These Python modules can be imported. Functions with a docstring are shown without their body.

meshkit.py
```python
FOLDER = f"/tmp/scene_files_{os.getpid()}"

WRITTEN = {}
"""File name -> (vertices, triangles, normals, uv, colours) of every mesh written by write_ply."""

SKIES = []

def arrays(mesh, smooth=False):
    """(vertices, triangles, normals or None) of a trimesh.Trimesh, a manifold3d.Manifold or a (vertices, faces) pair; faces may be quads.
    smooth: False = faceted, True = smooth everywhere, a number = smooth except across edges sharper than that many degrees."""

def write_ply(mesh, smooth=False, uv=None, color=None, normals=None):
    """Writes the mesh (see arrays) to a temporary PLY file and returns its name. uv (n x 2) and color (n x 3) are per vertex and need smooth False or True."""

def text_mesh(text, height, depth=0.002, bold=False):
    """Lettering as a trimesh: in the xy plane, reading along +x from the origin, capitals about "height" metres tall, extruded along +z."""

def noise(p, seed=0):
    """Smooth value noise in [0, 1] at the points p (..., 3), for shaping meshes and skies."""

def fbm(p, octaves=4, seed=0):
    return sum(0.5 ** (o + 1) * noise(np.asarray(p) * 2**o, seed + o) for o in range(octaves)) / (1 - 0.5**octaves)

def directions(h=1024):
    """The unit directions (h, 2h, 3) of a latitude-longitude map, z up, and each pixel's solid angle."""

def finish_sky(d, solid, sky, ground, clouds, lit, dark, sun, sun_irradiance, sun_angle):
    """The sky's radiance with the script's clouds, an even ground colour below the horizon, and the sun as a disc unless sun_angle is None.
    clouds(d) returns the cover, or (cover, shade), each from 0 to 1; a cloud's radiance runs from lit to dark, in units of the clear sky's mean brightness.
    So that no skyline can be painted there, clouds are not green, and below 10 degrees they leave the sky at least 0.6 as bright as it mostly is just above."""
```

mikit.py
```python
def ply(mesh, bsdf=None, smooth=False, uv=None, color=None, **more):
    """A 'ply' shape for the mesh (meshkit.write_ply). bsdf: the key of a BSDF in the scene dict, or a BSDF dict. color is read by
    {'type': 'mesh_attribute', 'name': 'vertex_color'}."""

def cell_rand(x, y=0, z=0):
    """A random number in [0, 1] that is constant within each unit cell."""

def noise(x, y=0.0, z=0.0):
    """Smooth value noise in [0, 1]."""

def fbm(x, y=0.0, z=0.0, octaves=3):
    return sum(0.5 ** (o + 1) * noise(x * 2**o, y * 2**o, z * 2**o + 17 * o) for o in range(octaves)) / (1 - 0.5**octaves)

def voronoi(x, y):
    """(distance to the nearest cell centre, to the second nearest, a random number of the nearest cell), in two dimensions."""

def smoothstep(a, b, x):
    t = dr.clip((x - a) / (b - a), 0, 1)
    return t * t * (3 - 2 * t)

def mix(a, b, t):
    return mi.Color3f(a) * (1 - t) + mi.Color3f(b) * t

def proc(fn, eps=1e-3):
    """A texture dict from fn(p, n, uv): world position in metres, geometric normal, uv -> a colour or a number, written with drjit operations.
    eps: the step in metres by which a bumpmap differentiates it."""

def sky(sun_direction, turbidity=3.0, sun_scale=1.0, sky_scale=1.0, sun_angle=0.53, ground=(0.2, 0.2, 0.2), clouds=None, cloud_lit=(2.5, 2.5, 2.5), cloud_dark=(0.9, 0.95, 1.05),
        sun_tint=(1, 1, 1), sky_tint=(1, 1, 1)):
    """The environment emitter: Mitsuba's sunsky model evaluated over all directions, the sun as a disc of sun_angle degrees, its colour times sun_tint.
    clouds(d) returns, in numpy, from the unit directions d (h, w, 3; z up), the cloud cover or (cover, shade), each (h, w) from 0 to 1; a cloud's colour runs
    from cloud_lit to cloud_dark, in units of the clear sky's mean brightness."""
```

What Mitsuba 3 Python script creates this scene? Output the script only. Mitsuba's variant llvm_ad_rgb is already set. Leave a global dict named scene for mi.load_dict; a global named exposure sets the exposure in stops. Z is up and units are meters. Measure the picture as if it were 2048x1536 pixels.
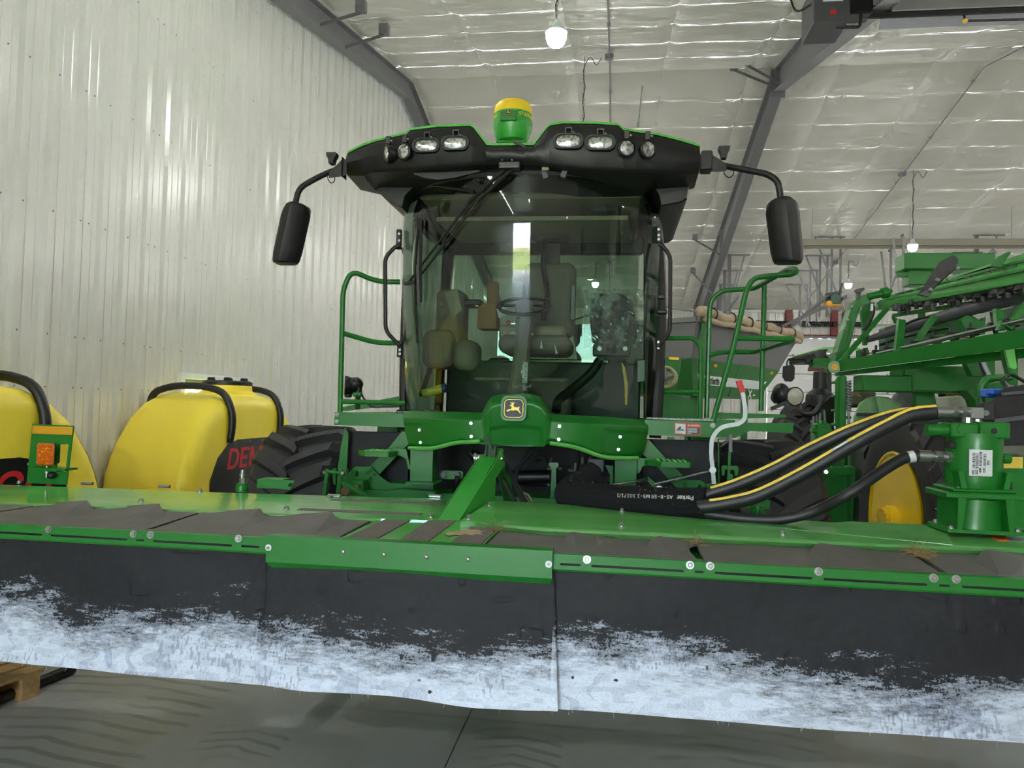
import math, random
import numpy as np, trimesh, manifold3d
import mitsuba as mi, drjit as dr
import mikit, meshkit
from mikit import proc, noise, fbm, smoothstep, mix, cell_rand
from shapely.geometry import Polygon, LineString, Point, box as sbox
from shapely.ops import unary_union
from shapely import affinity

# ---------------- camera, sky, lights, exposure ----------------
F_PX, YAW, PITCH, ROLL, EYE = 1480.0, math.radians(7.75), math.radians(1.7), 0.028, 1.65
fwd = np.array([-math.sin(YAW) * math.cos(PITCH), math.cos(YAW) * math.cos(PITCH), math.sin(PITCH)])
r0 = np.array([math.cos(YAW), math.sin(YAW), 0.0])
u0 = np.cross(r0, fwd)
RGT = math.cos(ROLL) * r0 + math.sin(ROLL) * u0
UPV = math.cos(ROLL) * u0 - math.sin(ROLL) * r0
ORI = np.array([0, 0, EYE])
T = mi.ScalarTransform4f
exposure = 0.25
scene = {
    'type': 'scene',
    'camera': {'type': 'perspective', 'fov': math.degrees(2 * math.atan(1024 / F_PX)), 'fov_axis': 'x', 'near_clip': 0.05, 'far_clip': 500.0,
               'to_world': T().look_at(origin=ORI.tolist(), target=(ORI + fwd).tolist(), up=UPV.tolist())},
    'sky': mikit.sky([0.35, 0.75, 0.75], turbidity=4.0, sky_scale=135.0, sun_scale=65.0, ground=(0.22, 0.26, 0.14),
                     clouds=lambda d: (np.clip(1.6 * meshkit.fbm(d * [3, 3, 6], 4, 3) - 0.35, 0, 1), 0.3), cloud_lit=(1.6, 1.6, 1.6), cloud_dark=(1.0, 1.03, 1.1)),
}
labels = {}
LAMP_SPOTS = [(-0.68, 7.7, 5.6), (-0.62, 12.8, 5.6), (-0.62, 18.2, 5.6), (-0.62, 23.4, 5.6), (6.85, 3.2, 5.6), (6.85, 7.7, 5.6), (6.85, 12.9, 5.6), (6.8, 18.1, 5.62), (6.95, 23.3, 5.6),
              (14.0, 5.0, 5.6), (14.0, 12.9, 5.6), (14.0, 21.0, 5.6), (-0.62, -5.5, 5.0), (6.85, -3.5, 5.0), (6.85, -9.0, 5.0), (14.0, -3.0, 5.0), (-2.15, 5.5, 5.3)]  # last lamp is added out of view to brighten the left wall and floor
LAMP_SCALE = {16: 0.75, 12: 3.0}
LAMP_RADIANCE = (370.0 * 1.0, 370.0 * 0.985, 370.0 * 0.94)

# ---------------- helpers: a pixel of the 2048 x 1536 photograph seen as a direction, met with a plane of the hall ----------------
def ray(x, y): return fwd + RGT * (x - 1024) / F_PX + UPV * (768 - y) / F_PX
def at(x, y, Y): d = ray(x, y); return ORI + d * (Y / d[1])
def atx(x, y, X): d = ray(x, y); return ORI + d * (X / d[0])
def atz(x, y, Z): d = ray(x, y); return ORI + d * ((Z - EYE) / d[2])
def px_m(n, Y): return n * Y / F_PX          # n pixels at depth Y in metres, roughly
def V(*a): return np.array(a, float)
def unit(v): v = np.asarray(v, float); return v / max(np.linalg.norm(v), 1e-12)
def lin(r, g, b): return [((c / 255 + 0.055) / 1.055) ** 2.4 if c > 10 else c / 255 / 12.92 for c in (r, g, b)]
rng = np.random.default_rng(7)

def cat(ms): return trimesh.util.concatenate([m for m in ms if m is not None]) if isinstance(ms, (list, tuple)) else ms
def tm(v, f): return trimesh.Trimesh(np.asarray(v, float), np.asarray(f, int), process=False)
def hull(pts): return trimesh.convex.convex_hull(np.asarray(pts, float))

def frame(n, up=(0, 0, 1)):
    n = unit(n); up = np.asarray(up, float)
    if abs(n @ unit(up)) > 0.98: up = V(0, 1, 0) if abs(n[1]) < 0.9 else V(1, 0, 0)
    a = unit(np.cross(up, n)); return a, np.cross(n, a), n

def bx(p0, p1, b=0.0):
    """axis-aligned box between two corners, edges chamfered by b"""
    p0, p1 = np.minimum(p0, p1), np.maximum(p0, p1)
    if b <= 0:
        m = trimesh.creation.box(p1 - p0); m.apply_translation((p0 + p1) / 2); return m
    b = min(b, 0.45 * (p1 - p0).min())
    c, h = (p0 + p1) / 2, (p1 - p0) / 2
    pts = [c + V(sx, sy, sz) * (h - b * (1 - V(*e))) for sx in (-1, 1) for sy in (-1, 1) for sz in (-1, 1) for e in np.eye(3)]
    return hull(pts)

def obx(c, ax, ay, az, b=0.0):
    """oriented box: centre and three half-axis vectors"""
    m = bx(-V(np.linalg.norm(ax), np.linalg.norm(ay), np.linalg.norm(az)), V(np.linalg.norm(ax), np.linalg.norm(ay), np.linalg.norm(az)), b)
    M = np.eye(4); M[:3, 0], M[:3, 1], M[:3, 2], M[:3, 3] = unit(ax), unit(ay), unit(az), c
    if np.linalg.det(M[:3, :3]) < 0: m.invert()
    m.apply_transform(M); return m

def bar(p, q, w, h, up=(0, 0, 1), b=0.0):
    """rectangular bar from p to q, w across, h along up"""
    p, q = np.asarray(p, float), np.asarray(q, float); a, u, n = frame(q - p, up)
    return obx((p + q) / 2, a * w / 2, u * h / 2, n * np.linalg.norm(q - p) / 2, b)

def prism(poly, origin, ex, ey, depth):
    """2D polygon (shapely or points) in the plane origin + x ex + y ey, extruded by the vector depth"""
    if not hasattr(poly, 'exterior'): poly = Polygon(poly)
    if not poly.is_valid: poly = poly.buffer(0)
    out = []
    for g in getattr(poly, 'geoms', [poly]):
        m = trimesh.creation.extrude_polygon(g, 1.0, engine='earcut')
        v = m.vertices
        m.vertices = np.asarray(origin) + v[:, :1] * np.asarray(ex) + v[:, 1:2] * np.asarray(ey) + v[:, 2:] * np.asarray(depth)
        if np.linalg.det(np.array([ex, ey, depth], float)) < 0: m.invert()
        out.append(m)
    return cat(out)

def rings(poly):
    return [poly.exterior] + list(poly.interiors)

def slab(pts, depth, holes=()):
    """plane polygon of 3D points extruded by vector depth"""
    pts = np.asarray(pts, float); c = pts.mean(0)
    n = np.zeros(3)
    for i in range(len(pts)): n += np.cross(pts[i] - c, pts[(i + 1) % len(pts)] - c)
    a, u, n = frame(n)
    P2 = lambda q: [((x - c) @ a, (x - c) @ u) for x in np.asarray(q, float)]
    poly = Polygon(P2(pts), [P2(h) for h in holes])
    if not poly.is_valid: poly = poly.buffer(0)
    return prism(poly, c, a, u, np.asarray(depth, float))

def ply_px(pts, Y, t, holes=()):
    """outline given in pixels, standing upright at distance Y, t metres thick (backwards)"""
    return slab([at(x, y, Y) for x, y in pts], V(0, t, 0), [[at(x, y, Y) for x, y in h] for h in holes])

def flat_px(pts, Z, t):
    """outline given in pixels, lying level at height Z (its top), t thick downwards"""
    return slab([atz(x, y, Z) for x, y in pts], V(0, 0, -t))

def fillet(pts, r, n=5):
    pts = [np.asarray(p, float) for p in pts]; out = [pts[0]]
    for i in range(1, len(pts) - 1):
        a, b, c = pts[i - 1], pts[i], pts[i + 1]
        d = min(r, 0.45 * np.linalg.norm(a - b), 0.45 * np.linalg.norm(c - b))
        s, e = b + unit(a - b) * d, b + unit(c - b) * d
        for k in range(n + 1):
            t = k / n; out.append((1 - t) ** 2 * s + 2 * t * (1 - t) * b + t * t * e)
    out.append(pts[-1]); return np.array(out)

def spline(pts, n=8):
    p = np.asarray(pts, float); p = np.vstack([2 * p[0] - p[1], p, 2 * p[-1] - p[-2]]); out = []
    for i in range(1, len(p) - 2):
        for k in range(n):
            t = k / n
            out.append(0.5 * (2 * p[i] + (p[i + 1] - p[i - 1]) * t + (2 * p[i - 1] - 5 * p[i] + 4 * p[i + 1] - p[i + 2]) * t * t + (3 * p[i] - p[i - 1] - 3 * p[i + 1] + p[i + 2]) * t ** 3))
    out.append(p[-2]); return np.array(out)

def tube(path, r, n=10, sec=None, closed=False):
    """tube along a polyline; r number or per point; sec: 2D section points (unit) instead of a circle"""
    p = np.asarray(path, float); r = np.broadcast_to(np.asarray(r, float), (len(p),))
    t = np.gradient(p, axis=0); t /= np.linalg.norm(t, axis=1, keepdims=True) + 1e-12
    a = unit(np.cross(t[0], V(0, 0, 1) if abs(t[0][2]) < 0.9 else V(1, 0, 0)))
    if sec is None: ang = np.arange(n) * 2 * math.pi / n; sec = np.stack([np.cos(ang), np.sin(ang)], 1)
    n = len(sec); vs = []
    for i in range(len(p)):
        a = unit(a - t[i] * (a @ t[i])); b = np.cross(t[i], a)
        vs.append(p[i] + r[i] * (sec[:, :1] * a + sec[:, 1:2] * b))
    v = np.vstack(vs); f = []
    for i in range(len(p) - 1):
        for j in range(n):
            k = (j + 1) % n
            f += [[i * n + j, i * n + k, (i + 1) * n + k], [i * n + j, (i + 1) * n + k, (i + 1) * n + j]]
    for j in range(1, n - 1): f += [[0, j + 1, j], [(len(p) - 1) * n, (len(p) - 1) * n + j, (len(p) - 1) * n + j + 1]]
    return tm(v, f)

def tpx(pts, r, rad=0.06, n=10, k=5):
    """bent tube through (px, py, Y) corner points"""
    return tube(fillet([at(*p) for p in pts], rad, k), r, n)

def cyl(p, q, r, r2=None, n=20):
    return tube([p, q], [r, r if r2 is None else r2], n)

def lathe(prof, p, axis=(0, 0, 1), n=28):
    """surface of revolution: prof = (radius, height along axis) list, closed with caps"""
    a, u, w = frame(axis, (0, 0, 1) if abs(unit(axis)[2]) < 0.9 else (0, 1, 0))
    ang = np.arange(n) * 2 * math.pi / n
    v = np.vstack([np.asarray(p) + w * h + rr * (np.cos(ang)[:, None] * a + np.sin(ang)[:, None] * u) for rr, h in prof]); f = []
    for i in range(len(prof) - 1):
        for j in range(n):
            k = (j + 1) % n
            f += [[i * n + j, i * n + k, (i + 1) * n + k], [i * n + j, (i + 1) * n + k, (i + 1) * n + j]]
    m = len(prof) - 1
    for j in range(1, n - 1): f += [[0, j + 1, j], [m * n, m * n + j, m * n + j + 1]]
    out = tm(v, f)
    if out.volume < 0: out.invert()
    return out

def ball(c, r, s=(1, 1, 1), sub=2):
    m = trimesh.creation.icosphere(sub, 1.0); m.vertices = m.vertices * np.asarray(s) * r + np.asarray(c); return m

def sweep_poly(poly, p, q):  # straight extrusion of a 2D polygon (x: across, y: up) from p to q
    a, u, n = frame(np.asarray(q) - np.asarray(p)); return prism(poly, p, a, u, np.asarray(q, float) - np.asarray(p, float))

def rrect(w, h, r, n=5): return sbox(-w / 2 + r, -h / 2 + r, w / 2 - r, h / 2 - r).buffer(r, quad_segs=n)

def loft(sections, caps=True):
    """sections: list of (n,3) closed loops with equal counts"""
    n = len(sections[0]); v = np.vstack(sections); f = []
    for i in range(len(sections) - 1):
        for j in range(n):
            k = (j + 1) % n
            f += [[i * n + j, i * n + k, (i + 1) * n + k], [i * n + j, (i + 1) * n + k, (i + 1) * n + j]]
    out = [tm(v, f)]
    if caps:
        for s, flip in ((sections[0], True), (sections[-1], False)):
            c = np.mean(s, 0); vv = np.vstack([s, c]); ff = [[j, (j + 1) % n, n] for j in range(n)]
            out.append(tm(vv, [x[::-1] for x in ff] if flip else ff))
    m = cat(out); m.merge_vertices()
    if m.volume < 0: m.invert()
    return m

def grid(fn, nu, nv):
    """open sheet fn(u, v) -> point, u, v in [0, 1]"""
    u, w = np.meshgrid(np.linspace(0, 1, nu + 1), np.linspace(0, 1, nv + 1), indexing='ij')
    v = fn(u.ravel(), w.ravel()); i = np.arange((nu + 1) * (nv + 1)).reshape(nu + 1, nv + 1)
    a, b, c, d = i[:-1, :-1].ravel(), i[1:, :-1].ravel(), i[1:, 1:].ravel(), i[:-1, 1:].ravel()
    return tm(v, np.vstack([np.stack([a, b, c], 1), np.stack([a, c, d], 1)]))

def sheet(fn, nu, nv, off):
    """closed sheet: front fn(u, v), back = front + off"""
    m = grid(fn, nu, nv); k = len(m.vertices); v = np.vstack([m.vertices, m.vertices + np.asarray(off)])
    i = np.arange(k).reshape(nu + 1, nv + 1); loop = np.concatenate([i[:, 0], i[-1, 1:], i[-2::-1, -1], i[0, -2:0:-1]])
    f = [m.faces, m.faces[:, ::-1] + k]; l2 = np.roll(loop, -1)
    f += [np.stack([loop, loop + k, l2 + k], 1), np.stack([loop, l2 + k, l2], 1)]
    out = tm(v, np.vstack(f))
    if out.volume < 0: out.invert()
    return out

def hexbolt(p, n, r, h=None, washer=True):
    """hex head with washer and rounded top on a surface at p with normal n"""
    p = np.asarray(p, float); n = unit(n); h = h or r * 0.9; out = [cyl(p, p + n * h, r, n=6), cyl(p + n * h, p + n * (h * 1.25), r * 0.8, r * 0.55, n=8)]
    if washer: out.append(cyl(p, p + n * h * 0.22, r * 1.4, n=14))
    return cat(out)

used = {}
def key_of(name, parent=None):
    k = name if parent is None else parent + '__' + name
    n = used.get(k, 0); used[k] = n + 1
    return k if n == 0 else f'{k}_{n:03d}'

SPLIT = set("""frame_plate dark_plate inner_plate side_stop latch_block latch_pin drive_leg port rear_bracket gauge_mark rivet lift_arm mesh_panel axle_bolt frame_box fuel_can
boom_lip boom_slot guard_bolt sensor_arm arm_bolt strut_foot boom_hose hose_end mast_bracket cover_strap stack_pipe hinge hopper_rim fitting line grip_hole wheel_nut lug lower_frame
bay_link bay_pipe socket rusty_pin tie_rod frame_post yellow_marker grille seam_batten flange_brace front_camera grey_plug paper_tag sign_figure skid_frame rolled_cover hydraulic_line
frame_beam mount_frame axle shroud_ridge deck_seam drop_angle cab_wall latch_arm""".split())
def put(name, mesh, mat, parent=None, label=None, cat_=None, group=None, kind=None, smooth=32, **more):
    if name in SPLIT and isinstance(mesh, (list, tuple)) and len(mesh) > 1 and kind is None:
        ks = [put(name, m, mat, parent, label if i == 0 else None, None, None, None, smooth, **more) for i, m in enumerate(mesh)]
        return ks[0]
    k = key_of(name, parent)
    m = cat(mesh) if isinstance(mesh, (list, tuple)) else mesh
    scene[k] = mikit.ply(m, mat, smooth=smooth, **more)
    tag(k, label, cat_, group, kind); return k

def tag(k, label=None, cat_=None, group=None, kind=None):
    d = {}
    if label: d['label'] = label
    if cat_: d['category'] = cat_
    if group: d['group'] = group
    if kind: d['kind'] = kind
    if d: labels[k] = d

def thing(name, label, cat_, group=None, kind=None):
    k = key_of(name); tag(k, label, cat_, group, kind); return k

def again(src, name, parent, move=None, label=None):
    """one more copy of an entry, moved"""
    k = key_of(name, parent); d = dict(scene[src])
    if move is not None: d['to_world'] = T().translate([float(x) for x in move])
    scene[k] = d
    if label: labels[k] = {'label': label}
    return k

# ---------------- materials ----------------
def mat(k, col, rough=0.5, metal=0.0, coat=0.0, spec=0.5, coat_gloss=0.9, two=False, bump=None, bscale=1.0, **more):
    c = col if isinstance(col, dict) else {'type': 'rgb', 'value': lin(*col)}
    d = {'type': 'principled', 'base_color': c, 'roughness': rough, 'metallic': metal, 'specular': spec, **more}
    if coat: d['clearcoat'] = coat; d['clearcoat_gloss'] = coat_gloss
    if bump is not None: d = {'type': 'bumpmap', 'arbitrary': bump, 'scale': bscale, 'bsdf': d}
    if two: d = {'type': 'twosided', 'bsdf': d}
    scene[k] = d; return k

GREEN = mat('paint_green', (25, 97, 31), 0.34, coat=0.3, coat_gloss=0.95, spec=0.28)
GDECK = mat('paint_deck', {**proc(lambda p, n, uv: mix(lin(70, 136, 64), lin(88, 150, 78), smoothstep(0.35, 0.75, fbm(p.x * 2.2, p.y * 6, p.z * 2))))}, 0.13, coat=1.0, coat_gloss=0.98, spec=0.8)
GREENL = mat('paint_green_bright', (96, 188, 82), 0.35, coat=0.6)
BLACK = mat('black_plastic', (17, 17, 18), 0.45, spec=0.4)
BLACKM = mat('black_metal', (14, 14, 15), 0.35, coat=0.2)
SHEETB = mat('black_sheet', (22, 22, 25), 0.6, spec=0.3)
RUB = mat('tyre_rubber', (27, 27, 28), 0.6, bump=proc(lambda p, n, uv: 0.0012 * fbm(p.x * 60, p.y * 60, p.z * 60)))
MATR = mat('mat_rubber', proc(lambda p, n, uv: mix(lin(68, 65, 63), lin(86, 82, 79), fbm(p.x * 7, p.y * 7, p.z * 7))), 0.6)
TAPE = mat('grip_tape', proc(lambda p, n, uv: mix(lin(70, 64, 60), lin(92, 85, 80), fbm(p.x * 90, p.y * 90, p.z * 9, octaves=2))), 0.8)
ZINC = mat('zinc', (162, 162, 158), 0.32, metal=0.85)
STEEL = mat('bright_steel', (190, 192, 196), 0.2, metal=1.0)
RUST = mat('rusty_steel', (92, 62, 48), 0.7)
YEL = mat('tank_yellow', proc(lambda p, n, uv: mix(lin(250, 224, 50), lin(253, 232, 84), fbm(p.x * 2, p.y * 2, p.z * 2))), 0.42, spec=0.4)
YJD = mat('wheel_yellow', (255, 212, 20), 0.38, coat=0.5)
YSTR = mat('stripe_yellow', (238, 200, 84), 0.55)
RED = mat('sign_red', (190, 36, 34), 0.5)
REDB = mat('letter_red', (196, 30, 38), 0.45)
WHT = mat('white_paint', (214, 222, 222), 0.4)
PAPER = mat('paper_white', (222, 224, 226), 0.7)
GRAYM = mat('grey_metal', (118, 118, 122), 0.45)
GRAYP = mat('grey_plastic', (62, 62, 66), 0.5)
HOSE = mat('hose_rubber', (19, 19, 21), 0.5)
CLOTHB = mat('sleeve_cloth', proc(lambda p, n, uv: mix(lin(15, 15, 17), lin(30, 30, 32), fbm(p.x * 130, p.y * 130, p.z * 130, octaves=2))), 0.95, spec=0.1)
LETW = mat('letter_white', (205, 206, 208), 0.6)
WOOD = mat('raw_wood', proc(lambda p, n, uv: mix(lin(196, 158, 104), lin(150, 112, 66), fbm(p.x * 5, p.y * 60, p.z * 60))), 0.75)
STRAW = mat('straw', (158, 134, 92), 0.9)
AMBER = mat('amber_lens', proc(lambda p, n, uv: mix(lin(205, 88, 12), lin(245, 140, 40), smoothstep(0.55, 0.9, noise(p.x * 110, p.y * 110, p.z * 110)))), 0.22, coat=0.8)
AMBERP = mat('amber_paint', (212, 150, 24), 0.5)
ORANGE = mat('orange_paint', (226, 110, 40), 0.5)
LENS = mat('lamp_lens', proc(lambda p, n, uv: mix(lin(150, 150, 146), lin(232, 232, 226), smoothstep(0.35, 0.6, noise(p.x * 90, p.y * 20, p.z * 60)))), 0.12, metal=0.75, coat=1.0)
BLUE = mat('blue_plastic', (40, 92, 190), 0.4)
TAN = mat('tan_canvas', proc(lambda p, n, uv: mix(lin(150, 134, 112), lin(186, 168, 142), fbm(p.x * 9, p.y * 9, p.z * 9))), 0.85)
GRAYHOP = mat('hopper_grey', (96, 96, 98), 0.5)
REDST = mat('primer_red', (104, 34, 36), 0.55)
FRAME = mat('frame_grey', (98, 99, 101), 0.5)
CABTAN = mat('cab_tan', (168, 156, 134), 0.7)
CABGR = mat('cab_grey', (122, 116, 108), 0.75)
CARD = mat('cardboard', (150, 112, 70), 0.85)
GREENL2 = mat('old_hood_green', (104, 150, 96), 0.45, coat=0.3)
scene['glass_tint'] = {'type': 'thindielectric', 'int_ior': 1.5, 'specular_transmittance': {'type': 'rgb', 'value': [0.50, 0.60, 0.52]}}
scene['film_sheet'] = {'type': 'blendbsdf', 'weight': proc(lambda p, n, uv: 0.03 + 0.4 * smoothstep(0.72, 0.93, 1 - 2.2 * dr.abs(fbm(p.x * 11 + 2 * noise(p.z * 9, p.x * 3), p.z * 5, p.y * 6) - 0.5)) * smoothstep(0.35, 0.7, fbm(p.x * 7, p.z * 7))),  # pale diffuse streaks stand in for highlights on the crinkled film
                       'a': {'type': 'thindielectric', 'int_ior': 1.45}, 'b': {'type': 'twosided', 'bsdf': {'type': 'diffuse', 'reflectance': {'type': 'rgb', 'value': [0.8, 0.86, 0.82]}}}}
scene['glass_clear'] = {'type': 'thindielectric', 'int_ior': 1.5, 'specular_transmittance': {'type': 'rgb', 'value': [0.85, 0.92, 0.9]}}

# ---------------- hall ----------------
WX, NEARY, FARY, RIDGE, NEARE = -4.45, -13.0, 27.9, 14.4, 0.9
FARX = 18.4
def wtop(y): return 8.06 - 0.205 * np.minimum(np.abs(np.asarray(y, float) - RIDGE), 13.5)
def ctop(y): return wtop(y) + 0.16

def wall_fn(p, n, uv):
    d = fbm(p.x * 0.7, p.y * 0.7, p.z * 0.5)
    return mix(lin(205, 206, 199), lin(215, 215, 210), d)
WALLM = mat('wall_sheet', proc(wall_fn), 0.24, spec=0.7, two=True)
SCREW = mat('screw_head', (120, 120, 116), 0.5)

def rib_profile(a, b, pitch=0.3048, phase=4.94):
    """breakpoints of a ribbed sheet between a and b: (along, height into the room)"""
    pts = []
    k0, k1 = int(math.floor((a - phase) / pitch)) - 1, int(math.ceil((b - phase) / pitch)) + 1
    for k in range(k0, k1 + 1):
        c = phase + k * pitch
        pts += [(c - 0.050, 0), (c - 0.020, 0.027), (c + 0.020, 0.027), (c + 0.050, 0)]
        for m in (0.1016, 0.2032): pts += [(c + m - 0.016, 0), (c + m - 0.008, 0.004), (c + m + 0.008, 0.004), (c + m + 0.016, 0)]
    pts.sort(); xs = [q[0] for q in pts]; hs = [q[1] for q in pts]
    inner = [(x, h) for x, h in pts if a + 1e-4 < x < b - 1e-4]
    return [(a, float(np.interp(a, xs, hs)))] + inner + [(b, float(np.interp(b, xs, hs)))]

def ribbed(a, b, place, z0, z1, phase=4.94):
    pr_ = rib_profile(a, b, phase=phase); v, f = [], []
    for s, h in pr_:
        v += [place(s, h, z0), place(s, h, z1(s) if callable(z1) else z1)]
    for i in range(len(pr_) - 1): f += [[2 * i, 2 * i + 1, 2 * i + 3], [2 * i, 2 * i + 3, 2 * i + 2]]
    return tm(v, f)

WIN = (7.10, 8.62, 1.02, 1.90)   # window in the left wall: y0, y1, z0, z1
tag('wall_left', 'white ribbed metal gable wall with screw rows, left side of the hall', kind='structure')
PL = lambda s, h, z: V(WX + h, s, z)
ph = 4.94 - 0.1524
breaks = [ph + 0.9144 * k for k in range(-20, 26)]
breaks = sorted([b for b in breaks if NEARY < b < FARY and abs(b - WIN[0]) > 0.2 and abs(b - WIN[1]) > 0.2] + [NEARY, FARY, WIN[0], WIN[1]])
for a, b in zip(breaks[:-1], breaks[1:]):
    w = lambda s: float(wtop(s))
    if WIN[0] - 1e-6 <= a and b <= WIN[1] + 1e-6:
        m = cat([ribbed(a, b, PL, 0, WIN[2]), ribbed(a, b, PL, WIN[3], w)])
    else: m = ribbed(a, b, PL, 0, w)
    put('panel', m, WALLM, 'wall_left', smooth=False)
sc = []
for z0_ in (0.5, 1.7, 2.12, 3.1, 4.2, 5.3, 6.4):
    k = 0
    for y in np.arange(4.94 - 0.3048 * 18 + 0.06, 24, 0.3048):
        k += 1
        if z0_ > wtop(y) - 0.2 or y < 0 or (z0_ in (1.7,) and WIN[0] < y < WIN[1]): continue
        sc.append(cyl(V(WX, y, z0_), V(WX + 0.007, y, z0_), 0.0075, 0.004, n=6))
        if k % 3 == 0: sc.append(cyl(V(WX, y + 0.1, z0_), V(WX + 0.007, y + 0.1, z0_), 0.0075, 0.004, n=6))
put('screw', sc, SCREW, 'wall_left', kind='stuff', smooth=False)
# top trim of the gable
for s in (-1, 1):
    ya, yb = (NEARE, RIDGE) if s < 0 else (RIDGE, FARY)
    m = tm([V(WX + x, y, float(wtop(y)) + dz) for y in (ya, yb) for x, dz in ((0.0, 0.0), (0.05, 0.0), (0.05, 0.035), (0.0, 0.035))],
           [[0, 1, 5], [0, 5, 4], [1, 2, 6], [1, 6, 5], [2, 3, 7], [2, 7, 6], [3, 0, 4], [3, 4, 7]])
    put('trim_1' if s < 0 else 'trim_2', m, WALLM, label='light edge trim along the top of the gable wall, ' + ('near slope' if s < 0 else 'far slope'), kind='structure', smooth=False)

# window behind the yellow tank
y0, y1, z0, z1 = WIN
k = 'window_1'; tag(k, 'small framed window low in the left wall behind the yellow tank', kind='structure')
fr = [bx((WX - 0.09, y0, z1 - 0.06), (WX + 0.05, y1, z1)), bx((WX - 0.09, y0, z0), (WX + 0.05, y1, z0 + 0.05)), bx((WX - 0.09, y0, z0), (WX + 0.05, y0 + 0.06, z1)), bx((WX - 0.09, y1 - 0.06, z0), (WX + 0.05, y1, z1))]
put('frame', fr, WHT, k); put('sash', [bx((WX - 0.07, y0 + 0.06, z1 - 0.13), (WX - 0.03, y1 - 0.06, z1 - 0.06)), bx((WX - 0.07, (y0 + y1) / 2 - 0.03, z0), (WX - 0.03, (y0 + y1) / 2 + 0.03, z1))], FRAME, k)
put('pane', bx((WX - 0.06, y0 + 0.06, z0 + 0.05), (WX - 0.056, y1 - 0.06, z1 - 0.1)), 'glass_clear', k)

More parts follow.
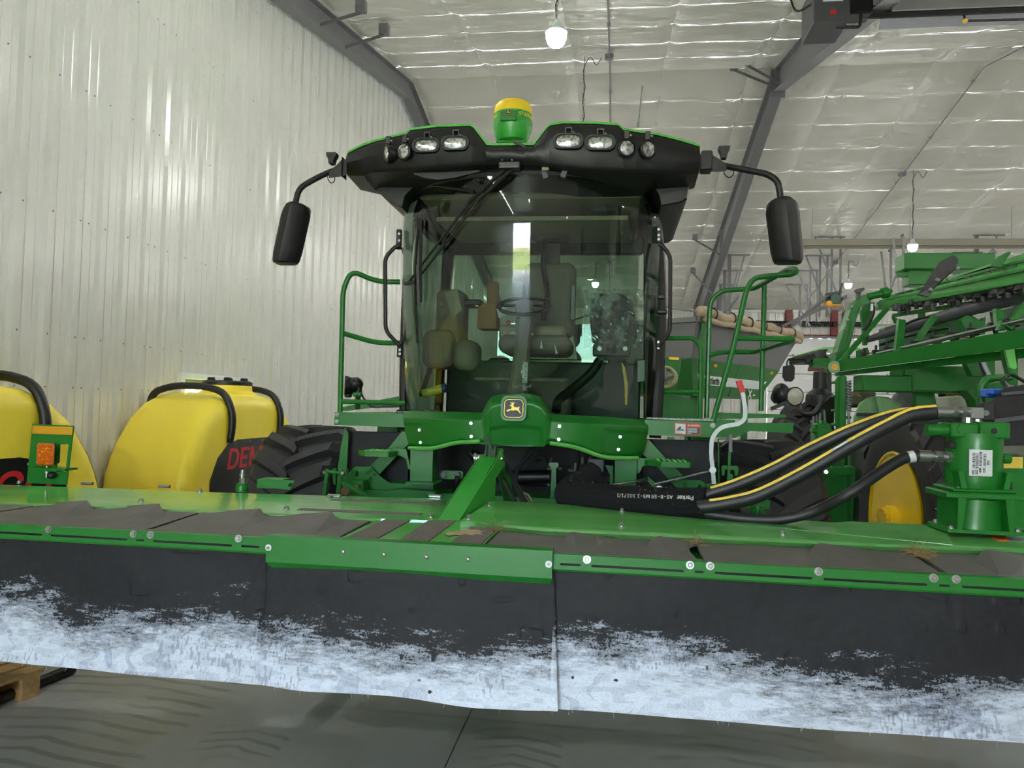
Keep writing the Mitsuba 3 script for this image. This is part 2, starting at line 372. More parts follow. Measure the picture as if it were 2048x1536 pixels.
# near wall behind the camera with its open door, and the far right gable
DOOR = (-4.35, -0.3, 4.6)
tag('wall_front', 'white ribbed metal wall with an open doorway, behind the viewer', kind='structure')
PF = lambda s, h, z: V(s, NEARY + h, z)
for a, b, zz in ((WX, DOOR[0], 0), (DOOR[0], DOOR[1], DOOR[2]), (DOOR[1], FARX, 0)):
    n_ = max(1, int((b - a) / 2.7432))
    for i in range(n_): put('panel', ribbed(a + (b - a) * i / n_, a + (b - a) * (i + 1) / n_, PF, zz, float(ctop(NEARY))), WALLM, 'wall_front', smooth=False)
tag('wall_right', 'white ribbed metal gable wall on the far right side', kind='structure')
put('panel', [ribbed(a, a + 2.91, lambda s, h, z: V(FARX - h, s, z), 0, lambda s: float(ctop(s))) for a in np.arange(NEARY, FARY - 1, 2.91)], WALLM, 'wall_right', smooth=False)

# back wall with its overhead door
bd = at(1640, 677, FARY)[2]; DB = (5.55, 13.4, bd)
tag('wall_back', 'white ribbed metal wall above and beside the overhead door, far side', kind='structure')
PB = lambda s, h, z: V(s, FARY - h, z)
for a, b, zz in ((WX, DB[0], 0), (DB[0], DB[1], DB[2]), (DB[1], FARX, 0)):
    n_ = max(1, int(round((b - a) / 0.9144)))
    for i in range(n_): put('panel', ribbed(a + (b - a) * i / n_, a + (b - a) * (i + 1) / n_, PB, zz, float(ctop(FARY))), WALLM, 'wall_back', smooth=False)
DOORM = mat('door_panel', (224, 226, 226), 0.45, bump=proc(lambda p, n, uv: 0.002 * dr.abs(dr.sin(p.z * 60))))
k = 'door_1'; tag(k, 'wide white sectional overhead door in the far wall', kind='structure')
hgt = 0.655
put('door_backing', bx((DB[0], FARY + 0.045, 0.0), (DB[1], FARY + 0.06, bd)), GRAYM, k, smooth=False)  # added board closing the panel gaps against daylight
for i in range(7):
    zt = bd - i * hgt
    put('panel', bx((DB[0], FARY - 0.01, max(0.02, zt - hgt + 0.022)), (DB[1], FARY + 0.04, zt), 0.01), DOORM, k, smooth=False)
    hn = [bx((x - 0.035, FARY - 0.03, zt - hgt - 0.0), (x + 0.035, FARY - 0.01, zt - hgt + 0.07), 0.004) for x in np.arange(DB[0] + 0.9, DB[1], 1.62)]
    put('hinge', hn, GRAYM, k)
put('top_seal', bx((DB[0] - 0.05, FARY - 0.12, bd), (DB[1], FARY - 0.03, bd + 0.07), 0.01), GRAYM, k)
put('shadow_rail', bx((DB[0] - 0.05, FARY - 0.06, bd + 0.09), (DB[1], FARY - 0.03, bd + 0.13)), REDST, k)  # narrow dark red strip above the top seal
zs = at(1640, 648, FARY - 0.25)[2]
shaft = put('spring_shaft', cyl(V(DB[0] - 0.9, FARY - 0.25, zs), V(DB[1], FARY - 0.25, zs), 0.018, n=8), ZINC, k)
for x0_, x1_ in ((1516, 1579), (1607, 1668), (1690, 1745), (1800, 1860)):
    xa, xb = at(x0_, 648, FARY - 0.25)[0], at(x1_, 648, FARY - 0.25)[0]
    tt = np.linspace(0, 1, 14 * 10); pts = np.stack([xa + (xb - xa) * tt, FARY - 0.25 + 0.075 * np.cos(tt * 14 * 2 * math.pi), zs + 0.075 * np.sin(tt * 14 * 2 * math.pi)], 1)
    s_ = put('torsion_spring', [tube(pts, 0.028, 6)], BLACK, k); put('end_cone', [cyl(V(xb - 0.05, FARY - 0.25, zs), V(xb + 0.09, FARY - 0.25, zs), 0.1, n=10), cyl(V(xa - 0.05, FARY - 0.25, zs), V(xa + 0.05, FARY - 0.25, zs), 0.11, n=10)], BLACKM, s_)
for xp, w_ in ((1577, 12), (1668, 12), (1692, 12)):
    xa = at(xp, 640, FARY - 0.1)[0]
    put('anchor_post', [bx((xa - 0.12, FARY - 0.2, bd + 0.1), (xa + 0.12, FARY - 0.03, at(1668, 622, FARY)[2]), 0.01), cyl(V(xa, FARY - 0.24, zs), V(xa, FARY - 0.2, zs), 0.09, n=12)], REDST, k)
put('trim_3', bx((WX, FARY - 0.09, float(ctop(FARY)) - 0.14), (FARX, FARY - 0.0, float(ctop(FARY)) - 0.05)), WALLM, label='light angle trim where the back wall meets the ceiling', kind='structure', smooth=False)

# ceiling: strips of vinyl-faced insulation sagging between the purlins
def ceil_fn(p, n, uv):
    t = smoothstep(0.3, 0.7, fbm(p.x * 0.35, p.y * 0.5))
    return mix(lin(200, 199, 189), lin(212, 210, 201), t)
def wrinkle(p, n, uv):
    a = fbm(p.x * 1.6, p.y * 9.0, octaves=4); b = fbm(p.x * 14 + 3 * a, p.y * 5.0, octaves=2)
    return 0.05 * a + 0.012 * b
CEILM = mat('vinyl_insulation', proc(ceil_fn), 0.3, spec=0.6, two=True, bump=proc(wrinkle, eps=4e-3))
tag('ceiling', 'white vinyl-faced insulation sagging between roof purlins', kind='structure')
PURL = 0.95
def cz(x, y):
    f = np.abs(y - RIDGE) / PURL; fr_ = f - np.floor(f)
    P = np.stack([x * 0.9, y * 2.2, x * 0], -1); Q = np.stack([x * 3.1, y * 4.2, x * 0 + 3], -1)
    return ctop(y) - 0.055 * np.sin(math.pi * fr_) ** 0.8 - 0.035 * (meshkit.fbm(P, 3, 5) - 0.5) - 0.016 * (meshkit.fbm(Q, 2, 9) - 0.5)
seam0, roll_ = -2.5 - 1.65 * 2, 1.65
for i in range(15):
    xa, xb = max(WX - 0.05, seam0 + i * roll_), min(FARX, seam0 + (i + 1) * roll_)
    if xb <= xa: continue
    for ya, yb in ((NEARY, NEARE), (NEARE, RIDGE), (RIDGE, FARY)):
        def fn(u, v, xa=xa, xb=xb, ya=ya, yb=yb):
            x, y = xa + (xb - xa) * u, ya + (yb - ya) * v
            e = np.minimum(u, 1 - u) * (xb - xa)
            return np.stack([x, y, cz(x, y) + 0.028 * np.exp(-(e / 0.05) ** 2)], 1)
        put('blanket', grid(fn, 14, 170), CEILM, 'ceiling', smooth=True)
# seam tapes and the bright rods seen between blankets
put('seam_batten', [bar(V(x, a, float(ctop(a)) - 0.005), V(x, b, float(ctop(b)) - 0.005), 0.02, 0.012) for x in (-2.5, 0.8, 2.45, 4.4) for a, b in ((11.5, RIDGE - 0.1), (RIDGE + 0.1, 16.2), (19, 21))], WALLM, 'ceiling', smooth=False)

# steel roof frames
def roof_frame(X, name_label, gable=False):
    t_ = thing('roof_frame', name_label, 'steel beam')
    hw = 0.10
    for s in (-1, 1):
        yo = NEARE if s < 0 else FARY - 0.25
        yh = RIDGE + s * (10.9)
        zc = lambda y: float(ctop(y)) - 0.05
        if gable:
            put('rafter', [slab([V(X - 0.008, RIDGE, zc(RIDGE) - 0.34), V(X - 0.008, yo, zc(yo) - 0.34), V(X - 0.008, yo, zc(yo)), V(X - 0.008, RIDGE, zc(RIDGE))], V(0.016, 0, 0)), bar(V(X, RIDGE, zc(RIDGE) - 0.34), V(X, yo, zc(yo) - 0.34), 0.2, 0.014), bar(V(X, RIDGE, zc(RIDGE) - 0.02), V(X, yo, zc(yo) - 0.02), 0.2, 0.014)], FRAME, t_, smooth=False)
        else:
            d0, d1 = 0.42, 0.95
            put('rafter_web', slab([V(X - 0.006, RIDGE, zc(RIDGE) - d0), V(X - 0.006, yh, zc(yh) - d1), V(X - 0.006, yo, zc(yo) - d1 - 0.3), V(X - 0.006, yo, zc(yo)), V(X - 0.006, RIDGE, zc(RIDGE))], V(0.012, 0, 0)), FRAME, t_, smooth=False)
            put('bottom_flange', bar(V(X, RIDGE, zc(RIDGE) - d0), V(X, yh, zc(yh) - d1), 2 * hw, 0.016), FRAME, t_, smooth=False)
            put('top_flange', bar(V(X, RIDGE, zc(RIDGE) - 0.02), V(X, yo, zc(yo) - 0.02), 2 * hw, 0.016), FRAME, t_, smooth=False)
            yb_ = RIDGE + s * 11.8
            put('column', [slab([V(X - 0.006, yh, zc(yh) - d1), V(X - 0.006, yb_, 0.02), V(X - 0.006, yo, 0.02), V(X - 0.006, yo, zc(yo) - 0.3)], V(0.012, 0, 0)), bar(V(X, yh, zc(yh) - d1), V(X, yb_, 0.02), 2 * hw, 0.016, (0, 1, 0)), bar(V(X, yo, 0.02), V(X, yo, zc(yo)), 2 * hw, 0.016, (0, 1, 0))], FRAME, t_, smooth=False)
            # stiffener where the flange bends, as plates with bolts
            for q in (0.015, 0.62):
                y_ = RIDGE + s * 10.9 * q; dd = d0 + (d1 - d0) * q
                put('stiffener', bx((X - hw, y_ - 0.01, zc(y_) - dd), (X + hw, y_ + 0.01, zc(y_) - 0.03)), FRAME, t_, smooth=False)
            put('splice_plate', bx((X - 0.13, RIDGE + s * 0.012, zc(RIDGE) - d0 - 0.1), (X + 0.13, RIDGE + s * 0.035, zc(RIDGE))), FRAME, t_, smooth=False)
    return t_
rf1 = roof_frame(WX + 0.19, 'dark grey rafter along the top of the left gable wall', True)
rf2 = roof_frame(2.97, 'grey tapered roof beam rising over the cab to the ridge, right of the cab')
rf3 = roof_frame(13.6, 'grey tapered roof beam farthest to the right, behind the sprayer boom')
def brace(par, p, q):
    put('flange_brace', [bar(p, q, 0.05, 0.006), bar(p, q, 0.006, 0.05), bx(V(*p) - V(0.07, 0.05, 0.0), V(*p) + V(0.07, 0.05, 0.16))], FRAME, par, smooth=False)
for x0_, y0_, x1_, y1_ in ((1470, 118, 1563, 168), (1468, 140, 1556, 176), (1390, 480, 1443, 511), (1386, 546, 1424, 587)):
    Yb = 13.9 if y0_ < 300 else (20.6 if y0_ < 500 else 23.0)
    q = atx(x1_, y1_, 2.95); p = at(x0_, y0_, q[1] - 0.02); brace(rf2, p, q)
for x0_, y0_, x1_, y1_ in ((722, 25, 640, 50), (768, 70, 690, 95)):
    q = atx(x1_, y1_, WX + 0.28); p = at(x0_, y0_, q[1] + 0.03); brace(rf1, p, q)

# floor: two poured slabs with the sawn joint between them
def floor_fn(p, n, uv):
    base = mix(lin(162, 166, 170), lin(192, 191, 188), fbm(p.x * 1.1, p.y * 1.4, octaves=4))
    base = mix(base, lin(170, 164, 150), 0.35 * smoothstep(0.5, 0.8, fbm(p.x * 5, p.y * 1.5)))
    # tyre prints: chevrons along two tracks and scattered lugs
    def track(xc, w, y0, y1, pitch, amt):
        u = (p.x - xc) / w
        v = dr.abs(u) * 0.9 + (p.y + 0.03 * noise(p.x * 9, p.y * 9)) / pitch
        s = v - dr.floor(v)
        on = smoothstep(0.30, 0.40, s) * (1 - smoothstep(0.62, 0.72, s)) * (1 - smoothstep(0.85, 1.0, dr.abs(u))) * smoothstep(y0, y0 + 0.15, p.y) * (1 - smoothstep(y1 - 0.15, y1, p.y))
        return on * amt * smoothstep(0.25, 0.6, fbm(p.x * 3, p.y * 3 + 7))
    k1 = track(-2.65, 0.62, 2.8, 4.6, 0.115, 0.55)
    k2 = track(0.55, 0.55, 2.6, 4.3, 0.13, 0.4)
    k3 = track(-1.72, 0.22, 3.2, 3.62, 0.09, 0.5)
    k4 = track(-0.42, 0.24, 3.3, 3.9, 0.10, 0.45)
    dark = dr.minimum(k1 + k2 + k3 + k4, 0.8)
    base = mix(base, lin(118, 114, 108), dark)
    ch = smoothstep(0.02, 0.012, dr.abs(p.y - 3.885 - 0.01 * noise(p.x * 4, 0))) * smoothstep(-1.62, -1.5, p.x) * (1 - smoothstep(0.9, 1.0, p.x)) * smoothstep(0.3, 0.5, noise(p.x * 5, 3))
    return mix(base, lin(150, 148, 142), 0.5 * ch)
GREENM = mat('paint_green_mid', (42, 138, 44), 0.36, coat=0.4, coat_gloss=0.9)  # lighter green; on the lift tower it stands in for light from above
FLOORM = mat('concrete', proc(floor_fn), 0.42, spec=0.4, bump=proc(lambda p, n, uv: 0.003 * fbm(p.x * 14, p.y * 14, octaves=3), eps=3e-3))
tag('floor', 'smooth concrete floor with tyre prints and a sawn joint', kind='structure')
jx = -0.715
for xa, xb in ((WX - 0.1, jx - 0.003), (jx + 0.003, 5.4), (5.406, 11.5), (11.506, FARX + 0.1)):
    put('slab', bx((xa, NEARY - 0.2, -0.15), (xb, FARY + 0.2, 0.0)), FLOORM, 'floor', smooth=False)
put('joint_bed', bx((WX, NEARY, -0.14), (FARX, FARY, -0.02)), RUB, 'floor', smooth=False)
GRASS = mat('yard_grass', proc(lambda p, n, uv: mix(lin(96, 118, 52), lin(150, 158, 84), fbm(p.x * 0.6, p.y * 0.6))), 0.9)
YARD = mat('gravel', proc(lambda p, n, uv: mix(lin(150, 146, 136), lin(176, 172, 160), fbm(p.x * 6, p.y * 6))), 0.9)
put('yard', bx((-60, -24, -0.3), (60, NEARY - 0.2, -0.05)), YARD, label='gravel yard outside the open door', kind='structure', smooth=False)
put('lawn', bx((-150, -160, -0.4), (150, -24, -0.06)), GRASS, label='green field outside the open door', kind='structure', smooth=False)
put('lawn', [bx((-150, NEARY - 0.2, -0.5), (WX - 0.3, 60, -0.1))], GRASS, label='green field outside the left wall', kind='structure', smooth=False)

# ---------------- lamps ----------------
scene['lamp_glow'] = {'type': 'diffuse', 'reflectance': {'type': 'rgb', 'value': [0.8, 0.8, 0.8]}}
lamp_labels = {1: 'hanging bulb lamp behind the cab roof, only its chain showing', 0: 'bright bulb lamp glaring on a chain above the cab roof', 7: 'bright bulb lamp on a chain in front of the long far tube heater', 8: 'bright bulb lamp near the door opener, farthest away'}
for i, (x, y, z) in enumerate(LAMP_SPOTS):
    p = V(x, y, z)
    L = thing('hanging_lamp', lamp_labels.get(i, 'unseen hanging bulb lamp outside the picture'), 'lamp', 'hanging bulb lamps under the roof')
    em = {'type': 'area', 'radiance': {'type': 'rgb', 'value': [q * LAMP_SCALE.get(i, 1.0) for q in LAMP_RADIANCE]}}
    prof = [(0.001, -0.15), (0.05, -0.142), (0.09, -0.105), (0.112, -0.04), (0.108, 0.005), (0.001, 0.006)]
    put('bulb', lathe(prof, p, n=16), 'lamp_glow', L, smooth=True, emitter=em)
    put('socket', lathe([(0.001, 0.007), (0.118, 0.007), (0.122, 0.02), (0.09, 0.05), (0.045, 0.065), (0.045, 0.13), (0.02, 0.16), (0.001, 0.16)], p, n=16), WHT, L)
    zt = float(ctop(y)) - 0.06
    n_ = int((zt - z - 0.16) / 0.05); ch = []
    if i in (0, 1, 7, 8):
        for j in range(n_):
            c = V(x, y, z + 0.18 + j * 0.05)
            a_ = np.linspace(0, 2 * math.pi, 9)
            d_ = V(1, 0, 0) if j % 2 else V(0, 1, 0)
            ch.append(tube(np.array([c + d_ * 0.011 * math.cos(q) + V(0, 0, 0.03 * math.sin(q)) for q in a_]), 0.0045, 5))
    else: ch.append(cyl(V(x, y, z + 0.16), V(x, y, zt), 0.008, n=6))
    put('chain', ch, GRAYM, L, smooth=True)
    sw = [V(x, y, z + 0.16)] + [V(x + 0.022 * math.cos(q * 2.1), y + 0.022 * math.sin(q * 2.1), z + 0.16 + (zt - z - 0.25) * q / 12) for q in range(1, 12)] + [V(x + 0.1, y, zt - 0.05), V(x + 0.2, y, zt - 0.2), V(x + 0.3, y, zt - 0.06)]
    put('cord', tube(spline(sw, 4), 0.006, 5), BLACK, L)
# conduits under the ceiling
def conduit(pts, lab):
    t_ = thing('conduit', lab, 'pipe'); put('pipe', tube(pts, 0.013, 8), GRAYM, t_)
    for y in np.arange(1.5, 27, 1.9): put('strap', bx((pts[0][0] - 0.03, y - 0.02, np.interp(y, [p[1] for p in pts], [p[2] for p in pts]) - 0.012), (pts[0][0] + 0.03, y + 0.02, np.interp(y, [p[1] for p in pts], [p[2] for p in pts]) + 0.03)), ZINC, t_)
    for y in (7.7, 12.8, 18.2, 23.4): put('junction_box', bx((pts[0][0] - 0.08, y - 0.06, np.interp(y, [p[1] for p in pts], [p[2] for p in pts]) - 0.03), (pts[0][0] + 0.07, y + 0.06, np.interp(y, [p[1] for p in pts], [p[2] for p in pts]) + 0.05), 0.01), GRAYM, t_)
for X, lab in ((-0.19, 'thin electrical conduit under the ceiling above the cab'), (6.6, 'thin electrical conduit under the ceiling on the right, running to the far lamps')):
    ys = np.linspace(0, 27, 24); ys = np.sort(np.append(ys, RIDGE)); conduit(np.array([V(X, y, float(ctop(y)) - 0.13) for y in ys]), lab)
# radiant tube heaters
def heater(Y, zt, xa, xb, lab, near):
    t_ = thing('tube_heater', lab, 'heater')
    put('burner_tube', cyl(V(xa, Y, zt), V(xb, Y, zt), 0.055 if near else 0.05, n=14), BLACKM, t_)
    refl = [(-0.22, -0.08), (-0.2, -0.06), (-0.1, 0.11), (0.1, 0.11), (0.2, -0.06), (0.22, -0.08), (0.2, -0.085), (0.09, 0.095), (-0.09, 0.095), (-0.2, -0.085)]
    put('reflector', prism(Polygon(refl), V(xa + (0.25 if near else 0), Y, zt), V(0, 1, 0), V(0, 0, 1), V(xb - xa - 0.25, 0, 0)), STEEL if near else ALUM, t_, smooth=False)
    for x in np.arange(xa + 0.8, xb, 2.4): put('hanger_wire', cyl(V(x, Y, zt + 0.1), V(x, Y, float(ctop(Y)) - 0.05), 0.006, n=5), GRAYM, t_)
    return t_
ALUM = mat('dull_aluminium', (150, 146, 132), 0.5, metal=0.3)
hy = 9.0; hc = at(1650, 32, hy)
h1 = heater(hy, hc[2] - 0.0, hc[0] + 0.42, 12.5, 'black tube heater with polished reflector in the top right corner of the view', True)
put('burner_box', bx(hc + V(-0.2, -0.28, -0.2), hc + V(0.2, 0.28, 0.26), 0.012), GRAYP, h1)
put('data_plate', bx(hc + V(-0.1, -0.285, 0.02), hc + V(0.12, -0.279, 0.14)), PAPER, h1)
put('warning_label', bx(hc + V(-0.02, -0.286, -0.13), hc + V(0.05, -0.279, -0.08)), RED, h1)
put('coupling', [bx(hc + V(0.2, -0.13, -0.05), hc + V(0.5, 0.12, 0.14), 0.02), cyl(hc + V(0.48, 0, 0.02), hc + V(0.66, 0, 0.02), 0.075)], BLACKM, h1)
put('gas_pipe', [tube(fillet([hc + V(0.1, -0.1, -0.19), hc + V(0.36, -0.1, -0.2), hc + V(0.38, -0.1, 0.0)], 0.03), 0.018, 8)], BLACKM, h1)
gp = [at(1928, 28, hy - 0.3), at(1930, 42, hy - 0.3), at(2048, 41, hy - 0.3) + V(1, 0, 0)]
put('gas_pipe', tube(fillet(gp, 0.03), 0.013, 8), BLACKM, h1); put('brass_elbow', ball(gp[1], 0.028), YSTR, h1)
put('flex_cable', tube(spline([hc + V(-0.12, -0.2, 0.1), hc + V(-0.34, -0.1, 0.02), hc + V(-0.42, 0, 0.3), hc + V(-0.5, 0.2, 0.6)], 6), 0.012, 6), BLACK, h1)
hz = at(1640, 488, 20.0)
heater(20.0, hz[2], at(1560, 490, 20)[0], 14.5, 'long dull tube heater hanging far back behind the brightest distant lamp', False)

# hangers of the overhead door tracks
def hanger(t_, tops, kind):
    """tops: (x0, x1, y, Y) of the ceiling angle in pixels"""
    x0_, x1_, y_, Y, zb_ = tops
    for _ in range(30): Y += 0.5 * (at(x0_, y_, 1.0)[2] * 0 + float(ctop(Y)) - 0.06 - at(x0_, y_, Y)[2]) / 0.4   # hangs from the ceiling
    a, b = at(x0_, y_, Y), at(x1_, y_, Y); w = 0.05
    put('ceiling_angle', [bar(a, b, 0.006, w), bar(a, b, w, 0.006)], GRAYM, t_, smooth=False)
    L_ = np.linalg.norm(b - a)
    if kind == 'r':
        legs = [a + (b - a) * 0.58, a + (b - a) * 0.86]; dg = (a + (b - a) * 0.03, V(b[0] + 0.0, Y, zb_))
    else:
        legs = [a + (b - a) * 0.05, a + (b - a) * 0.12]; dg = (a + (b - a) * 0.75, V(a[0] + 0.03, Y, zb_))
    for q in legs: put('drop_angle', [bar(q, V(q[0], Y, zb_), w, 0.006, (0, 1, 0)), bar(q + V(w / 2, 0.0, 0), V(q[0] + w / 2, Y, zb_), 0.006, w, (0, 1, 0))], GRAYM, t_, smooth=False)
    put('sway_brace', bar(dg[0], dg[1], w, 0.008, (0, 1, 0)), GRAYM, t_, smooth=False)
zr = 4.55
tk = thing('door_track', 'perforated steel hangers of the overhead door track beside the door opener', 'door track')
for (x0_, x1_, y_, Y) in ((1628, 1690, 474, 19.4), (1610, 1662, 511, 21.2), (1593, 1640, 541, 23.0), (1570, 1621, 569, 25.0)): hanger(tk, (x0_, x1_, y_, Y, zr), 'r')
xr = at(1690, 500, 19.4)[0]; put('rail', bar(V(xr - 0.05, 18.9, zr), V(xr - 0.2, FARY - 0.2, zr), 0.06, 0.08), GRAYM, tk)
tk2 = thing('door_track', 'steel hangers of the overhead door track beside the roof beam foot', 'door track')
for (x0_, x1_, y_, Y) in ((1455, 1500, 510, 21.2), (1446, 1486, 541, 23.0), (1438, 1475, 569, 25.0), (1433, 1463, 595, 26.8)): hanger(tk2, (x0_, x1_, y_, Y, 4.3), 'l')
put('rail', bar(at(1478, 590, 20.5), at(1428, 650, 27.0), 0.05, 0.09), GRAYM, tk2)
tk3 = thing('door_track', 'steel hangers of a door track seen behind the raised sprayer arm', 'door track')
for (x0_, x1_, y_, Y) in ((1947, 2010, 470, 19.4), (1905, 1965, 505, 21.2)): hanger(tk3, (x0_, x1_, y_, Y, zr), 'l')
for (x0_, x1_, y_, Y) in ((1803, 1815, 474, 19.4), (1778, 1792, 502, 21.2)):
    a, b = at(x0_, y_, Y), at(x1_, y_ - 10, Y); put('ceiling_angle', bar(a, b + V(0, 0.3, 0), 0.05, 0.05), GRAYM, tk3, smooth=False)
    put('drop_angle', bar(a + V(0.05, 0, 0), V(a[0] + 0.05, Y, zr), 0.05, 0.05, (0, 1, 0)), GRAYM, tk3, smooth=False)
    put('sway_brace', bar(a - V(0.2, 0, 0.02), V(a[0] + 0.0, Y, zr), 0.05, 0.01, (0, 1, 0)), GRAYM, tk3, smooth=False)
# opener
op = thing('door_opener', 'door opener with a dark green motor box and yellow base on a sloping rail', 'door opener')
oc = at(1669, 600, 19.3)
put('rail', bar(at(1584, 652, 26.5), oc + V(-0.1, 0, 0.16), 0.09, 0.07), GRAYM, op)
put('motor_box', bx(oc + V(-0.12, -0.12, -0.1), oc + V(0.13, 0.12, 0.11), 0.015), mat('motor_green', (34, 70, 62), 0.5), op)
put('base', [bx(oc + V(-0.19, -0.1, -0.16), oc + V(0.13, 0.1, -0.105), 0.012), cyl(oc + V(-0.15, -0.12, -0.1), oc + V(-0.15, 0.1, -0.1), 0.07, n=14)], AMBERP, op)
put('drive_wheel', cyl(oc + V(-0.19, 0, -0.01), oc + V(-0.12, 0, -0.01), 0.09, n=14), BLACK, op)
put('mount', [bar(oc + V(-0.2, 0, 0.14), oc + V(0.16, 0, 0.2), 0.16, 0.05), bar(oc + V(0.1, 0, 0.1), oc + V(0.18, 0, 0.42), 0.04, 0.04)], BLACKM, op)
put('pull_cord', tube(spline([oc + V(0.16, -0.05, 0.25), oc + V(0.2, -0.05, -0.1), oc + V(0.32, 0, -0.35), oc + V(0.5, 0.1, -0.7)], 6), 0.006, 5), WHT, op)

# ---------------- the mower head in front ----------------
HD = thing('mower_header', 'wide green mower head with black dusty curtains in the foreground', 'mower header')
ZD, ZR, ZM = 1.13, 1.15, 1.12
YS = 2.70
def upd(px, py, Y): return at(px, py, Y)
ext = lambda pts: [V(*p) for p in pts]
zS0, zS1 = 1.119, 1.060
# decks
ld = [atz(x, y, ZD) for x, y in ((440, 985), (830, 996), (984, 1000), (921, 1039), (870, 1041), (761, 1037), (500, 1024))]
b0 = atz(0, 969, ZD); f0_ = atz(0, 1004, ZD)
ld = [V(-3.485, b0[1] - 0.06, ZD), b0] + ld + [f0_, V(-3.485, f0_[1] - 0.03, ZD)]
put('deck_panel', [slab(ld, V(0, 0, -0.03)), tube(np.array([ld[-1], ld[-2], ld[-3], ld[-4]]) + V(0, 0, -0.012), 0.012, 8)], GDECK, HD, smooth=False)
rd_px = [(921, 1041), (978, 1004), (992, 1001), (1290, 1018), (1700, 1047)]
rd = [atz(x, y, ZR) for x, y in rd_px]
rb = atz(2048, 1058, ZR); rf_ = atz(2048, 1097, ZR)
rd = rd + [V(2.3, rd[-1][1] - 0.02, ZR), V(2.3, rf_[1], ZR)] + [rf_] + [atz(x, y, ZR) for x, y in ((1500, 1074), (1080, 1054), (1010, 1047))]
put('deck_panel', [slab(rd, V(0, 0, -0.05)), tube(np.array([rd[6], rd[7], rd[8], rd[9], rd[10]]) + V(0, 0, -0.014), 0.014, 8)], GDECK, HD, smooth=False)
# raised fold on the right deck, toward the drive motor
fold = [atz(1545, 1055, ZR), atz(1700, 1048, ZR), atz(1890, 1060, ZR), atz(1905, 1090, ZR)]
put('deck_fold', tm([fold[0] + V(0, 0, 0.001), fold[1] + V(0, 0, 0.012), fold[2] + V(0, 0, 0.02), fold[3] + V(0, 0, 0.001), fold[0] - V(0, 0, 0.01), fold[1] - V(0, 0, 0.01), fold[2] - V(0, 0, 0.01), fold[3] - V(0, 0, 0.01)],
    [[0, 2, 1], [0, 3, 2], [0, 1, 5], [0, 5, 4], [1, 2, 6], [1, 6, 5], [2, 3, 7], [2, 7, 6], [3, 0, 4], [3, 4, 7]]), GDECK, HD, smooth=False)
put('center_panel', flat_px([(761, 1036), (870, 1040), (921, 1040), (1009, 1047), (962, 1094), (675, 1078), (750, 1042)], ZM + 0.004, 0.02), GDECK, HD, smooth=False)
for pts, z in (([(778, 1035), (827, 1036.5), (748, 1080), (687, 1077)], ZM), ([(859, 1039), (912, 1041), (851, 1086.5), (794, 1083)], ZM), ([(953, 1043), (1005, 1046), (959, 1091.5), (898, 1088)], ZM),
               ([(670, 997), (887, 1005), (880, 1009), (662, 999.5)], ZD), ([(603, 1015.6), (845, 1026), (839, 1030), (594, 1019)], ZD)):
    put('grip_tape', flat_px(pts, z + 0.0075 if z == ZM else z + 0.003, 0.0025), TAPE, HD, label='dark grey anti-slip tape on the green deck', smooth=False)
# rubber mats with raised triangular folds
def mat_piece(pts, folds, flip=False):
    ms = [flat_px(pts, ZM, 0.014)]
    for a, b, c in folds:
        A, B, C = atz(*a, ZM), atz(*b, ZM), atz(*c, ZM)
        D = B + V(-0.26 if not flip else 0.26, 0.0, 0); Bu = B + V(0, 0, 0.028)
        v = [A, Bu, C, D, A - V(0, 0, .005), B - V(0, 0, .005), C - V(0, 0, .005), D - V(0, 0, .005)]
        f = [[0, 2, 1], [0, 1, 3], [1, 2, 3], [0, 3, 2]] if not flip else [[0, 1, 2], [0, 3, 1], [1, 3, 2], [0, 2, 3]]
        ms.append(tm([A, Bu, C, D], f))
    return ms
MATS = [([(-150, 1000), (84, 1009), (-106, 1040), (-420, 1024)], [], False),
        ([(92, 1009), (406, 1022), (288, 1060), (-98, 1041)], [((97, 1043), (174, 1012.5), (191, 1024)), ((247, 1051), (318, 1019), (331.5, 1031.6))], False),
        ([(414, 1022), (748, 1037), (668, 1079), (298, 1060.5)], [((471, 1062), (519.5, 1029), (537, 1040)), ((628, 1069), (663, 1035.7), (684, 1048.5))], False),
        ([(1014, 1050), (1371, 1068), (1380, 1103), (1396, 1121), (966, 1096)], [((1155, 1104), (1142, 1060), (1130, 1080)), ((1337, 1114), (1310, 1068), (1296, 1090))], True),
        ([(1384, 1069), (1796, 1090), (1880, 1145), (1410, 1122)], [((1654, 1129), (1640, 1086), (1616, 1108))], True),
        ([(1812, 1091), (2200, 1108), (2230, 1164), (1894, 1146)], [((2000, 1150), (1972, 1102), (1948, 1124))], True)]
for pts, folds, fl in MATS: put('rubber_mat', mat_piece(pts, folds, fl), MATR, HD, label='ribbed grey rubber mat', smooth=False)
put('mat_bed', bx((-3.485, YS + 0.02, ZM - 0.06), (2.3, 3.4, ZM - 0.035)), GREEN, HD, smooth=False)
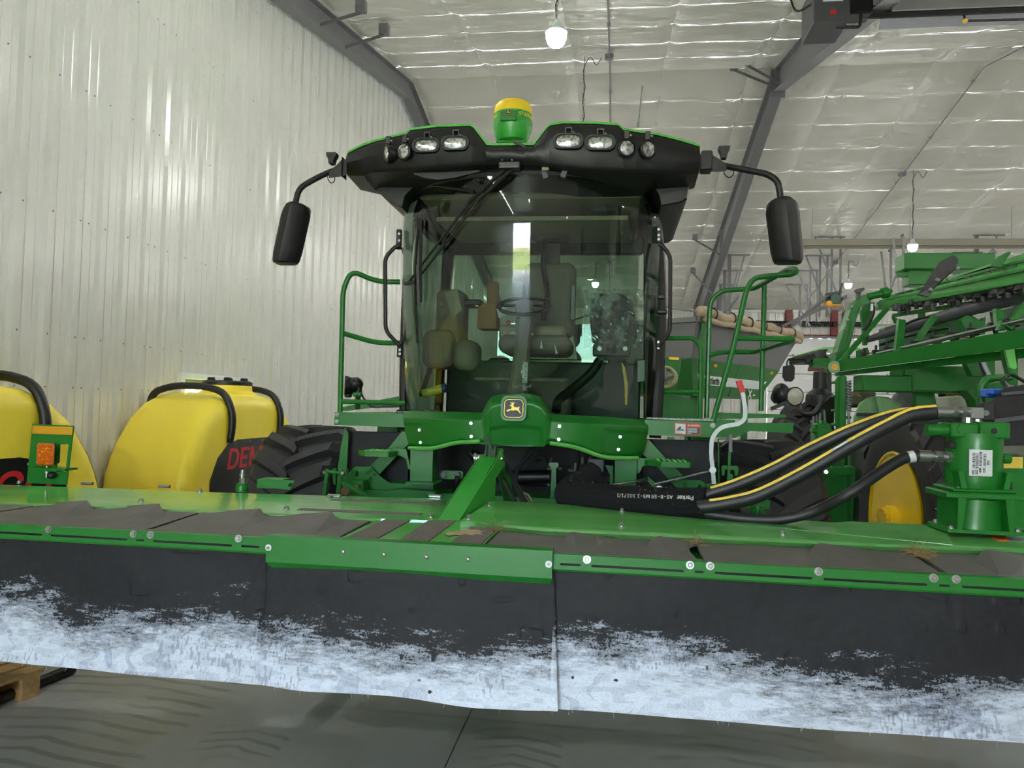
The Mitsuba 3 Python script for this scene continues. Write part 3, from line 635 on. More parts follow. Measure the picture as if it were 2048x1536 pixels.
# front strips with slots and bolts
def strip(x0, x1, bolts, nm='front_strip'):
    zb = zS1 + 0.024
    outer = [(x0, zS1 + 0.004), (x1, zS1 + 0.004), (x1, zS0), (x0, zS0)]
    holes, prev = [], x0 + 0.02
    for b in sorted(bolts) + [x1 - 0.02]:
        if b - 0.022 - prev > 0.03: holes.append(LineString([(prev + 0.02, zb), (b - 0.026, zb)]).buffer(0.0042, quad_segs=3))
        prev = b
    poly = Polygon(outer).difference(unary_union(holes))
    ms = [prism(poly, V(0, YS - 0.006, 0), V(1, 0, 0), V(0, 0, 1), V(0, 0.005, 0)), slab([V(x0, YS - 0.006, zS1 + 0.005), V(x1, YS - 0.006, zS1 + 0.005), V(x1, YS - 0.012, zS1 - 0.0), V(x0, YS - 0.012, zS1 - 0.0)], V(0, 0.004, 0)),
          bx((x0, YS - 0.006, zS0 - 0.004), (x1, YS + 0.05, zS0))]
    return put(nm, ms, GREEN, HD, smooth=False)
PXL = [(97, 1059), (267, 1068), (301, 1069.5), (477, 1077)]
PXR = [(1174, 1119), (1380, 1130), (1420, 1132), (1637, 1143), (1867, 1156), (1912, 1158.5)]
bl = [at(x, y, YS)[0] for x, y in PXL]; br = [at(x, y, YS)[0] for x, y in PXR]
xm0, xm1 = at(531, 1098, YS)[0], at(1106, 1130, YS)[0]
s1 = strip(-3.485, xm0 + 0.02, bl + [-2.72, -2.66, -3.1]); s2 = strip(xm1 - 0.01, 2.3, br + [1.7, 2.0])
for (x, y), s_ in [(p, s1) for p in PXL] + [(p, s2) for p in PXR]: put('bolt', hexbolt(at(x, y, YS - 0.006), (0, -1, 0.15), 0.0105, 0.009), ZINC, s_)
# middle plate
Ym = YS - 0.03
mt = [at(533, 1071, Ym), at(1105.6, 1102, Ym)]; mz1, mz0 = (mt[0][2] + mt[1][2]) / 2, (at(531, 1124, Ym)[2] + at(1103, 1158, Ym)[2]) / 2
mx0, mx1 = mt[0][0], mt[1][0]
mp = put('middle_plate', [bx((mx0, Ym, mz0), (mx1, Ym + 0.005, mz1), 0.001), bx((mx0, Ym, mz1 - 0.005), (mx1, Ym + 0.06, mz1)),
     slab([V(mx0, Ym, mz0), V(mx1, Ym, mz0), V(mx1 - 0.004, Ym + 0.016, mz0 - 0.022), V(mx0 + 0.015, Ym + 0.016, mz0 - 0.022)], V(0, 0.004, 0.002))], GREEN, HD, smooth=False)
for x, y in ((686.5, 1104), (768, 1109), (852.5, 1114), (936.5, 1118.5)): put('carriage_bolt', ball(at(x, y, Ym), 0.009, (1, 0.6, 1)), ZINC, mp)
for x, y in ((537.5, 1095), (1097.5, 1128)):
    p = at(x, y, Ym - 0.001); put('washer', cyl(p, p + V(0, -0.004, 0), 0.0125, n=18), WHT, mp); put('nut', hexbolt(p + V(0, -0.004, 0), (0, -1, 0), 0.0062, 0.006, False), ZINC, mp)
# curtains
def dust_fn(p, n, uv):
    x, z = p.x, p.z
    n1 = fbm(x * 3.1 + 5, z * 7, octaves=4); n2 = fbm(x * 45 + 12 * z, z * 170, octaves=3); n3 = noise(x * 260, z * 260)
    streak = fbm(x * 9 + z * 6 * dr.select(x > 0.2, -1.0, 1.0), z * 34 - x * 3, octaves=4)
    line = dr.select(x < -1.3, 0.845 + 0.02 * dr.sin(x * 4), dr.select(x < -0.18, 0.83 - 0.03 * smoothstep(-1.2, -0.3, x), 0.79 + 0.02 * dr.sin(x * 5)))
    line = line + dr.select((x > -0.19) & (x < 0.35), 0.06 * smoothstep(0.35, -0.15, x), 0.0)
    h = line - z + 0.16 * (n1 - 0.5) + 0.16 * (streak - 0.5)
    fine = 0.11 * (n2 - 0.5) + 0.07 * (n3 - 0.5)
    d = smoothstep(-0.012, 0.014, h + fine) * (0.2 + 0.8 * smoothstep(-0.01, 0.17, h + 1.1 * fine))
    w = 0.985 - 0.14 * n3 * n3 - 0.10 * smoothstep(0.5, 0.75, noise(x * 22, z * 60))
    drip_ = fbm(x * 26 + 2.5 * noise(x * 7, z * 26), z * 7, octaves=2)
    drip = smoothstep(0.57, 0.66, drip_) * smoothstep(0.755, 0.70, z) * smoothstep(0.45, 0.6, fbm(x * 1.7, 3.0))
    edge = drip * smoothstep(0.75, 0.55, dr.abs(drip_ - 0.62) * 18)
    spot = smoothstep(0.93, 0.965, noise(x * 26, z * 30)) * smoothstep(0.80, 0.75, z) * smoothstep(0.6, 0.8, noise(x * 2.3, z * 3))
    col = mix(lin(212, 219, 234), lin(160, 168, 190), dr.clip(0.5 * drip + 0.35 * edge, 0, 1))
    col = mix(col, lin(120, 126, 146), dr.clip(2.2 * (1 - w) + 0.5 * smoothstep(0.6, 0.8, noise(x * 150, z * 60)) * smoothstep(0.5, 0.7, noise(x * 5, z * 9)), 0, 0.7))
    base = mix(lin(21, 21, 24), lin(27, 27, 31), noise(x * 60, z * 60))
    return mix(base, mix(col, lin(40, 40, 46), spot), dr.clip(d, 0, 1))
DUST = mat('curtain_rubber', proc(dust_fn), 0.6, spec=0.22, bump=proc(lambda p, n, uv: 0.0045 * fbm(p.x * 6, p.z * 10) + 0.0008 * noise(p.x * 120, p.z * 120) + 0.003 * smoothstep(0.8, 0.9, noise(p.x * 17, p.z * 19)), eps=2e-3))
def curtain(x0t, x1t, x0b, x1b, ztop, Ytop, flare, bots, wob, Yoff=0.0):
    bx_, bz_ = zip(*bots)
    def fn(u, v):
        xt, xb = x0t + (x1t - x0t) * u, x0b + (x1b - x0b) * u
        x = xt + (xb - xt) * v; zb = np.interp(xb, bx_, bz_)
        if len(bots) > 3: zb = np.mean([np.interp(xb + d, bx_, bz_) for d in np.linspace(-0.05, 0.05, 7)], 0)
        z = ztop + (zb - ztop) * v
        Y = Ytop - flare * v ** 1.3 + wob * v * np.sin(x * 5.3 + 1.2 * v) + 0.35 * wob * v * np.sin(x * 13 + 2)
        Y += -0.012 * np.exp(-((v - 0.25) / 0.2) ** 2) * np.sin(x * 6.1 + 0.5)
        return np.stack([x, Y + Yoff, z], 1)
    return sheet(fn, 90, 26, (0, 0.005, 0))
Yb = 2.62
def bpts(l, Y=Yb): return [(at(x, y, Y)[0], at(x, y, Y)[2]) for x, y in l]
lb = bpts([(-300, 1298), (0, 1325), (515, 1371)]); mb = bpts([(515, 1369), (603, 1385), (765, 1390), (812, 1394), (906, 1410), (937, 1415), (1116, 1423)], 2.58); rb_ = bpts([(1117, 1420), (1530, 1450), (2048, 1489)])
lb = [(-3.485, lb[0][1])] + lb; rb_ = rb_ + [(2.3, rb_[-1][1])]
for nm, m in (('left', curtain(-3.485, xm0 + 0.05, -3.485, lb[-1][0] + 0.06, zS1 + 0.04, YS + 0.004, 0.08, lb, 0.006)),
              ('right', curtain(xm1 - 0.05, 2.3, rb_[0][0] - 0.05, 2.3, zS1 + 0.04, YS + 0.004, 0.08, rb_, 0.006)),
              ('middle', curtain(at(532, 1130, YS)[0], at(1108, 1164, YS)[0], mb[0][0], mb[-1][0], mz0 + 0.02, YS - 0.014, 0.106, mb, 0.006))):
    put('curtain', m, DUST, HD, label=f'{nm} black rubber curtain whitened by dust along its lower half', smooth=True)
# frayed threads at the lower hem
th = []
for x0_, x1_, src, Y in ((lb[1][0], lb[-1][0], lb, 2.617), (mb[0][0], mb[-1][0], mb, 2.577), (rb_[0][0], 1.4, rb_, 2.617)):
    for x in rng.uniform(x0_, x1_, 16):
        z = np.interp(x, [q[0] for q in src], [q[1] for q in src]); th.append(cyl(V(x, Y, z + 0.01), V(x + rng.uniform(-.006, .006), Y - 0.002, z - rng.uniform(0.004, 0.014)), 0.0007, n=4))
put('frayed_thread', th, LETW, HD, kind='stuff', smooth=False)
# deck bolts and hinges
for x, y, z in ((38, 967, ZD), (282, 1004, ZD), (400, 984, ZD), (573, 1019, ZD), (657, 996, ZD), (862.5, 1034, ZD), (937.5, 1037, ZR), (977.5, 1010, ZR), (948, 1010, ZD), (1243, 1052, ZR), (1244, 1023, ZR), (1566, 1069, ZR)):
    put('deck_bolt', hexbolt(atz(x, y, z), (0, 0, 1), 0.0105, 0.014), ZINC, HD)
for x, y in ((172, 970), (326, 976), (667, 995), (869, 995.5)):
    p = atz(x, y, ZD); put('hinge', [bx(p + V(-0.035, 0.0, 0), p + V(0.035, 0.02, 0.012), 0.003), cyl(p + V(-0.035, 0.01, 0.01), p + V(0.035, 0.01, 0.01), 0.008, n=8)], ZINC, HD)
# straw caught in the gaps
def tuft(x, y, n, L, z=ZM):
    c = atz(x, y, z); o = []
    for _ in range(n):
        d = unit(V(rng.normal(), rng.normal() * 1.6, abs(rng.normal()) * 0.5)); q = c + V(rng.normal() * 0.012, rng.normal() * 0.05, 0.004)
        o.append(tube(spline([q, q + d * L * 0.5 + V(0, 0, 0.006), q + d * L], 3), 0.0009, 4))
    return o
put('straw', cat(tuft(1388, 1084, 60, 0.05) + tuft(1838, 1112, 90, 0.06) + tuft(990, 1060, 40, 0.07) + tuft(1200, 1090, 6, 0.02)), STRAW, HD, kind='stuff', smooth=False)
# dried mud smear on the tape
put('mud_smear', flat_px([(889, 1068), (897, 1063), (906, 1064), (912, 1061), (926, 1061), (934, 1058), (948, 1060), (958, 1060), (966, 1063), (961, 1066), (965, 1069), (950, 1068), (944, 1070), (930, 1068), (920, 1070), (908, 1069), (898, 1071)], ZM + 0.009, 0.0015), mat('mud', (140, 122, 92), 0.95), HD, smooth=False)
# lift tower
TF = lambda x, y, Y: at(x, y, Y)
tb0, tb1 = atz(876, 1038, ZD), atz(919, 1039, ZD); Yt = 4.12
tt0, tt1 = at(961, 911, Yt), at(993, 915, Yt)
tw = thing('x', None, None) if False else None
nb = unit(np.cross(tb1 - tb0, tt0 - tb0)); nb = nb if nb[1] > 0 else -nb
put('lift_tower', [slab([tb0, tb1, tt1, tt0], nb * 0.008), slab([tb0, tt0, tt0 + nb * 0.05 + V(0, 0.0, 0.03), tb0 + nb * 0.03], V(0.008, 0, 0)),
    slab([tb1, tt1, tt1 + V(0.008, 0.06, 0.035), tt1 + V(0.02, 0.14, -0.05), V(tb1[0] + 0.05, 4.02, ZD + 0.12), V(tb1[0] + 0.04, 3.98, ZD)], V(0.008, 0, 0))], GREENM, HD, smooth=False)
put('tower_weld', [ball(tb0 + (tt0 - tb0) * t + V(-0.003, -0.004, 0), 0.006, sub=1) for t in np.linspace(0.02, 0.9, 30)], GREEN, HD, kind='stuff')
bl0 = at(997, 908, 4.24); put('back_leg', [bar(bl0, at(1018, 1000, 4.6), 0.05, 0.1, (0, 1, 0), 0.01), bar(at(1000, 925, 4.3), at(1022, 985, 4.55), 0.012, 0.14, (0, 1, 0))], GREEN, HD)
pc = at(977, 918, Yt + 0.06)
put('pivot_pin', [cyl(at(952, 916, Yt + 0.06), at(1006, 917, Yt + 0.06), 0.022), cyl(at(949, 916, Yt + 0.06), at(953, 916, Yt + 0.06), 0.03)], ZINC, HD)
ri = np.array([at(951, 919, Yt + 0.04) + V(0, 0.012 * math.cos(a), 0.03 * math.sin(a)) + V(-0.008 * math.cos(a), 0, 0) for a in np.linspace(0, 2 * math.pi, 17)])
put('pin_ring', tube(ri, 0.003, 6), ZINC, HD)
put('latch_hook', [slab([at(966, 872, Yt), at(974, 870, Yt), at(986, 900, Yt), at(985, 914, Yt), at(976, 914, Yt), at(972, 895, Yt)], V(0.0, 0.016, 0)), slab([at(967, 912, Yt - 0.02), at(972, 890, Yt - 0.02), at(975, 890, Yt - 0.02), at(972, 913, Yt - 0.02)], V(0, 0.06, 0)), slab([at(984, 912, Yt - 0.02), at(988, 892, Yt - 0.02), at(992, 893, Yt - 0.02), at(990, 914, Yt - 0.02)], V(0, 0.06, 0)), cyl(at(984, 893, Yt + 0.0), at(994, 893, Yt + 0.02), 0.012)], mat('dark_green_casting', (24, 52, 32), 0.55, spec=0.25), HD)
for a, b in (((1010, 925), (1047, 1006)), ((1016, 938), (1054, 1006)), ((1003, 950), (1030, 1004))): put('lift_strut', bar(at(*a, 4.35), at(*b, 4.2), 0.018, 0.03, (0, 1, 0)), BLACKM, HD)
put('hydraulic_line', [tube(spline([at(1046, 985, 4.25), at(1056, 990, 4.22), at(1066, 1004, 4.15)], 6), 0.006, 6), tube(spline([at(1040, 984, 4.26), at(1052, 994, 4.22), at(1060, 1006, 4.15)], 6), 0.006, 6)], ZINC, HD)
# drive motor on the right
Mo = 'drive_motor'
c0 = atz(1946, 1064, ZR + 0.012); Ymo = c0[1]; xm_ = c0[0]
zz = lambda y: at(1946, y, Ymo)[2]; dx = lambda n: px_m(n, Ymo * 1.08)
mk_ = put('drive_motor', [lathe([(0.001, zz(1055)), (dx(43), zz(1055)), (dx(41), zz(1040)), (dx(41), zz(995)), (0.001, zz(995))], V(xm_, Ymo, 0), n=26), bx((xm_ - dx(61), Ymo - dx(45), zz(993.5)), (xm_ + dx(60), Ymo + dx(45), zz(981)), 0.006), bx((xm_ - dx(50), Ymo - dx(40), zz(981)), (xm_ + dx(50), Ymo + dx(40), zz(973)), 0.006),
    lathe([(0.001, zz(973)), (dx(39), zz(973)), (dx(43), zz(955)), (dx(43), zz(880)), (dx(40), zz(866)), (0.001, zz(866))], V(xm_, Ymo, 0), n=26),
    bx((xm_ - dx(48), Ymo - dx(30), zz(876)), (xm_ - dx(4), Ymo + dx(30), zz(846)), 0.008), bx((xm_ - dx(6), Ymo - dx(38), zz(875)), (xm_ + dx(40), Ymo + dx(34), zz(843)), 0.006)], GREEN, HD, label='green hydraulic drive motor standing on the deck')
for sx in (-1, 1): put('rib', [slab([V(xm_ + sx * dx(36), Ymo - dx(44), zz(1054)), V(xm_ + sx * dx(44), Ymo - dx(44), zz(1054)), V(xm_ + sx * dx(43), Ymo - dx(44), zz(992)), V(xm_ + sx * dx(30), Ymo - dx(44), zz(992))], V(0, dx(80), 0)), slab([V(xm_ + sx * dx(28), Ymo - dx(41), zz(973)), V(xm_ + sx * dx(37), Ymo - dx(41), zz(973)), V(xm_ + sx * dx(42), Ymo - dx(41), zz(940)), V(xm_ + sx * dx(34), Ymo - dx(41), zz(940))], V(0, dx(60), 0))], GREEN, mk_)
put('base_flange', [slab([V(xm_ + dx(a) , Ymo + dx(b), zz(1060)) for a, b in ((-58, -42), (58, -46), (64, -30), (60, 44), (-50, 50), (-62, 30))], V(0, 0, zz(1053) - zz(1060)))], GREEN, mk_, smooth=False)
for a, b in ((-50, -36), (52, -38), (50, 38), (-44, 40)): put('bolt', hexbolt(V(xm_ + dx(a), Ymo + dx(b), zz(1053)), (0, 0, 1), 0.011), ZINC, mk_)
for a in (-40, -8, 34): put('bolt', hexbolt(V(xm_ + dx(a), Ymo - dx(36), zz(973)), (0, 0, 1), 0.008), GREEN, mk_)
put('port_plug', [cyl(V(xm_ + dx(14), Ymo - dx(38), zz(860)), V(xm_ + dx(14), Ymo - dx(39), zz(860)), dx(5))], BLACK, mk_)
put('port', [cyl(V(xm_ - dx(81), Ymo - dx(10), zz(862)), V(xm_ - dx(45), Ymo - dx(10), zz(861)), dx(10), n=12), cyl(V(xm_ - dx(32), Ymo - dx(33), zz(858)), V(xm_ - dx(32), Ymo - dx(28), zz(858)), dx(9), n=6), cyl(V(xm_ + dx(42), Ymo - dx(6), zz(914)), V(xm_ + dx(54), Ymo - dx(6), zz(914)), dx(9), n=12)], GREEN, mk_)
put('sensor', bx((xm_ - dx(52), Ymo - dx(28), zz(897)), (xm_ - dx(40), Ymo - dx(10), zz(883)), 0.003), BLACK, mk_)
lb_ = put('data_label', bx((xm_ - dx(27), Ymo - dx(44.5), zz(948)), (xm_ + dx(9), Ymo - dx(43.6), zz(897))), PAPER, mk_, smooth=False)
bars = []
for c, (xx, za, zb2) in enumerate(((-22, 903, 934), (-17, 905, 932), (-11.5, 901, 928), (-5, 905, 928))):
    z = za
    while z < zb2:
        h = [1.0, 2.2, 1.4][int((z * 7 + c * 3) % 3)]; bars.append(bx((xm_ + dx(xx), Ymo - dx(44.8), zz(z + h * 0.75)), (xm_ + dx(xx + 4.2), Ymo - dx(44.5), zz(z)))); z += h + 0.9
for xx, za in ((-22, 937), (-17, 936), (-11.5, 932), (-5, 932), (1, 917)): bars += [bx((xm_ + dx(xx + q), Ymo - dx(44.8), zz(za + 9)), (xm_ + dx(xx + q + 1), Ymo - dx(44.5), zz(za))) for q in (0, 2)]
put('print', bars, BLACKM, lb_, smooth=False)
# fittings
def fitting(p, q, rs, nm='hose_fitting'):
    p, q = V(*p), V(*q); d = q - p; ms = []
    for a, b, r, n in rs: ms.append(cyl(p + d * a, p + d * b, r, n=n))
    return put(nm, ms, ZINC, HD)
fy = Ymo - dx(8)
fitting(at(1868, 824, fy), at(1940, 823, fy), ((0, 0.5, dx(9), 20), (0.5, 0.62, dx(9.5), 6), (0.62, 0.75, dx(6.5), 14), (0.75, 0.86, dx(10), 6), (0.86, 1, dx(8), 14)))
fitting(at(1858, 828, fy + 0.08), at(1930, 834, fy + 0.08), ((0, 0.5, dx(9), 20), (0.5, 0.62, dx(9.5), 6), (0.62, 1, dx(7), 14)))
e0 = at(1950, 826, fy)
put('elbow_block', [bx(e0 + V(-dx(10), -dx(9), -dx(10)), e0 + V(dx(11), dx(9), dx(10)), 0.004), cyl(e0 + V(-dx(12), 0, -dx(18)), e0 + V(-dx(12), 0, -dx(8)), dx(9), n=10), cyl(e0 + V(dx(4), 0, -dx(18)), e0 + V(dx(4), 0, -dx(8)), dx(7), n=8)], ZINC, HD)
fitting(at(1836, 911, fy), at(1902, 914, fy), ((0, 0.38, dx(10), 20), (0.38, 0.52, dx(7), 14), (0.52, 0.72, dx(10.5), 6), (0.72, 0.86, dx(8), 14), (0.86, 1, dx(10), 6)))
# hoses with yellow print stripes
HP1 = [(1395, 994, 3.62), (1469, 971, 3.6), (1544, 939, 3.58), (1620, 899, 3.56), (1710, 858, fy + 0.1), (1790, 832, fy + 0.1), (1860, 828, fy + 0.08)]
HP2 = [(1395, 1015, 3.52), (1460, 1005, 3.5), (1522, 988, 3.48), (1620, 938, 3.46), (1720, 880, fy), (1799, 839, fy), (1830, 828, fy), (1870, 824, fy)]
HP3 = [(1395, 1023, 3.56), (1435, 1030, 3.55), (1490, 1037, 3.52), (1560, 1038, 3.5), (1630, 1022, 3.46), (1700, 986, fy - 0.06), (1770, 938, fy - 0.02), (1810, 916, fy), (1838, 911, fy)]
def hose(P_, r, side):
    pts = spline([at(*p) for p in P_], 10)
    h = put('hose', tube(pts, r, 14), HOSE, HD, smooth=True, label='black hydraulic hose' + (' with a yellow stripe' if side is not None else ''))
    if side is not None:
        off = []
        t = np.gradient(pts, axis=0)
        for i, p in enumerate(pts):
            view = unit(ORI - p); tt_ = unit(t[i]); up_ = unit(V(0, -0.55, 0.83) - tt_ * (V(0, -0.55, 0.83) @ tt_)); off.append(p + up_ * (r - 0.0035))
        off = np.array(off); sec = np.array([(math.cos(a) * 0.5, math.sin(a)) for a in np.linspace(0, 2 * math.pi, 9)[:-1]])
        n = len(off); k_ = int(n * 0.52) if side else n
        put('stripe', [tube(off[4:k_], 0.0085, 8)] + ([tube(off[k_ + 2:], 0.0085, 8)] if k_ < n - 4 else []), YSTR, h, smooth=True)
        if k_ < n - 4: put('print_gap', tube(off[k_ - 1:k_ + 3], 0.007, 8), WHT, h)
hose(HP1, 0.032, 0); hose(HP2, 0.033, 1); hose(HP3, 0.0245, None)
a_, b_ = at(1816, 915, fy), at(1828, 912.5, fy); put('hose_tag', cyl(a_, b_, 0.0262, n=16), PAPER, HD)
# cloth sleeve round the hoses
sp = spline([at(1190, 935, 4.1), at(1168, 965, 4.05), at(1142, 988, 3.95), at(1170, 994, 3.86), at(1240, 999, 3.76), at(1320, 1004, 3.66), at(1412, 1007, 3.58)], 8)
rr = np.interp(np.linspace(0, 1, len(sp)), [0, 0.18, 0.34, 0.5, 0.8, 1], [0.045, 0.075, 0.09, 0.075, 0.07, 0.074])
m = tube(sp, rr, 20); m.vertices += 0.007 * (meshkit.fbm(m.vertices * 26, 3, 4)[:, None] - 0.5) * 2 * unit(V(1, 1, 1))
sl = put('hose_sleeve', m, CLOTHB, HD, smooth=True, label='black woven sleeve bundling the hoses')
fl = []
for _ in range(70):
    i = rng.integers(8, len(sp) - 2); c = sp[i]; a = rng.uniform(-0.3, 2.4); o = V(rng.uniform(-.02, .02), -math.cos(a), math.sin(a)); o = unit(o) * (rr[i] + 0.003); d = unit(rng.normal(size=3)) * rng.uniform(0.004, 0.01)
    fl.append(cyl(c + o - d, c + o + d, 0.0008, n=4))
put_fl = put('lint', fl, STRAW, sl, kind='stuff', smooth=False)
def text_on(txt, h, p, ex, ey, mt_, par, nm='lettering', depth=0.0012, bold=False):
    tx = meshkit.text_mesh(txt, h, depth, bold); v = tx.vertices; ex, ey = unit(ex), unit(ey); ez = np.cross(ex, ey)
    tx.vertices = np.asarray(p) + v[:, :1] * ex + v[:, 1:2] * ey + v[:, 2:] * ez; return put(nm, tx, mt_, par, smooth=False)
pr0 = at(1388, 992, 3.475); e_ = unit(at(1290, 989, 3.575) - pr0)
upv = unit(np.cross(e_, V(0, -1, 0.25))); upv = upv if upv[2] < 0 else -upv
text_on('Parker', 0.019, pr0 + V(0, 0, 0.0), e_, upv, LETW, sl, bold=True)
text_on('AS-B-5R M5-1 10171/1', 0.017, pr0 + e_ * 0.10, e_, upv, LETW, sl)
# marker lamps on green brackets
def marker(parts_px, Y, mir):
    plate, amb, lens, body = parts_px
    b = put('lamp_bracket', ply_px(*plate), GREEN, HD, smooth=False, label='green lamp bracket at the ' + ('left' if not mir else 'right') + ' end of the head'); return b
Yl = 3.86
lbk = put('lamp_bracket', ply_px([(65, 848), (147.6, 851.6), (133, 970), (53, 966)], Yl, 0.006, holes=[[(119, 889), (137, 888), (131, 944), (112, 940)]]), GREEN, HD, smooth=False, label='green lamp bracket near the left edge')
put('reflector_strip', ply_px([(65.5, 851), (146, 854), (143.5, 870), (64, 867)], Yl - 0.003, 0.003), AMBERP, lbk)
put('lamp_body', bx(at(72, 929, Yl - 0.045), at(123, 888, Yl + 0.07), 0.008), BLACK, lbk)
put('amber_lens', bx(at(70, 930, Yl - 0.06), at(112, 887, Yl - 0.04), 0.008), AMBER, lbk, label='amber marker lens')
for x, y in ((75, 892), (106, 891), (74, 925), (103, 926)): put('screw', cyl(at(x, y, Yl - 0.061), at(x, y, Yl - 0.064), 0.004, n=8), ZINC, lbk)
put('shelf', ply_px([(66, 934), (130, 938), (130, 942), (62, 944)], Yl - 0.03, 0.1), GREEN, lbk, smooth=False)
put('stud', [cyl(at(93, 955, Yl - 0.02), at(94, 932, Yl - 0.02), 0.006), cyl(at(93.5, 946, Yl - 0.02), at(93.5, 940, Yl - 0.02), 0.011, n=6)], ZINC, lbk)
put('knob', ball(at(102.5, 951, Yl - 0.03), 0.02), BLACK, lbk)
Yr = Ymo + 0.16
rbk = put('lamp_bracket', ply_px([(1978, 912), (2050, 913), (2070, 1062), (1978, 1056)], Yr, 0.006), GREEN, HD, smooth=False, label='green lamp bracket behind the drive motor')
put('reflector_strip', ply_px([(1985, 914), (2046, 914), (2046, 937), (1985, 936)], Yr - 0.003, 0.003), YSTR, rbk)
put('lamp_body', bx(at(1980, 1011, Yr - 0.05), at(2014, 961, Yr), 0.006), BLACK, rbk)
put('amber_lens', bx(at(1976, 1010, Yr - 0.062), at(2017, 959, Yr - 0.045), 0.008), AMBER, rbk, label='amber marker lens')
for x, y in ((2011, 964), (2011, 1005)): put('screw', cyl(at(x, y, Yr - 0.063), at(x, y, Yr - 0.067), 0.004, n=8), ZINC, rbk)
put('deck_box', bx(atz(2018, 1062, ZR) + V(0, 0, 0), atz(2060, 1052, ZR) + V(0.4, 0.1, 0.05), 0.006), GREEN, HD)
put('warning_sticker', flat_px([(1974, 1071), (2010, 1071.5), (2021, 1082), (1997, 1081)], ZR + 0.002, 0.002), ORANGE, HD, smooth=False, label='orange warning sticker')
put('sticker_text', [flat_px([(2012 + i * 1.0, 1072 + i * 3), (2075, 1074 + i * 3), (2078, 1075.2 + i * 3), (2013 + i, 1073.4 + i * 3)], ZR + 0.002, 0.002) for i in range(4)], GRAYM, HD, smooth=False)
# small fittings on the back edge
p = atz(475, 985, ZD) + V(0, 0.05, 0)
put('grease_cap', [cyl(p, p + V(0, 0, 0.035), 0.034, n=16), cyl(p + V(0, 0, 0.035), p + V(0, 0, 0.047), 0.03, n=6)], GREEN, HD)
put('coupler', [cyl(p + V(0, 0, 0.045), p + V(0, 0, 0.075), 0.018, n=6), cyl(p + V(0, 0, 0.07), p + V(0, 0, 0.12), 0.012, n=12), cyl(p + V(0, 0, 0.085), p + V(0, 0, 0.1), 0.017, n=12)], ZINC, HD)
p = atz(1520, 1032, ZR) + V(0, 0.06, 0)
put('grease_cap', cyl(p, p + V(0, 0, 0.045), 0.034, n=16), GREEN, HD); put('coupler', [cyl(p + V(0, 0, 0.045), p + V(0, 0, 0.06), 0.017, n=6), cyl(p + V(0, 0, 0.06), p + V(0, 0, 0.085), 0.01, n=12)], ZINC, HD)
Yq = 3.98
put('rear_bracket', [ply_px([(515, 958), (563, 960), (563, 978), (513, 976)], Yq, 0.12), ply_px([(563, 960), (588, 961), (587, 966), (578, 967), (576, 973), (583, 974), (580, 980), (563, 978)], Yq, 0.01)], GREEN, HD, smooth=False)
# the head's frame and knives under the deck (seen from other places)
put('frame_beam', [bx((-3.5, 3.55, 0.78), (2.25, 3.78, 1.06), 0.01), bx((-3.5, 2.9, 0.62), (-3.48, 3.8, 1.08)), bx((2.2, 2.9, 0.62), (2.25, 3.8, 1.08)), bx((-3.48, 3.5, 0.45), (2.2, 3.75, 0.5), 0.01), bx((-0.9, 3.7, 0.55), (-0.82, 4.35, 0.75)), bx((-0.5, 3.7, 0.55), (-0.42, 4.35, 0.75))], GREEN, HD, smooth=False)
# wooden pallet with a black tube at the lower left
PT = thing('wooden_pallet', 'corner of a raw wooden pallet on the floor at the lower left', 'pallet')
pz = 0.14; c = atz(88, 1336, pz); e0_ = atz(0, 1366, pz); d_ = unit(c - e0_)
back = V(-d_[1], d_[0], 0); 
if back[1] < 0: back = -back
for i in range(5):
    a = c - back * 0.0 + back * (0.13 * i); put('top_board', slab([a, a - d_ * 0.36, a - d_ * 0.36 + back * 0.1, a + back * 0.1], V(0, 0, -0.02)), WOOD, PT, smooth=False)
for t in (0.02, 0.25): put('block', slab([c - d_ * t, c - d_ * (t + 0.1), c - d_ * (t + 0.1) + back * 0.6, c - d_ * t + back * 0.6], V(0, 0, -0.12)).apply_translation((0, 0, -0.02)), WOOD, PT, smooth=False)
bt = put('floor_tube', cyl(atz(-60, 1422, 0.03), atz(145, 1337, 0.03), 0.03, n=14), BLACK, label='black tube lying on the floor beside the wooden pallet', cat_='tube', smooth=30)

# ---------------- the windrower with its cab ----------------
WR = thing('windrower', 'green self-propelled windrower with a black cab roof and large tinted windscreen, centre', 'windrower')
CX = -0.62
def ip(x, tab): return np.interp(x, [t[0] for t in tab], [t[1] for t in tab])
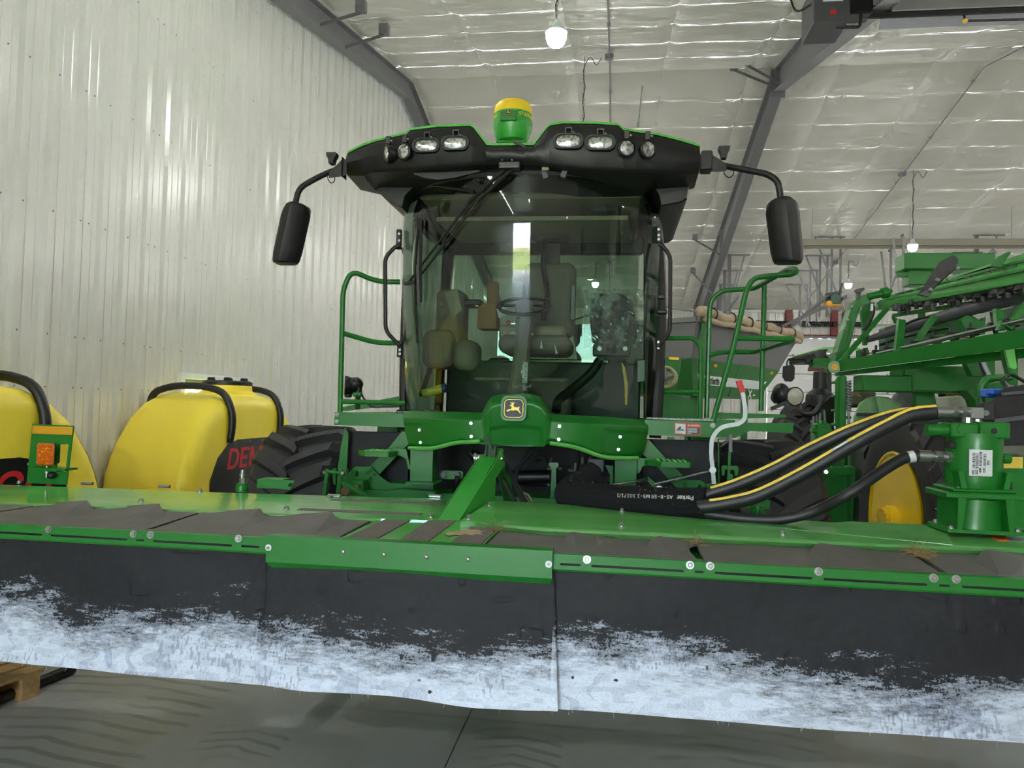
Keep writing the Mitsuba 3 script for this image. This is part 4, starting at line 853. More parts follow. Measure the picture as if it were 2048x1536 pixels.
# roof
g_top = [(693, 299), (720, 285), (747, 275.7), (780, 267), (812, 260), (820, 252), (874, 245.4), (939, 243.5), (946, 247), (972, 281.6), (990, 282.5), (1053, 281.6), (1067, 281.6), (1096, 245), (1102, 242), (1125, 238.4), (1190, 239), (1237, 242.5), (1247, 252), (1312, 261), (1360, 273), (1400, 285)]
bot = [(693, 348), (726, 349), (738, 343), (827, 338), (945, 328), (1000, 326), (1060, 327), (1094, 330), (1175, 338), (1272, 342), (1384, 345), (1400, 342)]
def yf(px): u = (px - 1040) / 355; return 4.60 + 0.16 * abs(u) ** 2.2
xs_ = sorted(set([t[0] for t in g_top] + [t[0] for t in bot] + list(range(700, 1400, 25))))
blk, cap, lip = [], [], []
for x in xs_:
    Y = yf(x); e = max(abs(x - 1046) - 325, 0) / 30
    T0, K0, B0 = at(x, ip(x, g_top), Y), at(x, ip(x, g_top) + 5.5, Y), at(x, ip(x, bot), Y)
    X = K0[0]; zt, zk, zb = T0[2], K0[2], B0[2]; zr_ = 3.36 - 0.06 * abs((x - 1046) / 350) ** 2
    Yb_ = 6.9; XB = CX + (X - CX) * 0.74; XM = CX + (X - CX) * 0.85
    blk.append(np.array([V(X, Y + 0.02, zk), V(X, Y + 0.0, zk - 0.03), V(X, Y - 0.03, 0.55 * zb + 0.45 * zk), V(X, Y + 0.0, zb + 0.02), V(X, Y + 0.03, zb), V(X, Y + 0.3, zb - 0.02), V(XM, Y + 0.5, zb - 0.02), V(XB, Yb_, zb), V(XB, Yb_, zk), V(XM, Y + 0.5, zk), V(X, Y + 0.25, zk)]))
    cap.append(np.array([V(X, Y + 0.012, zk - 0.004), V(X, Y + 0.016, zt - 0.006), V(X, Y + 0.035, zt), V(X, Y + 0.25, zt + 0.012), V(XM, Y + 0.5, zt + 0.02), V(XB, Yb_ + 0.05, zt - 0.02), V(XB, Yb_ + 0.05, zk - 0.004), V(XM, Y + 0.5, zk - 0.004), V(X, Y + 0.25, zk - 0.004)]))
roof = put('cab_roof', loft(blk), BLACK, WR, label='black cab roof with a visor holding the work lamps', smooth=28)
put('roof_cap', loft(cap), GREENL, roof, label='green roof cap', smooth=28)
# lower visor lip over the windscreen and hanging shells at the cab's upper corners
lp = [(827, 352), (850, 360), (874, 363.5), (910, 359), (960, 347), (985, 338)]
lipm = [np.array([at(x, y - 22, 4.72), at(x, y - 4, 4.72), at(x, y, 4.76), at(x, y - 6, 5.05), at(x, y - 24, 5.05)]) for x, y in lp]
put('visor_lip', loft(lipm), BLACK, roof)
lp = [(1090, 336), (1120, 343), (1175, 349), (1240, 352), (1285, 350)]
put('visor_lip', loft([np.array([at(x, y - 20, 4.72), at(x, y - 4, 4.72), at(x, y, 4.76), at(x, y - 6, 5.05), at(x, y - 24, 5.05)]) for x, y in lp]), BLACK, roof)
put('center_visor', loft([np.array([at(x, 322, 4.7), at(x, y, 4.72), at(x, y + 3, 4.78), at(x, y, 5.0), at(x, 322, 5.0)]) for x, y in ((945, 345), (985, 338), (1050, 340), (1095, 340))]), BLACK, roof)
earL = [(726, 350), (740, 362), (757, 385), (777, 404.6), (804, 416), (810, 392), (825, 377), (848, 366), (870, 350), (860, 340), (740, 340)]
earR = [(1300, 345), (1378, 346), (1379, 372), (1375, 396), (1364, 404), (1322, 412), (1318, 392), (1308, 372), (1296, 360)]
def shell(px, Y, t, b=0.03):
    pts = [at(x, y, Y) for x, y in px]; c = np.mean(pts, 0)
    s = [np.array([p + (c - p) * 0.06 for p in pts]), np.array(pts) + V(0, 0.02, 0), np.array(pts) + V(0, t, 0), np.array([p + (c - p) * 0.1 for p in pts]) + V(0, t + 0.03, 0)]
    return cat([slab(s[0], V(0, 0.03, 0)), slab(s[1], V(0, t, 0)), loft(s[:2], False)])
put('roof_shell', shell(earL, 5.0, 1.2), BLACK, roof, smooth=40); put('roof_shell', shell(earR, 5.0, 1.2), BLACK, roof, smooth=40)
# work lamps
def oval_lamp(x, y, w, h, Y, yaw=0.0):
    n = unit(V(math.sin(yaw), -math.cos(yaw), 0.0)); a, u, n = frame(n)
    c = at(x, y, Y); rx, ry = px_m(w, Y * 1.03) / 2, px_m(h, Y * 1.03) / 2
    el = lambda k: affinity.scale(rrect(2, 1.0, 0.48, 8), rx * k, ry * 2 * k)
    L = put('work_lamp', [prism(el(1.22), c - n * 0.05, a, u, n * 0.062), prism(el(1.22).difference(el(1.02)), c + n * 0.0, a, u, n * 0.02)], BLACK, roof)
    lens = np.array([(c + a * rx * math.copysign(abs(math.cos(t)) ** 0.75, math.cos(t)) + u * ry * math.copysign(abs(math.sin(t)) ** 0.75, math.sin(t))) for t in np.linspace(0, 2 * math.pi, 33)[:-1]])
    secs = [lens + n * 0.004, c + (lens - c) * 0.93 + n * 0.013, c + (lens - c) * 0.6 + n * 0.02, c + (lens - c) * 0.05 + n * 0.022]
    scene_key = key_of('lens', L); scene[scene_key] = mikit.ply(loft(secs), LENS, smooth=40)
    zz_ = c + u * (ry * 1.22 + 0.018)
    b = [obx(zz_ + a * s * rx * 0.24 - n * 0.02, a * 0.004, u * 0.026, n * 0.012) for s in (-1, 1)] + [obx(zz_ + u * 0.026 - n * 0.02, a * rx * 0.27, u * 0.005, n * 0.012)]
    put_sub('bracket', b, BLACKM, L); put_sub('adjuster', ball(zz_ + a * rx * 0.4 - u * 0.008, 0.008, sub=1), ZINC, L)
def put_sub(nm, m, mt_, parent):
    if nm in SPLIT and isinstance(m, (list, tuple)) and len(m) > 1: return [put_sub(nm, q, mt_, parent) for q in m][0]
    k = key_of(nm, parent); scene[k] = mikit.ply(cat(m), mt_, smooth=32); return k
for x, y, w, h in ((853, 292, 47, 24), (910.5, 287.5, 47, 24), (1136.5, 283.5, 49, 25), (1200.5, 286.5, 49, 25)): oval_lamp(x, y, w, h, yf(x) - 0.035)
def round_lamp(x, y, w, h, Y, yaw):
    n = unit(V(math.sin(yaw), -math.cos(yaw), -0.12)); c = at(x, y, Y); r = px_m(h, Y * 1.03) / 2
    L = put('work_lamp', [lathe([(0.001, -0.07), (r * 0.6, -0.065), (r * 1.08, -0.02), (r * 1.16, 0.008), (r * 1.02, 0.012), (r * 1.0, 0.0), (0.001, -0.005)], c, n, 22)], BLACK, roof)
    put_sub('lens', lathe([(r, 0.002), (r * 0.9, 0.012), (r * 0.5, 0.018), (0.001, 0.02)][::-1], c, n, 22), LENS, L)
    q = c + V(0, 0, r * 1.15 + 0.03)
    put_sub('bracket', [bx(q + V(-0.016, 0.0, -0.025), q + V(0.016, 0.03, 0.03), 0.003)], BLACKM, L); put_sub('bolt', ball(q + V(0.024, 0.0, -0.005), 0.009, sub=1), ZINC, L)
for x, y, w, h, yw in ((808, 303.5, 19, 27, -0.42), (775, 308, 12, 29, -1.0), (1253, 296.5, 22, 26, 0.3), (1295, 299, 17, 27, 0.62)): round_lamp(x, y, w * 1.15, h * 1.15, yf(x) - 0.06, yw)
# positioning receiver on the roof
rc = at(1025, 270, 4.95); rp = lambda y: at(1025, y, 4.95)[2] - rc[2]; rw = lambda n: px_m(n, 4.95 * 1.0)
RCV = put('receiver', lathe([(0.001, rp(284)), (rw(30), rp(284)), (rw(34), rp(276)), (rw(38.5), rp(262)), (rw(40), rp(252)), (rw(39), rp(247)), (rw(39.5), rp(246)), (rw(39), rp(232)), (0.001, rp(232))], rc, n=36), GREENM, WR, label='green and yellow positioning dome on the roof')
put_sub('dome', lathe([(rw(39), rp(232.5)), (rw(38.8), rp(224)), (rw(37), rp(215)), (rw(31), rp(208)), (rw(20), rp(204)), (0.001, rp(202.5))][::-1], rc, n=36), YJD, RCV)
def ring_text(txt, h, r, z, a0, mt_, parent):
    tx = meshkit.text_mesh(txt, h, 0.002, True); v = tx.vertices.copy(); w = v[:, 0].max()
    ang = a0 + (v[:, 0] - w / 2) / r
    tx.vertices = np.stack([rc[0] + (r + v[:, 2]) * np.sin(ang), rc[1] - (r + v[:, 2]) * np.cos(ang), rc[2] + z + v[:, 1]], 1)
    k = key_of('lettering', parent); scene[k] = mikit.ply(tx, YSTR, smooth=False)
ring_text('STARFIRE', rw(6.5), rw(39.3), rp(243), 0.98, None, RCV); ring_text('6000', rw(6.5), rw(39.3), rp(243), -1.05, None, RCV)
put_sub('base', [bx(rc + V(-rw(31), -0.05, rp(292)), rc + V(rw(30), 0.2, rp(282)), 0.01)], GREEN, RCV)
put_sub('latch', [bx(rc + V(-rw(20), -rw(41), rp(257)), rc + V(rw(14), -rw(37), rp(236)), 0.01)], GREEN, RCV)
# deer emblem: rounded plate, border and leaping deer
DEER = [(-.95, -.30), (-.70, -.12), (-.42, -.06), (-.30, .02), (-.24, .28), (-.40, .36), (-.52, .42), (-.50, .50), (-.34, .54), (-.24, .62), (-.40, .78), (-.46, .98), (-.36, .82), (-.24, .74), (-.22, .98), (-.15, .74), (-.02, .84), (.10, .98), (.02, .74), (-.10, .60), (-.06, .46), (.02, .28), (.20, .20), (.50, .20), (.66, .24), (.76, .36), (.74, .16), (.68, .02), (.74, -.20), (.92, -.50), (.96, -.66), (.78, -.50), (.60, -.26), (.42, -.16), (.10, -.18), (-.12, -.24), (-.34, -.20), (-.56, -.26), (-.78, -.42)]
def emblem(c, w, h, parent, n=(0, -1, 0), up=(0, 0, 1)):
    a, u, n = frame(n, up)
    k = put_sub('emblem', prism(rrect(w, h, w * 0.26), np.asarray(c), a, u, n * 0.004), BLACK, parent)
    if parent.count('__') >= 2: pass
    o = rrect(w * 0.92, h * 0.92, w * 0.22)
    m = [prism(o.difference(rrect(w * 0.86, h * 0.86, w * 0.2)), np.asarray(c) + n * 0.004, a, u, n * 0.0015), prism(affinity.scale(Polygon(DEER).buffer(0.015), w * 0.36, h * 0.36, origin=(0, 0)), np.asarray(c) + n * 0.004 + u * (-0.02 * h), a, u, n * 0.0015)]
    return k, m
k_, m_ = emblem(rc + V(-rw(4), -rw(41.5), rp(241)), rw(11), rw(11), RCV); 
scene[key_of('emblem_deer', RCV)] = mikit.ply(cat(m_), YJD, smooth=False)
# windscreen and cab body
GTH = math.radians(56); GR = 0.92 / math.sin(GTH)
def gl(u, v):
    """the windscreen: an upright part-cylinder, leaning forward and bulging a little"""
    w = 2 * np.asarray(u, float) - 1; v = np.asarray(v, float); z = 1.50 + (3.17 - 1.50) * v
    nar = 1 - 0.10 * np.clip((v - 0.86) / 0.14, 0, 1) ** 2
    return np.stack([CX + GR * np.sin(w * GTH) * nar, 4.98 - 0.30 * v - 0.30 * v * (1 - v) + GR * (1 - np.cos(w * GTH)), z], -1)
_gu, _gv = np.meshgrid(np.linspace(0, 1, 121), np.linspace(0, 1, 81)); _gp = gl(_gu.ravel(), _gv.ravel())
_gd = _gp - ORI; _gz = _gd @ fwd; _gx, _gy = 1024 + F_PX * (_gd @ RGT) / _gz, 768 - F_PX * (_gd @ UPV) / _gz
def gY(x, y, off=-0.03):
    """distance just before (or behind) the glass along a direction"""
    return float(_gp[np.argmin((_gx - x) ** 2 + (_gy - y) ** 2)][1]) + off
def onglass(x, y, off=-0.03): return at(x, y, gY(x, y, off))
G_ = onglass
put('windscreen', grid(gl, 44, 24), 'glass_tint', WR, smooth=True, label='large curved tinted windscreen')
for s in (-1, 1):
    X = CX + s * 0.93
    put('side_window', slab([V(X, 5.44, 1.6), V(X, 6.5, 1.6), V(X - s * 0.03, 6.5, 3.1), V(X - s * 0.04, 5.44, 3.1)], V(0.003, 0, 0)), 'glass_tint', WR, smooth=False)
    pp = lambda z, dx_=0.0, dy=0.0: V(X + s * dx_, 5.4 + dy, z)
    put('door_pillar', tube(spline([pp(1.45, 0.0), pp(1.9, 0.015), pp(2.6, 0.012), pp(3.05, -0.04), pp(3.2, -0.10, 0.03)], 6), 0.028 if s < 0 else 0.042, 8), BLACKM, WR)
    put('rear_pillar', [bar(V(X, 6.52, 1.45), V(X - s * 0.04, 6.52, 3.25), 0.07, 0.07, (0, 1, 0), 0.01)], BLACK, WR)
    put('sill', bar(V(X, 5.3, 1.53), V(X, 6.6, 1.53), 0.06, 0.14, b=0.01), BLACKM, WR)
put('lower_seal', tube(np.array([gl(np.array([q]), np.array([0.015]))[0] + V(0, 0.0, 0.0) for q in np.linspace(0.02, 0.98, 30)]), 0.022, 8), BLACK, WR)
put('upper_seal', tube(np.array([gl(np.array([q]), np.array([0.995]))[0] + V(0, 0.02, 0.0) for q in np.linspace(0.02, 0.98, 30)]), 0.03, 8), BLACK, WR)
# side frames seen through the glass: left grey edge strip, right black frame
put('glass_edge', grid(lambda u, v: gl(0.004 + 0.075 * u, 0.02 + 0.93 * v) + np.array([0.004, 0.012, 0]), 2, 20), mat('edge_frit', (150, 150, 146), 0.5, two=True), WR, smooth=True, label='pale band along the left glass edge')
put('glass_edge', grid(lambda u, v: gl(0.955 + 0.043 * u, 0.0 + 0.99 * v) + np.array([0.0, 0.02, 0]), 3, 20), mat('edge_black', (14, 15, 15), 0.3, two=True), WR, smooth=True, label='black frame along the right glass edge')
rear = put('cab_wall', [bx((CX - 0.86, 6.5, 1.4), (CX + 0.86, 6.56, 2.05), 0.02), bx((CX - 0.86, 6.5, 3.0), (CX + 0.86, 6.56, 3.25), 0.02)], GRAYP, WR)
put('rear_window', bx((CX - 0.82, 6.52, 2.05), (CX + 0.82, 6.526, 3.0)), 'glass_tint', WR)
put('cab_floor', [bx((CX - 0.84, 5.35, 1.40), (CX + 0.84, 6.55, 1.46), 0.01), bx((CX - 0.45, 5.05, 1.40), (CX + 0.45, 5.4, 1.46), 0.01), bx((CX - 0.8, 5.5, 1.46), (CX + 0.8, 6.5, 1.52), 0.01)], GRAYP, WR)
put('headliner', [bx((CX - 0.8, 5.15, 3.12), (CX + 0.8, 6.5, 3.17), 0.02), slab([V(CX - 0.7, 5.3, 3.0), V(CX + 0.7, 5.3, 3.0), V(CX + 0.75, 6.4, 3.08), V(CX - 0.75, 6.4, 3.08)], V(0, 0, 0.03))], CABTAN, WR)
# inside the cab
_ico = trimesh.creation.icosphere(2, 1.0).vertices
def rbox(c, s, b=0.04):
    """block with rounded edges: hull of eight small balls"""
    c, h = np.asarray(c, float), np.asarray(s, float) / 2; b = min(b, 0.95 * h.min())
    return hull(np.vstack([c + V(i, j, k) * (h - b) + _ico * b for i in (-1, 1) for j in (-1, 1) for k in (-1, 1)]))
sc_ = at(1097, 600, 6.0)
seat = put('operator_seat', [rbox(sc_ + V(0, 0.05, 0.0), (0.44, 0.16, 0.62), 0.075), rbox(sc_ + V(-0.06, -0.22, -0.4), (0.56, 0.5, 0.15), 0.07), rbox(V(sc_[0], sc_[1] - 0.1, 1.68), (0.4, 0.4, 0.4), 0.03)], CABGR, WR, label='grey operator seat behind the glass')
put_sub('headrest', [rbox(at(1103, 466, 6.05), (0.33, 0.13, 0.17), 0.06), bx(at(1085, 540, 6.06), at(1121, 480, 6.08), 0.004)], GRAYP, seat)
put_sub('cushion', rbox(at(1065, 668, 5.72), (0.52, 0.12, 0.13), 0.045), CABTAN, seat)
put_sub('belt', [tube(spline([at(1090, 480, 5.9), at(1086, 530, 5.88), at(1094, 590, 5.86), at(1086, 640, 5.84)], 6), 0.02, 8), bx(at(1140, 640, 5.85), at(1152, 570, 5.87), 0.005)], BLACKM, seat)
col = put('steering_column', [loft([np.array([at(x - w, y, Y), at(x - w * 0.6, y, Y - 0.05), at(x + w * 0.6, y, Y - 0.05), at(x + w, y, Y), at(x + w, y, Y + 0.1), at(x - w, y, Y + 0.1)]) for x, y, w, Y in ((1030, 815, 24, 5.25), (1040, 740, 17, 5.32), (1046, 680, 16, 5.4), (1050, 640, 19, 5.45), (1050, 612, 13, 5.5))]), rbox(at(1049, 618, 5.47), (0.13, 0.12, 0.14), 0.035)], CABGR, WR)
wc = at(1048, 612, 5.55); wa = unit(V(0, -0.45, 0.9)); A_, U_, N_ = frame(wa)
put_sub('steering_wheel', [tube(np.array([wc + 0.19 * (A_ * math.cos(t) + U_ * math.sin(t)) for t in np.linspace(0, 2 * math.pi, 33)]), 0.014, 8), bar(wc - A_ * 0.18, wc + A_ * 0.18, 0.03, 0.012, wa), ball(wc, 0.04, (1, 1, 0.6))], BLACK, col)
gp_ = put_sub('gauge', [obx(at(1050, 745, 5.18), V(0.018, 0, 0), V(0, 0.004, 0), V(0, 0, 0.075))], PAPER, col)
put_sub('gauge_mark', [obx(at(1047 + 4 * (i % 2), 727 + 5.2 * i, 5.172), V(0.006, 0, 0), V(0, 0.002, 0), V(0, 0, 0.004)) for i in range(8)], BLACKM, col)
put_sub('knob_rod', [cyl(at(1050, 800, 5.1), at(1049, 768, 5.14), 0.011, n=10), cyl(at(1036, 774, 5.12), at(1062, 774, 5.12), 0.006, n=8), cyl(at(1049, 782, 5.1), at(1049, 772, 5.1), 0.02, n=10)], STEEL, col)
put_sub('letter_sheet', slab([at(1018, 668, 5.4), at(1068, 671, 5.4), at(1064, 664, 5.42), at(1025, 664, 5.42)], V(0, 0.004, 0.002)), PAPER, col)
mon = put('monitor_arm', [bx(at(1185, 712, 5.6), at(1262, 690, 5.66), 0.01), cyl(at(1222, 706, 5.6), at(1226, 668, 5.6), 0.035)], GRAYP, WR, label='grey bracket and post inside the cab on the right')
for x in (1199, 1250): put_sub('bolt', hexbolt(at(x, 697, 5.595), (0, -1, 0), 0.012), ZINC, mon)
mp_ = [at(x, y, 5.62) for x, y in ((1185, 684), (1179, 640), (1182, 602), (1200, 588), (1240, 586), (1262, 598), (1272, 640), (1270, 672), (1255, 688), (1215, 690))]
mo2 = put('instructor_seat_back', [slab(mp_, V(0, 0.08, 0)), slab([p + (np.mean(mp_, 0) - p) * 0.18 + V(0, -0.015, 0) for p in mp_], V(0, 0.03, 0))], BLACK, WR, label='black padded back wrapped in clear plastic film')
def film(u, v):
    q = np.array([at(1168 + 118 * a, 578 + 116 * b, 5.52) for a, b in zip(u, v)]); w = meshkit.fbm(np.stack([u * 7, v * 7, u * 0], 1), 4, 3) - 0.5
    q[:, 1] += 0.09 * w + 0.03 * np.abs(u - 0.5); q[:, 2] += 0.03 * w; return q
fk = key_of('plastic_film', mo2); scene[fk] = mikit.ply(grid(film, 30, 30), 'film_sheet', smooth=False)
cons = put('side_console', [rbox(at(905, 640, 5.75), (0.22, 0.3, 0.46), 0.06), rbox(at(884, 700, 5.7), (0.26, 0.35, 0.3), 0.08), rbox(at(935, 712, 5.65), (0.2, 0.28, 0.24), 0.08)], CABGR, WR)
put_sub('arm_panel', [slab([at(888, 584, 5.6), at(914, 579, 5.6), at(924, 620, 5.6), at(905, 636, 5.6)], V(0, 0.06, 0)), cyl(at(883, 608, 5.6), at(883, 608, 5.58), 0.014)], mat('pale_tan', (168, 160, 140), 0.6), cons)
put_sub('box', [rbox(at(978, 635, 5.8), (0.15, 0.2, 0.2), 0.01), rbox(at(986, 588, 5.95), (0.09, 0.1, 0.2), 0.02)], CARD, cons)
put_sub('paper_tag', [slab([at(993, 618, 5.6), at(1004, 614, 5.6), at(1009, 630, 5.6), at(998, 637, 5.6)], V(0, 0.003, 0)), slab([at(1082, 678, 5.45), at(1086, 696, 5.45), at(1080, 698, 5.45)], V(0, 0.003, 0)), slab([at(1109, 688, 5.45), at(1116, 706, 5.45), at(1111, 709, 5.45)], V(0, 0.003, 0))], PAPER, cons)
put_sub('red_button', rbox(at(1017, 646, 5.6), (0.03, 0.03, 0.03), 0.006), RED, cons)
put_sub('yellow_button', rbox(at(954, 611, 5.7), (0.025, 0.03, 0.02), 0.004), YJD, cons)
put_sub('tray', [rbox(at(948, 608, 5.78), (0.15, 0.2, 0.05), 0.015)], BLACK, cons)
put('corner_post', [bar(at(842, 792, 5.7), at(884, 668, 5.9), 0.03, 0.04, (0, 1, 0)), bar(at(884, 668, 5.9), at(912, 440, 6.3), 0.05, 0.05, (0, 1, 0))], BLACKM, WR)
put('inner_hose', tube(spline([at(1112, 822, 5.15), at(1118, 800, 5.2), at(1145, 778, 5.3), at(1180, 748, 5.35), at(1200, 720, 5.38)], 8), 0.034, 10), BLACK, WR)
put('inner_strut', [tube(np.array([at(950, 758, 5.35), at(1128, 761, 5.35)]), 0.012, 8)], CABGR, WR)
put('yellow_trim', slab([at(1243, 724, 5.5), at(1250, 735, 5.5), at(1256, 770, 5.5), at(1254, 810, 5.5), at(1250, 810, 5.5), at(1249, 770, 5.5)], V(0, 0.02, 0)), YSTR, WR)
put('interior_mirror', [bx(at(1181, 427, 5.35), at(1238, 394, 5.39), 0.02), bx(at(1206, 394, 5.36), at(1226, 382, 5.38), 0.005)], GRAYP, WR)
put('sun_visor', [tube(np.array([at(880, 445, 5.5), at(868, 415, 5.5), at(905, 400, 5.5)]), 0.012, 8), rbox(at(896, 402, 5.5), (0.14, 0.03, 0.03), 0.01), tube(spline([at(855, 410, 5.5), at(862, 425, 5.5), at(880, 460, 5.55), at(893, 490, 5.6)], 5), 0.02, 8)], GRAYP, WR)
sk = put('sticker_pale', slab([G_(1275, 722, 0.008), G_(1289, 720, 0.008), G_(1289, 762, 0.008), G_(1275, 764, 0.008)], V(0, 0.003, 0)), PAPER, WR)
cn = thing('wipe_can', 'yellow and blue tin lying inside the cab at the lower left of the windscreen', 'tin')
a_, b_ = at(846, 788, 5.5), at(885, 777, 5.5); put('body', cyl(a_, b_, 0.035, n=18), mat('can_yellow', (208, 200, 60), 0.4), cn); put('lid', cyl(b_, b_ + unit(b_ - a_) * 0.03, 0.036, n=18), mat('can_blue', (36, 66, 120), 0.4), cn)
# wipers
wt = [at(1008, 338, 4.74), at(1022, 338, 4.74)]
G_ = onglass
w1 = put('wiper', [tube(np.array([at(1013, 334, 4.62), at(1000, 347, 4.61), G_(940, 403), G_(936, 408)]), [0.012, 0.013, 0.013, 0.009], 8), tube(np.array([G_(936 - 120 * t, 408 + 158 * t) for t in np.linspace(0, 1, 7)]), 0.008, 8), tube(np.array([at(1028, 334, 4.62), at(1014, 347, 4.61), G_(960, 398), G_(955, 404)]), [0.012, 0.013, 0.013, 0.009], 8), tube(np.array([G_(955 - 127 * t, 404 + 164 * t) for t in np.linspace(0, 1, 7)]), 0.008, 8), bar(G_(810, 568, -0.05), G_(832, 562, -0.05), 0.02, 0.02)], BLACK, WR, label='long black wiper arms across the windscreen')
put_sub('blade', [tube(spline([G_(838, 440), G_(833, 500), G_(831, 560), G_(832, 620), G_(836, 686)], 6), 0.010, 6), tube(np.array([G_(841, y, -0.05) for y in np.linspace(439, 604, 8)]), 0.012, 6), bar(G_(836, 530, -0.06), G_(838, 604, -0.06), 0.02, 0.03, (0, 1, 0))], BLACK, w1)
put_sub('pivot', [rbox(at(1020, 333, 4.62), (0.14, 0.08, 0.05), 0.01)], BLACKM, w1)
for x in (1004, 1024): put_sub('bolt', ball(at(x, 320, 4.56), 0.006, sub=1), ZINC, w1)
put('washer_arm', [tube(np.array([G_(866, 371), G_(900, 376), G_(935, 381), G_(948, 384)]), [0.006, 0.009, 0.011, 0.013], 8), ball(G_(957, 361), 0.014)], BLACK, WR)
for x, y, d in ((1090, 350, 1), (1128, 348, -1)): put('front_camera', [obx(at(x, y, 4.7), V(0.016, 0, 0.006 * d), V(0, 0.02, 0), V(-0.008 * d, 0, 0.025)), tube(spline([at(x - 4 * d, y - 10, 4.72), at(x - 14, y - 26, 4.7), at(x - 44, y - 58, 4.58), at(1028, 284, 4.6)] if d > 0 else [at(x, y - 8, 4.72), at(x - 20, y - 16, 4.75), at(x - 34, y - 14, 4.75)], 5), 0.009, 6)], GRAYP, WR)
put('grey_plug', [rbox(at(1091, 338, 4.66), (0.045, 0.03, 0.02), 0.004), rbox(at(1066, 345, 4.72), (0.04, 0.01, 0.02), 0.002)], CABTAN, WR)
# mirrors
def mirror(side, arm, body, Y, cam_xy):
    M_ = put('mirror', tube(fillet([at(*p) for p in arm], 0.1, 6), 0.019, 12), BLACK, WR, label=f'black wing mirror on a bent arm, {side} of the cab')
    x0_, y0_, x1_, y1_, lean = body; n = 9; secs = []
    for t, w in ((0.0, 0.55), (0.03, 0.8), (0.08, 0.93), (0.2, 1.0), (0.8, 0.97), (0.93, 0.9), (0.98, 0.8), (1.0, 0.6)):
        y = y0_ + (y1_ - y0_) * t; xc = (x0_ + x1_) / 2 + lean * (0.5 - t); hw_ = ((x1_ - x0_) / 2 - abs(lean) * 0.28) * w
        L_, R_ = at(xc - hw_, y, Y), at(xc + hw_, y, Y); wd = R_[0] - L_[0]; k = 0.75 + 0.25 * w
        secs.append(np.array([L_ + V(0, 0.05, 0), L_ + V(wd * 0.05, -0.01 * k, 0), L_ + V(wd * 0.22, -0.055 * k, 0), (L_ + R_) / 2 + V(0, -0.075 * k, 0), R_ + V(-wd * 0.22, -0.055 * k, 0), R_ + V(-wd * 0.05, -0.01 * k, 0), R_ + V(0, 0.05, 0), R_ + V(-wd * 0.03, 0.07, 0), L_ + V(wd * 0.03, 0.07, 0)]))
    put_sub('housing', loft(secs), BLACK, M_)
    g_ = [at((x0_ + x1_) / 2 + lean * (0.5 - t) + s * (x1_ - x0_ - abs(lean)) * 0.44, y0_ + (y1_ - y0_) * t, Y) + V(0, 0.071, 0) for s, t in ((-1, 0.1), (1, 0.1), (1, 0.9), (-1, 0.9))]
    put_sub('mirror_glass', slab(g_, V(0, 0.004, 0)), STEEL, M_)
    cx_, cy_ = cam_xy; c = at(cx_, cy_, Y)
    s = -1 if side == 'left' else 1
    put_sub('hinge_block', [loft([np.array([at(x, y + h, Y - 0.05), at(x, y - h, Y - 0.05), at(x, y - h, Y + 0.06), at(x, y + h, Y + 0.06)]) for x, y, h in (((693, 334, 15), (684, 336, 17), (668, 345, 10), (658, 350, 6)) if s < 0 else ((1402, 322, 16), (1414, 323, 20), (1435, 330, 14), (1453, 335, 7)))]), bx(at(682, 352, Y - 0.07), at(694, 322, Y + 0.02), 0.008) if s < 0 else bx(at(1402, 340, Y - 0.07), at(1422, 310, Y + 0.02), 0.008)], BLACK, M_)
    cm = put_sub('side_camera', [loft([np.array([c + V(-a, -0.02, h), c + V(a, -0.02, h), c + V(a, 0.03, h), c + V(-a, 0.03, h)]) for a, h in ((0.014, -0.04), (0.02, -0.01), (0.032, 0.012), (0.034, 0.028), (0.03, 0.032))])], BLACK, M_)
    put_sub('wire_loop', tube(spline([at(cx_ + s * d1, y, Y) for d1, y in (((-6, 350), (-5, 362), (2, 366), (8, 358), (8, 350)) if s < 0 else ((-2, 338), (2, 350), (10, 355), (18, 350), (20, 342)))], 6), 0.003, 5), BLACKM, M_)
mirror('left', [(690, 332, 4.72), (640, 352, 4.64), (598, 376, 4.58), (590, 410, 4.56)], (545, 408, 613, 527, 26), 4.56, (664, 316))
mirror('right', [(1405, 322, 4.72), (1450, 332, 4.66), (1535, 348, 4.56), (1556, 362, 4.54), (1562, 400, 4.54)], (1535, 398, 1610, 526, -14), 4.54, (1448, 304))
put('antenna', [cyl(at(1276, 252, 5.2), at(1284, 178, 5.2), 0.006, 0.003, n=8), cyl(at(1276, 254, 5.2), at(1277, 243, 5.2), 0.009, n=8), cyl(at(1284, 180, 5.2), at(1284.4, 172, 5.2), 0.006, n=8)], GRAYM, WR, label='thin whip aerial on the roof')
# black grab handles beside the cab
def handle(px, Y, plates, inner=None):
    H_ = put('grab_handle', [tube(fillet([at(x, y, Y) for x, y in px], 0.05, 5), 0.014, 10)] + ([tube(fillet([at(x, y, Y + 0.15) for x, y in inner], 0.05, 5), 0.011, 8)] if inner else []), BLACK, WR, label='black grab handle bolted beside the windscreen')
    for x0_, y0_, x1_, y1_ in plates: put_sub('mount_plate', [bx(at(x0_, y1_, Y + 0.02), at(x1_, y0_, Y + 0.05), 0.006)], BLACK, H_)
    for x0_, y0_, x1_, y1_ in plates:
        for dy in (0.2, 0.55, 0.8): put_sub('bolt', cyl(at((x0_ + x1_) / 2, y0_ + (y1_ - y0_) * dy, Y + 0.025), at((x0_ + x1_) / 2, y0_ + (y1_ - y0_) * dy, Y + 0.01), 0.009, n=10), WHT, H_)
handle([(800, 490), (790, 494), (770, 515), (771, 662), (800, 692)], 5.1, [(791, 460, 805, 498), (793, 682, 806, 714)], [(804, 496), (813, 520), (812, 665), (803, 690)])
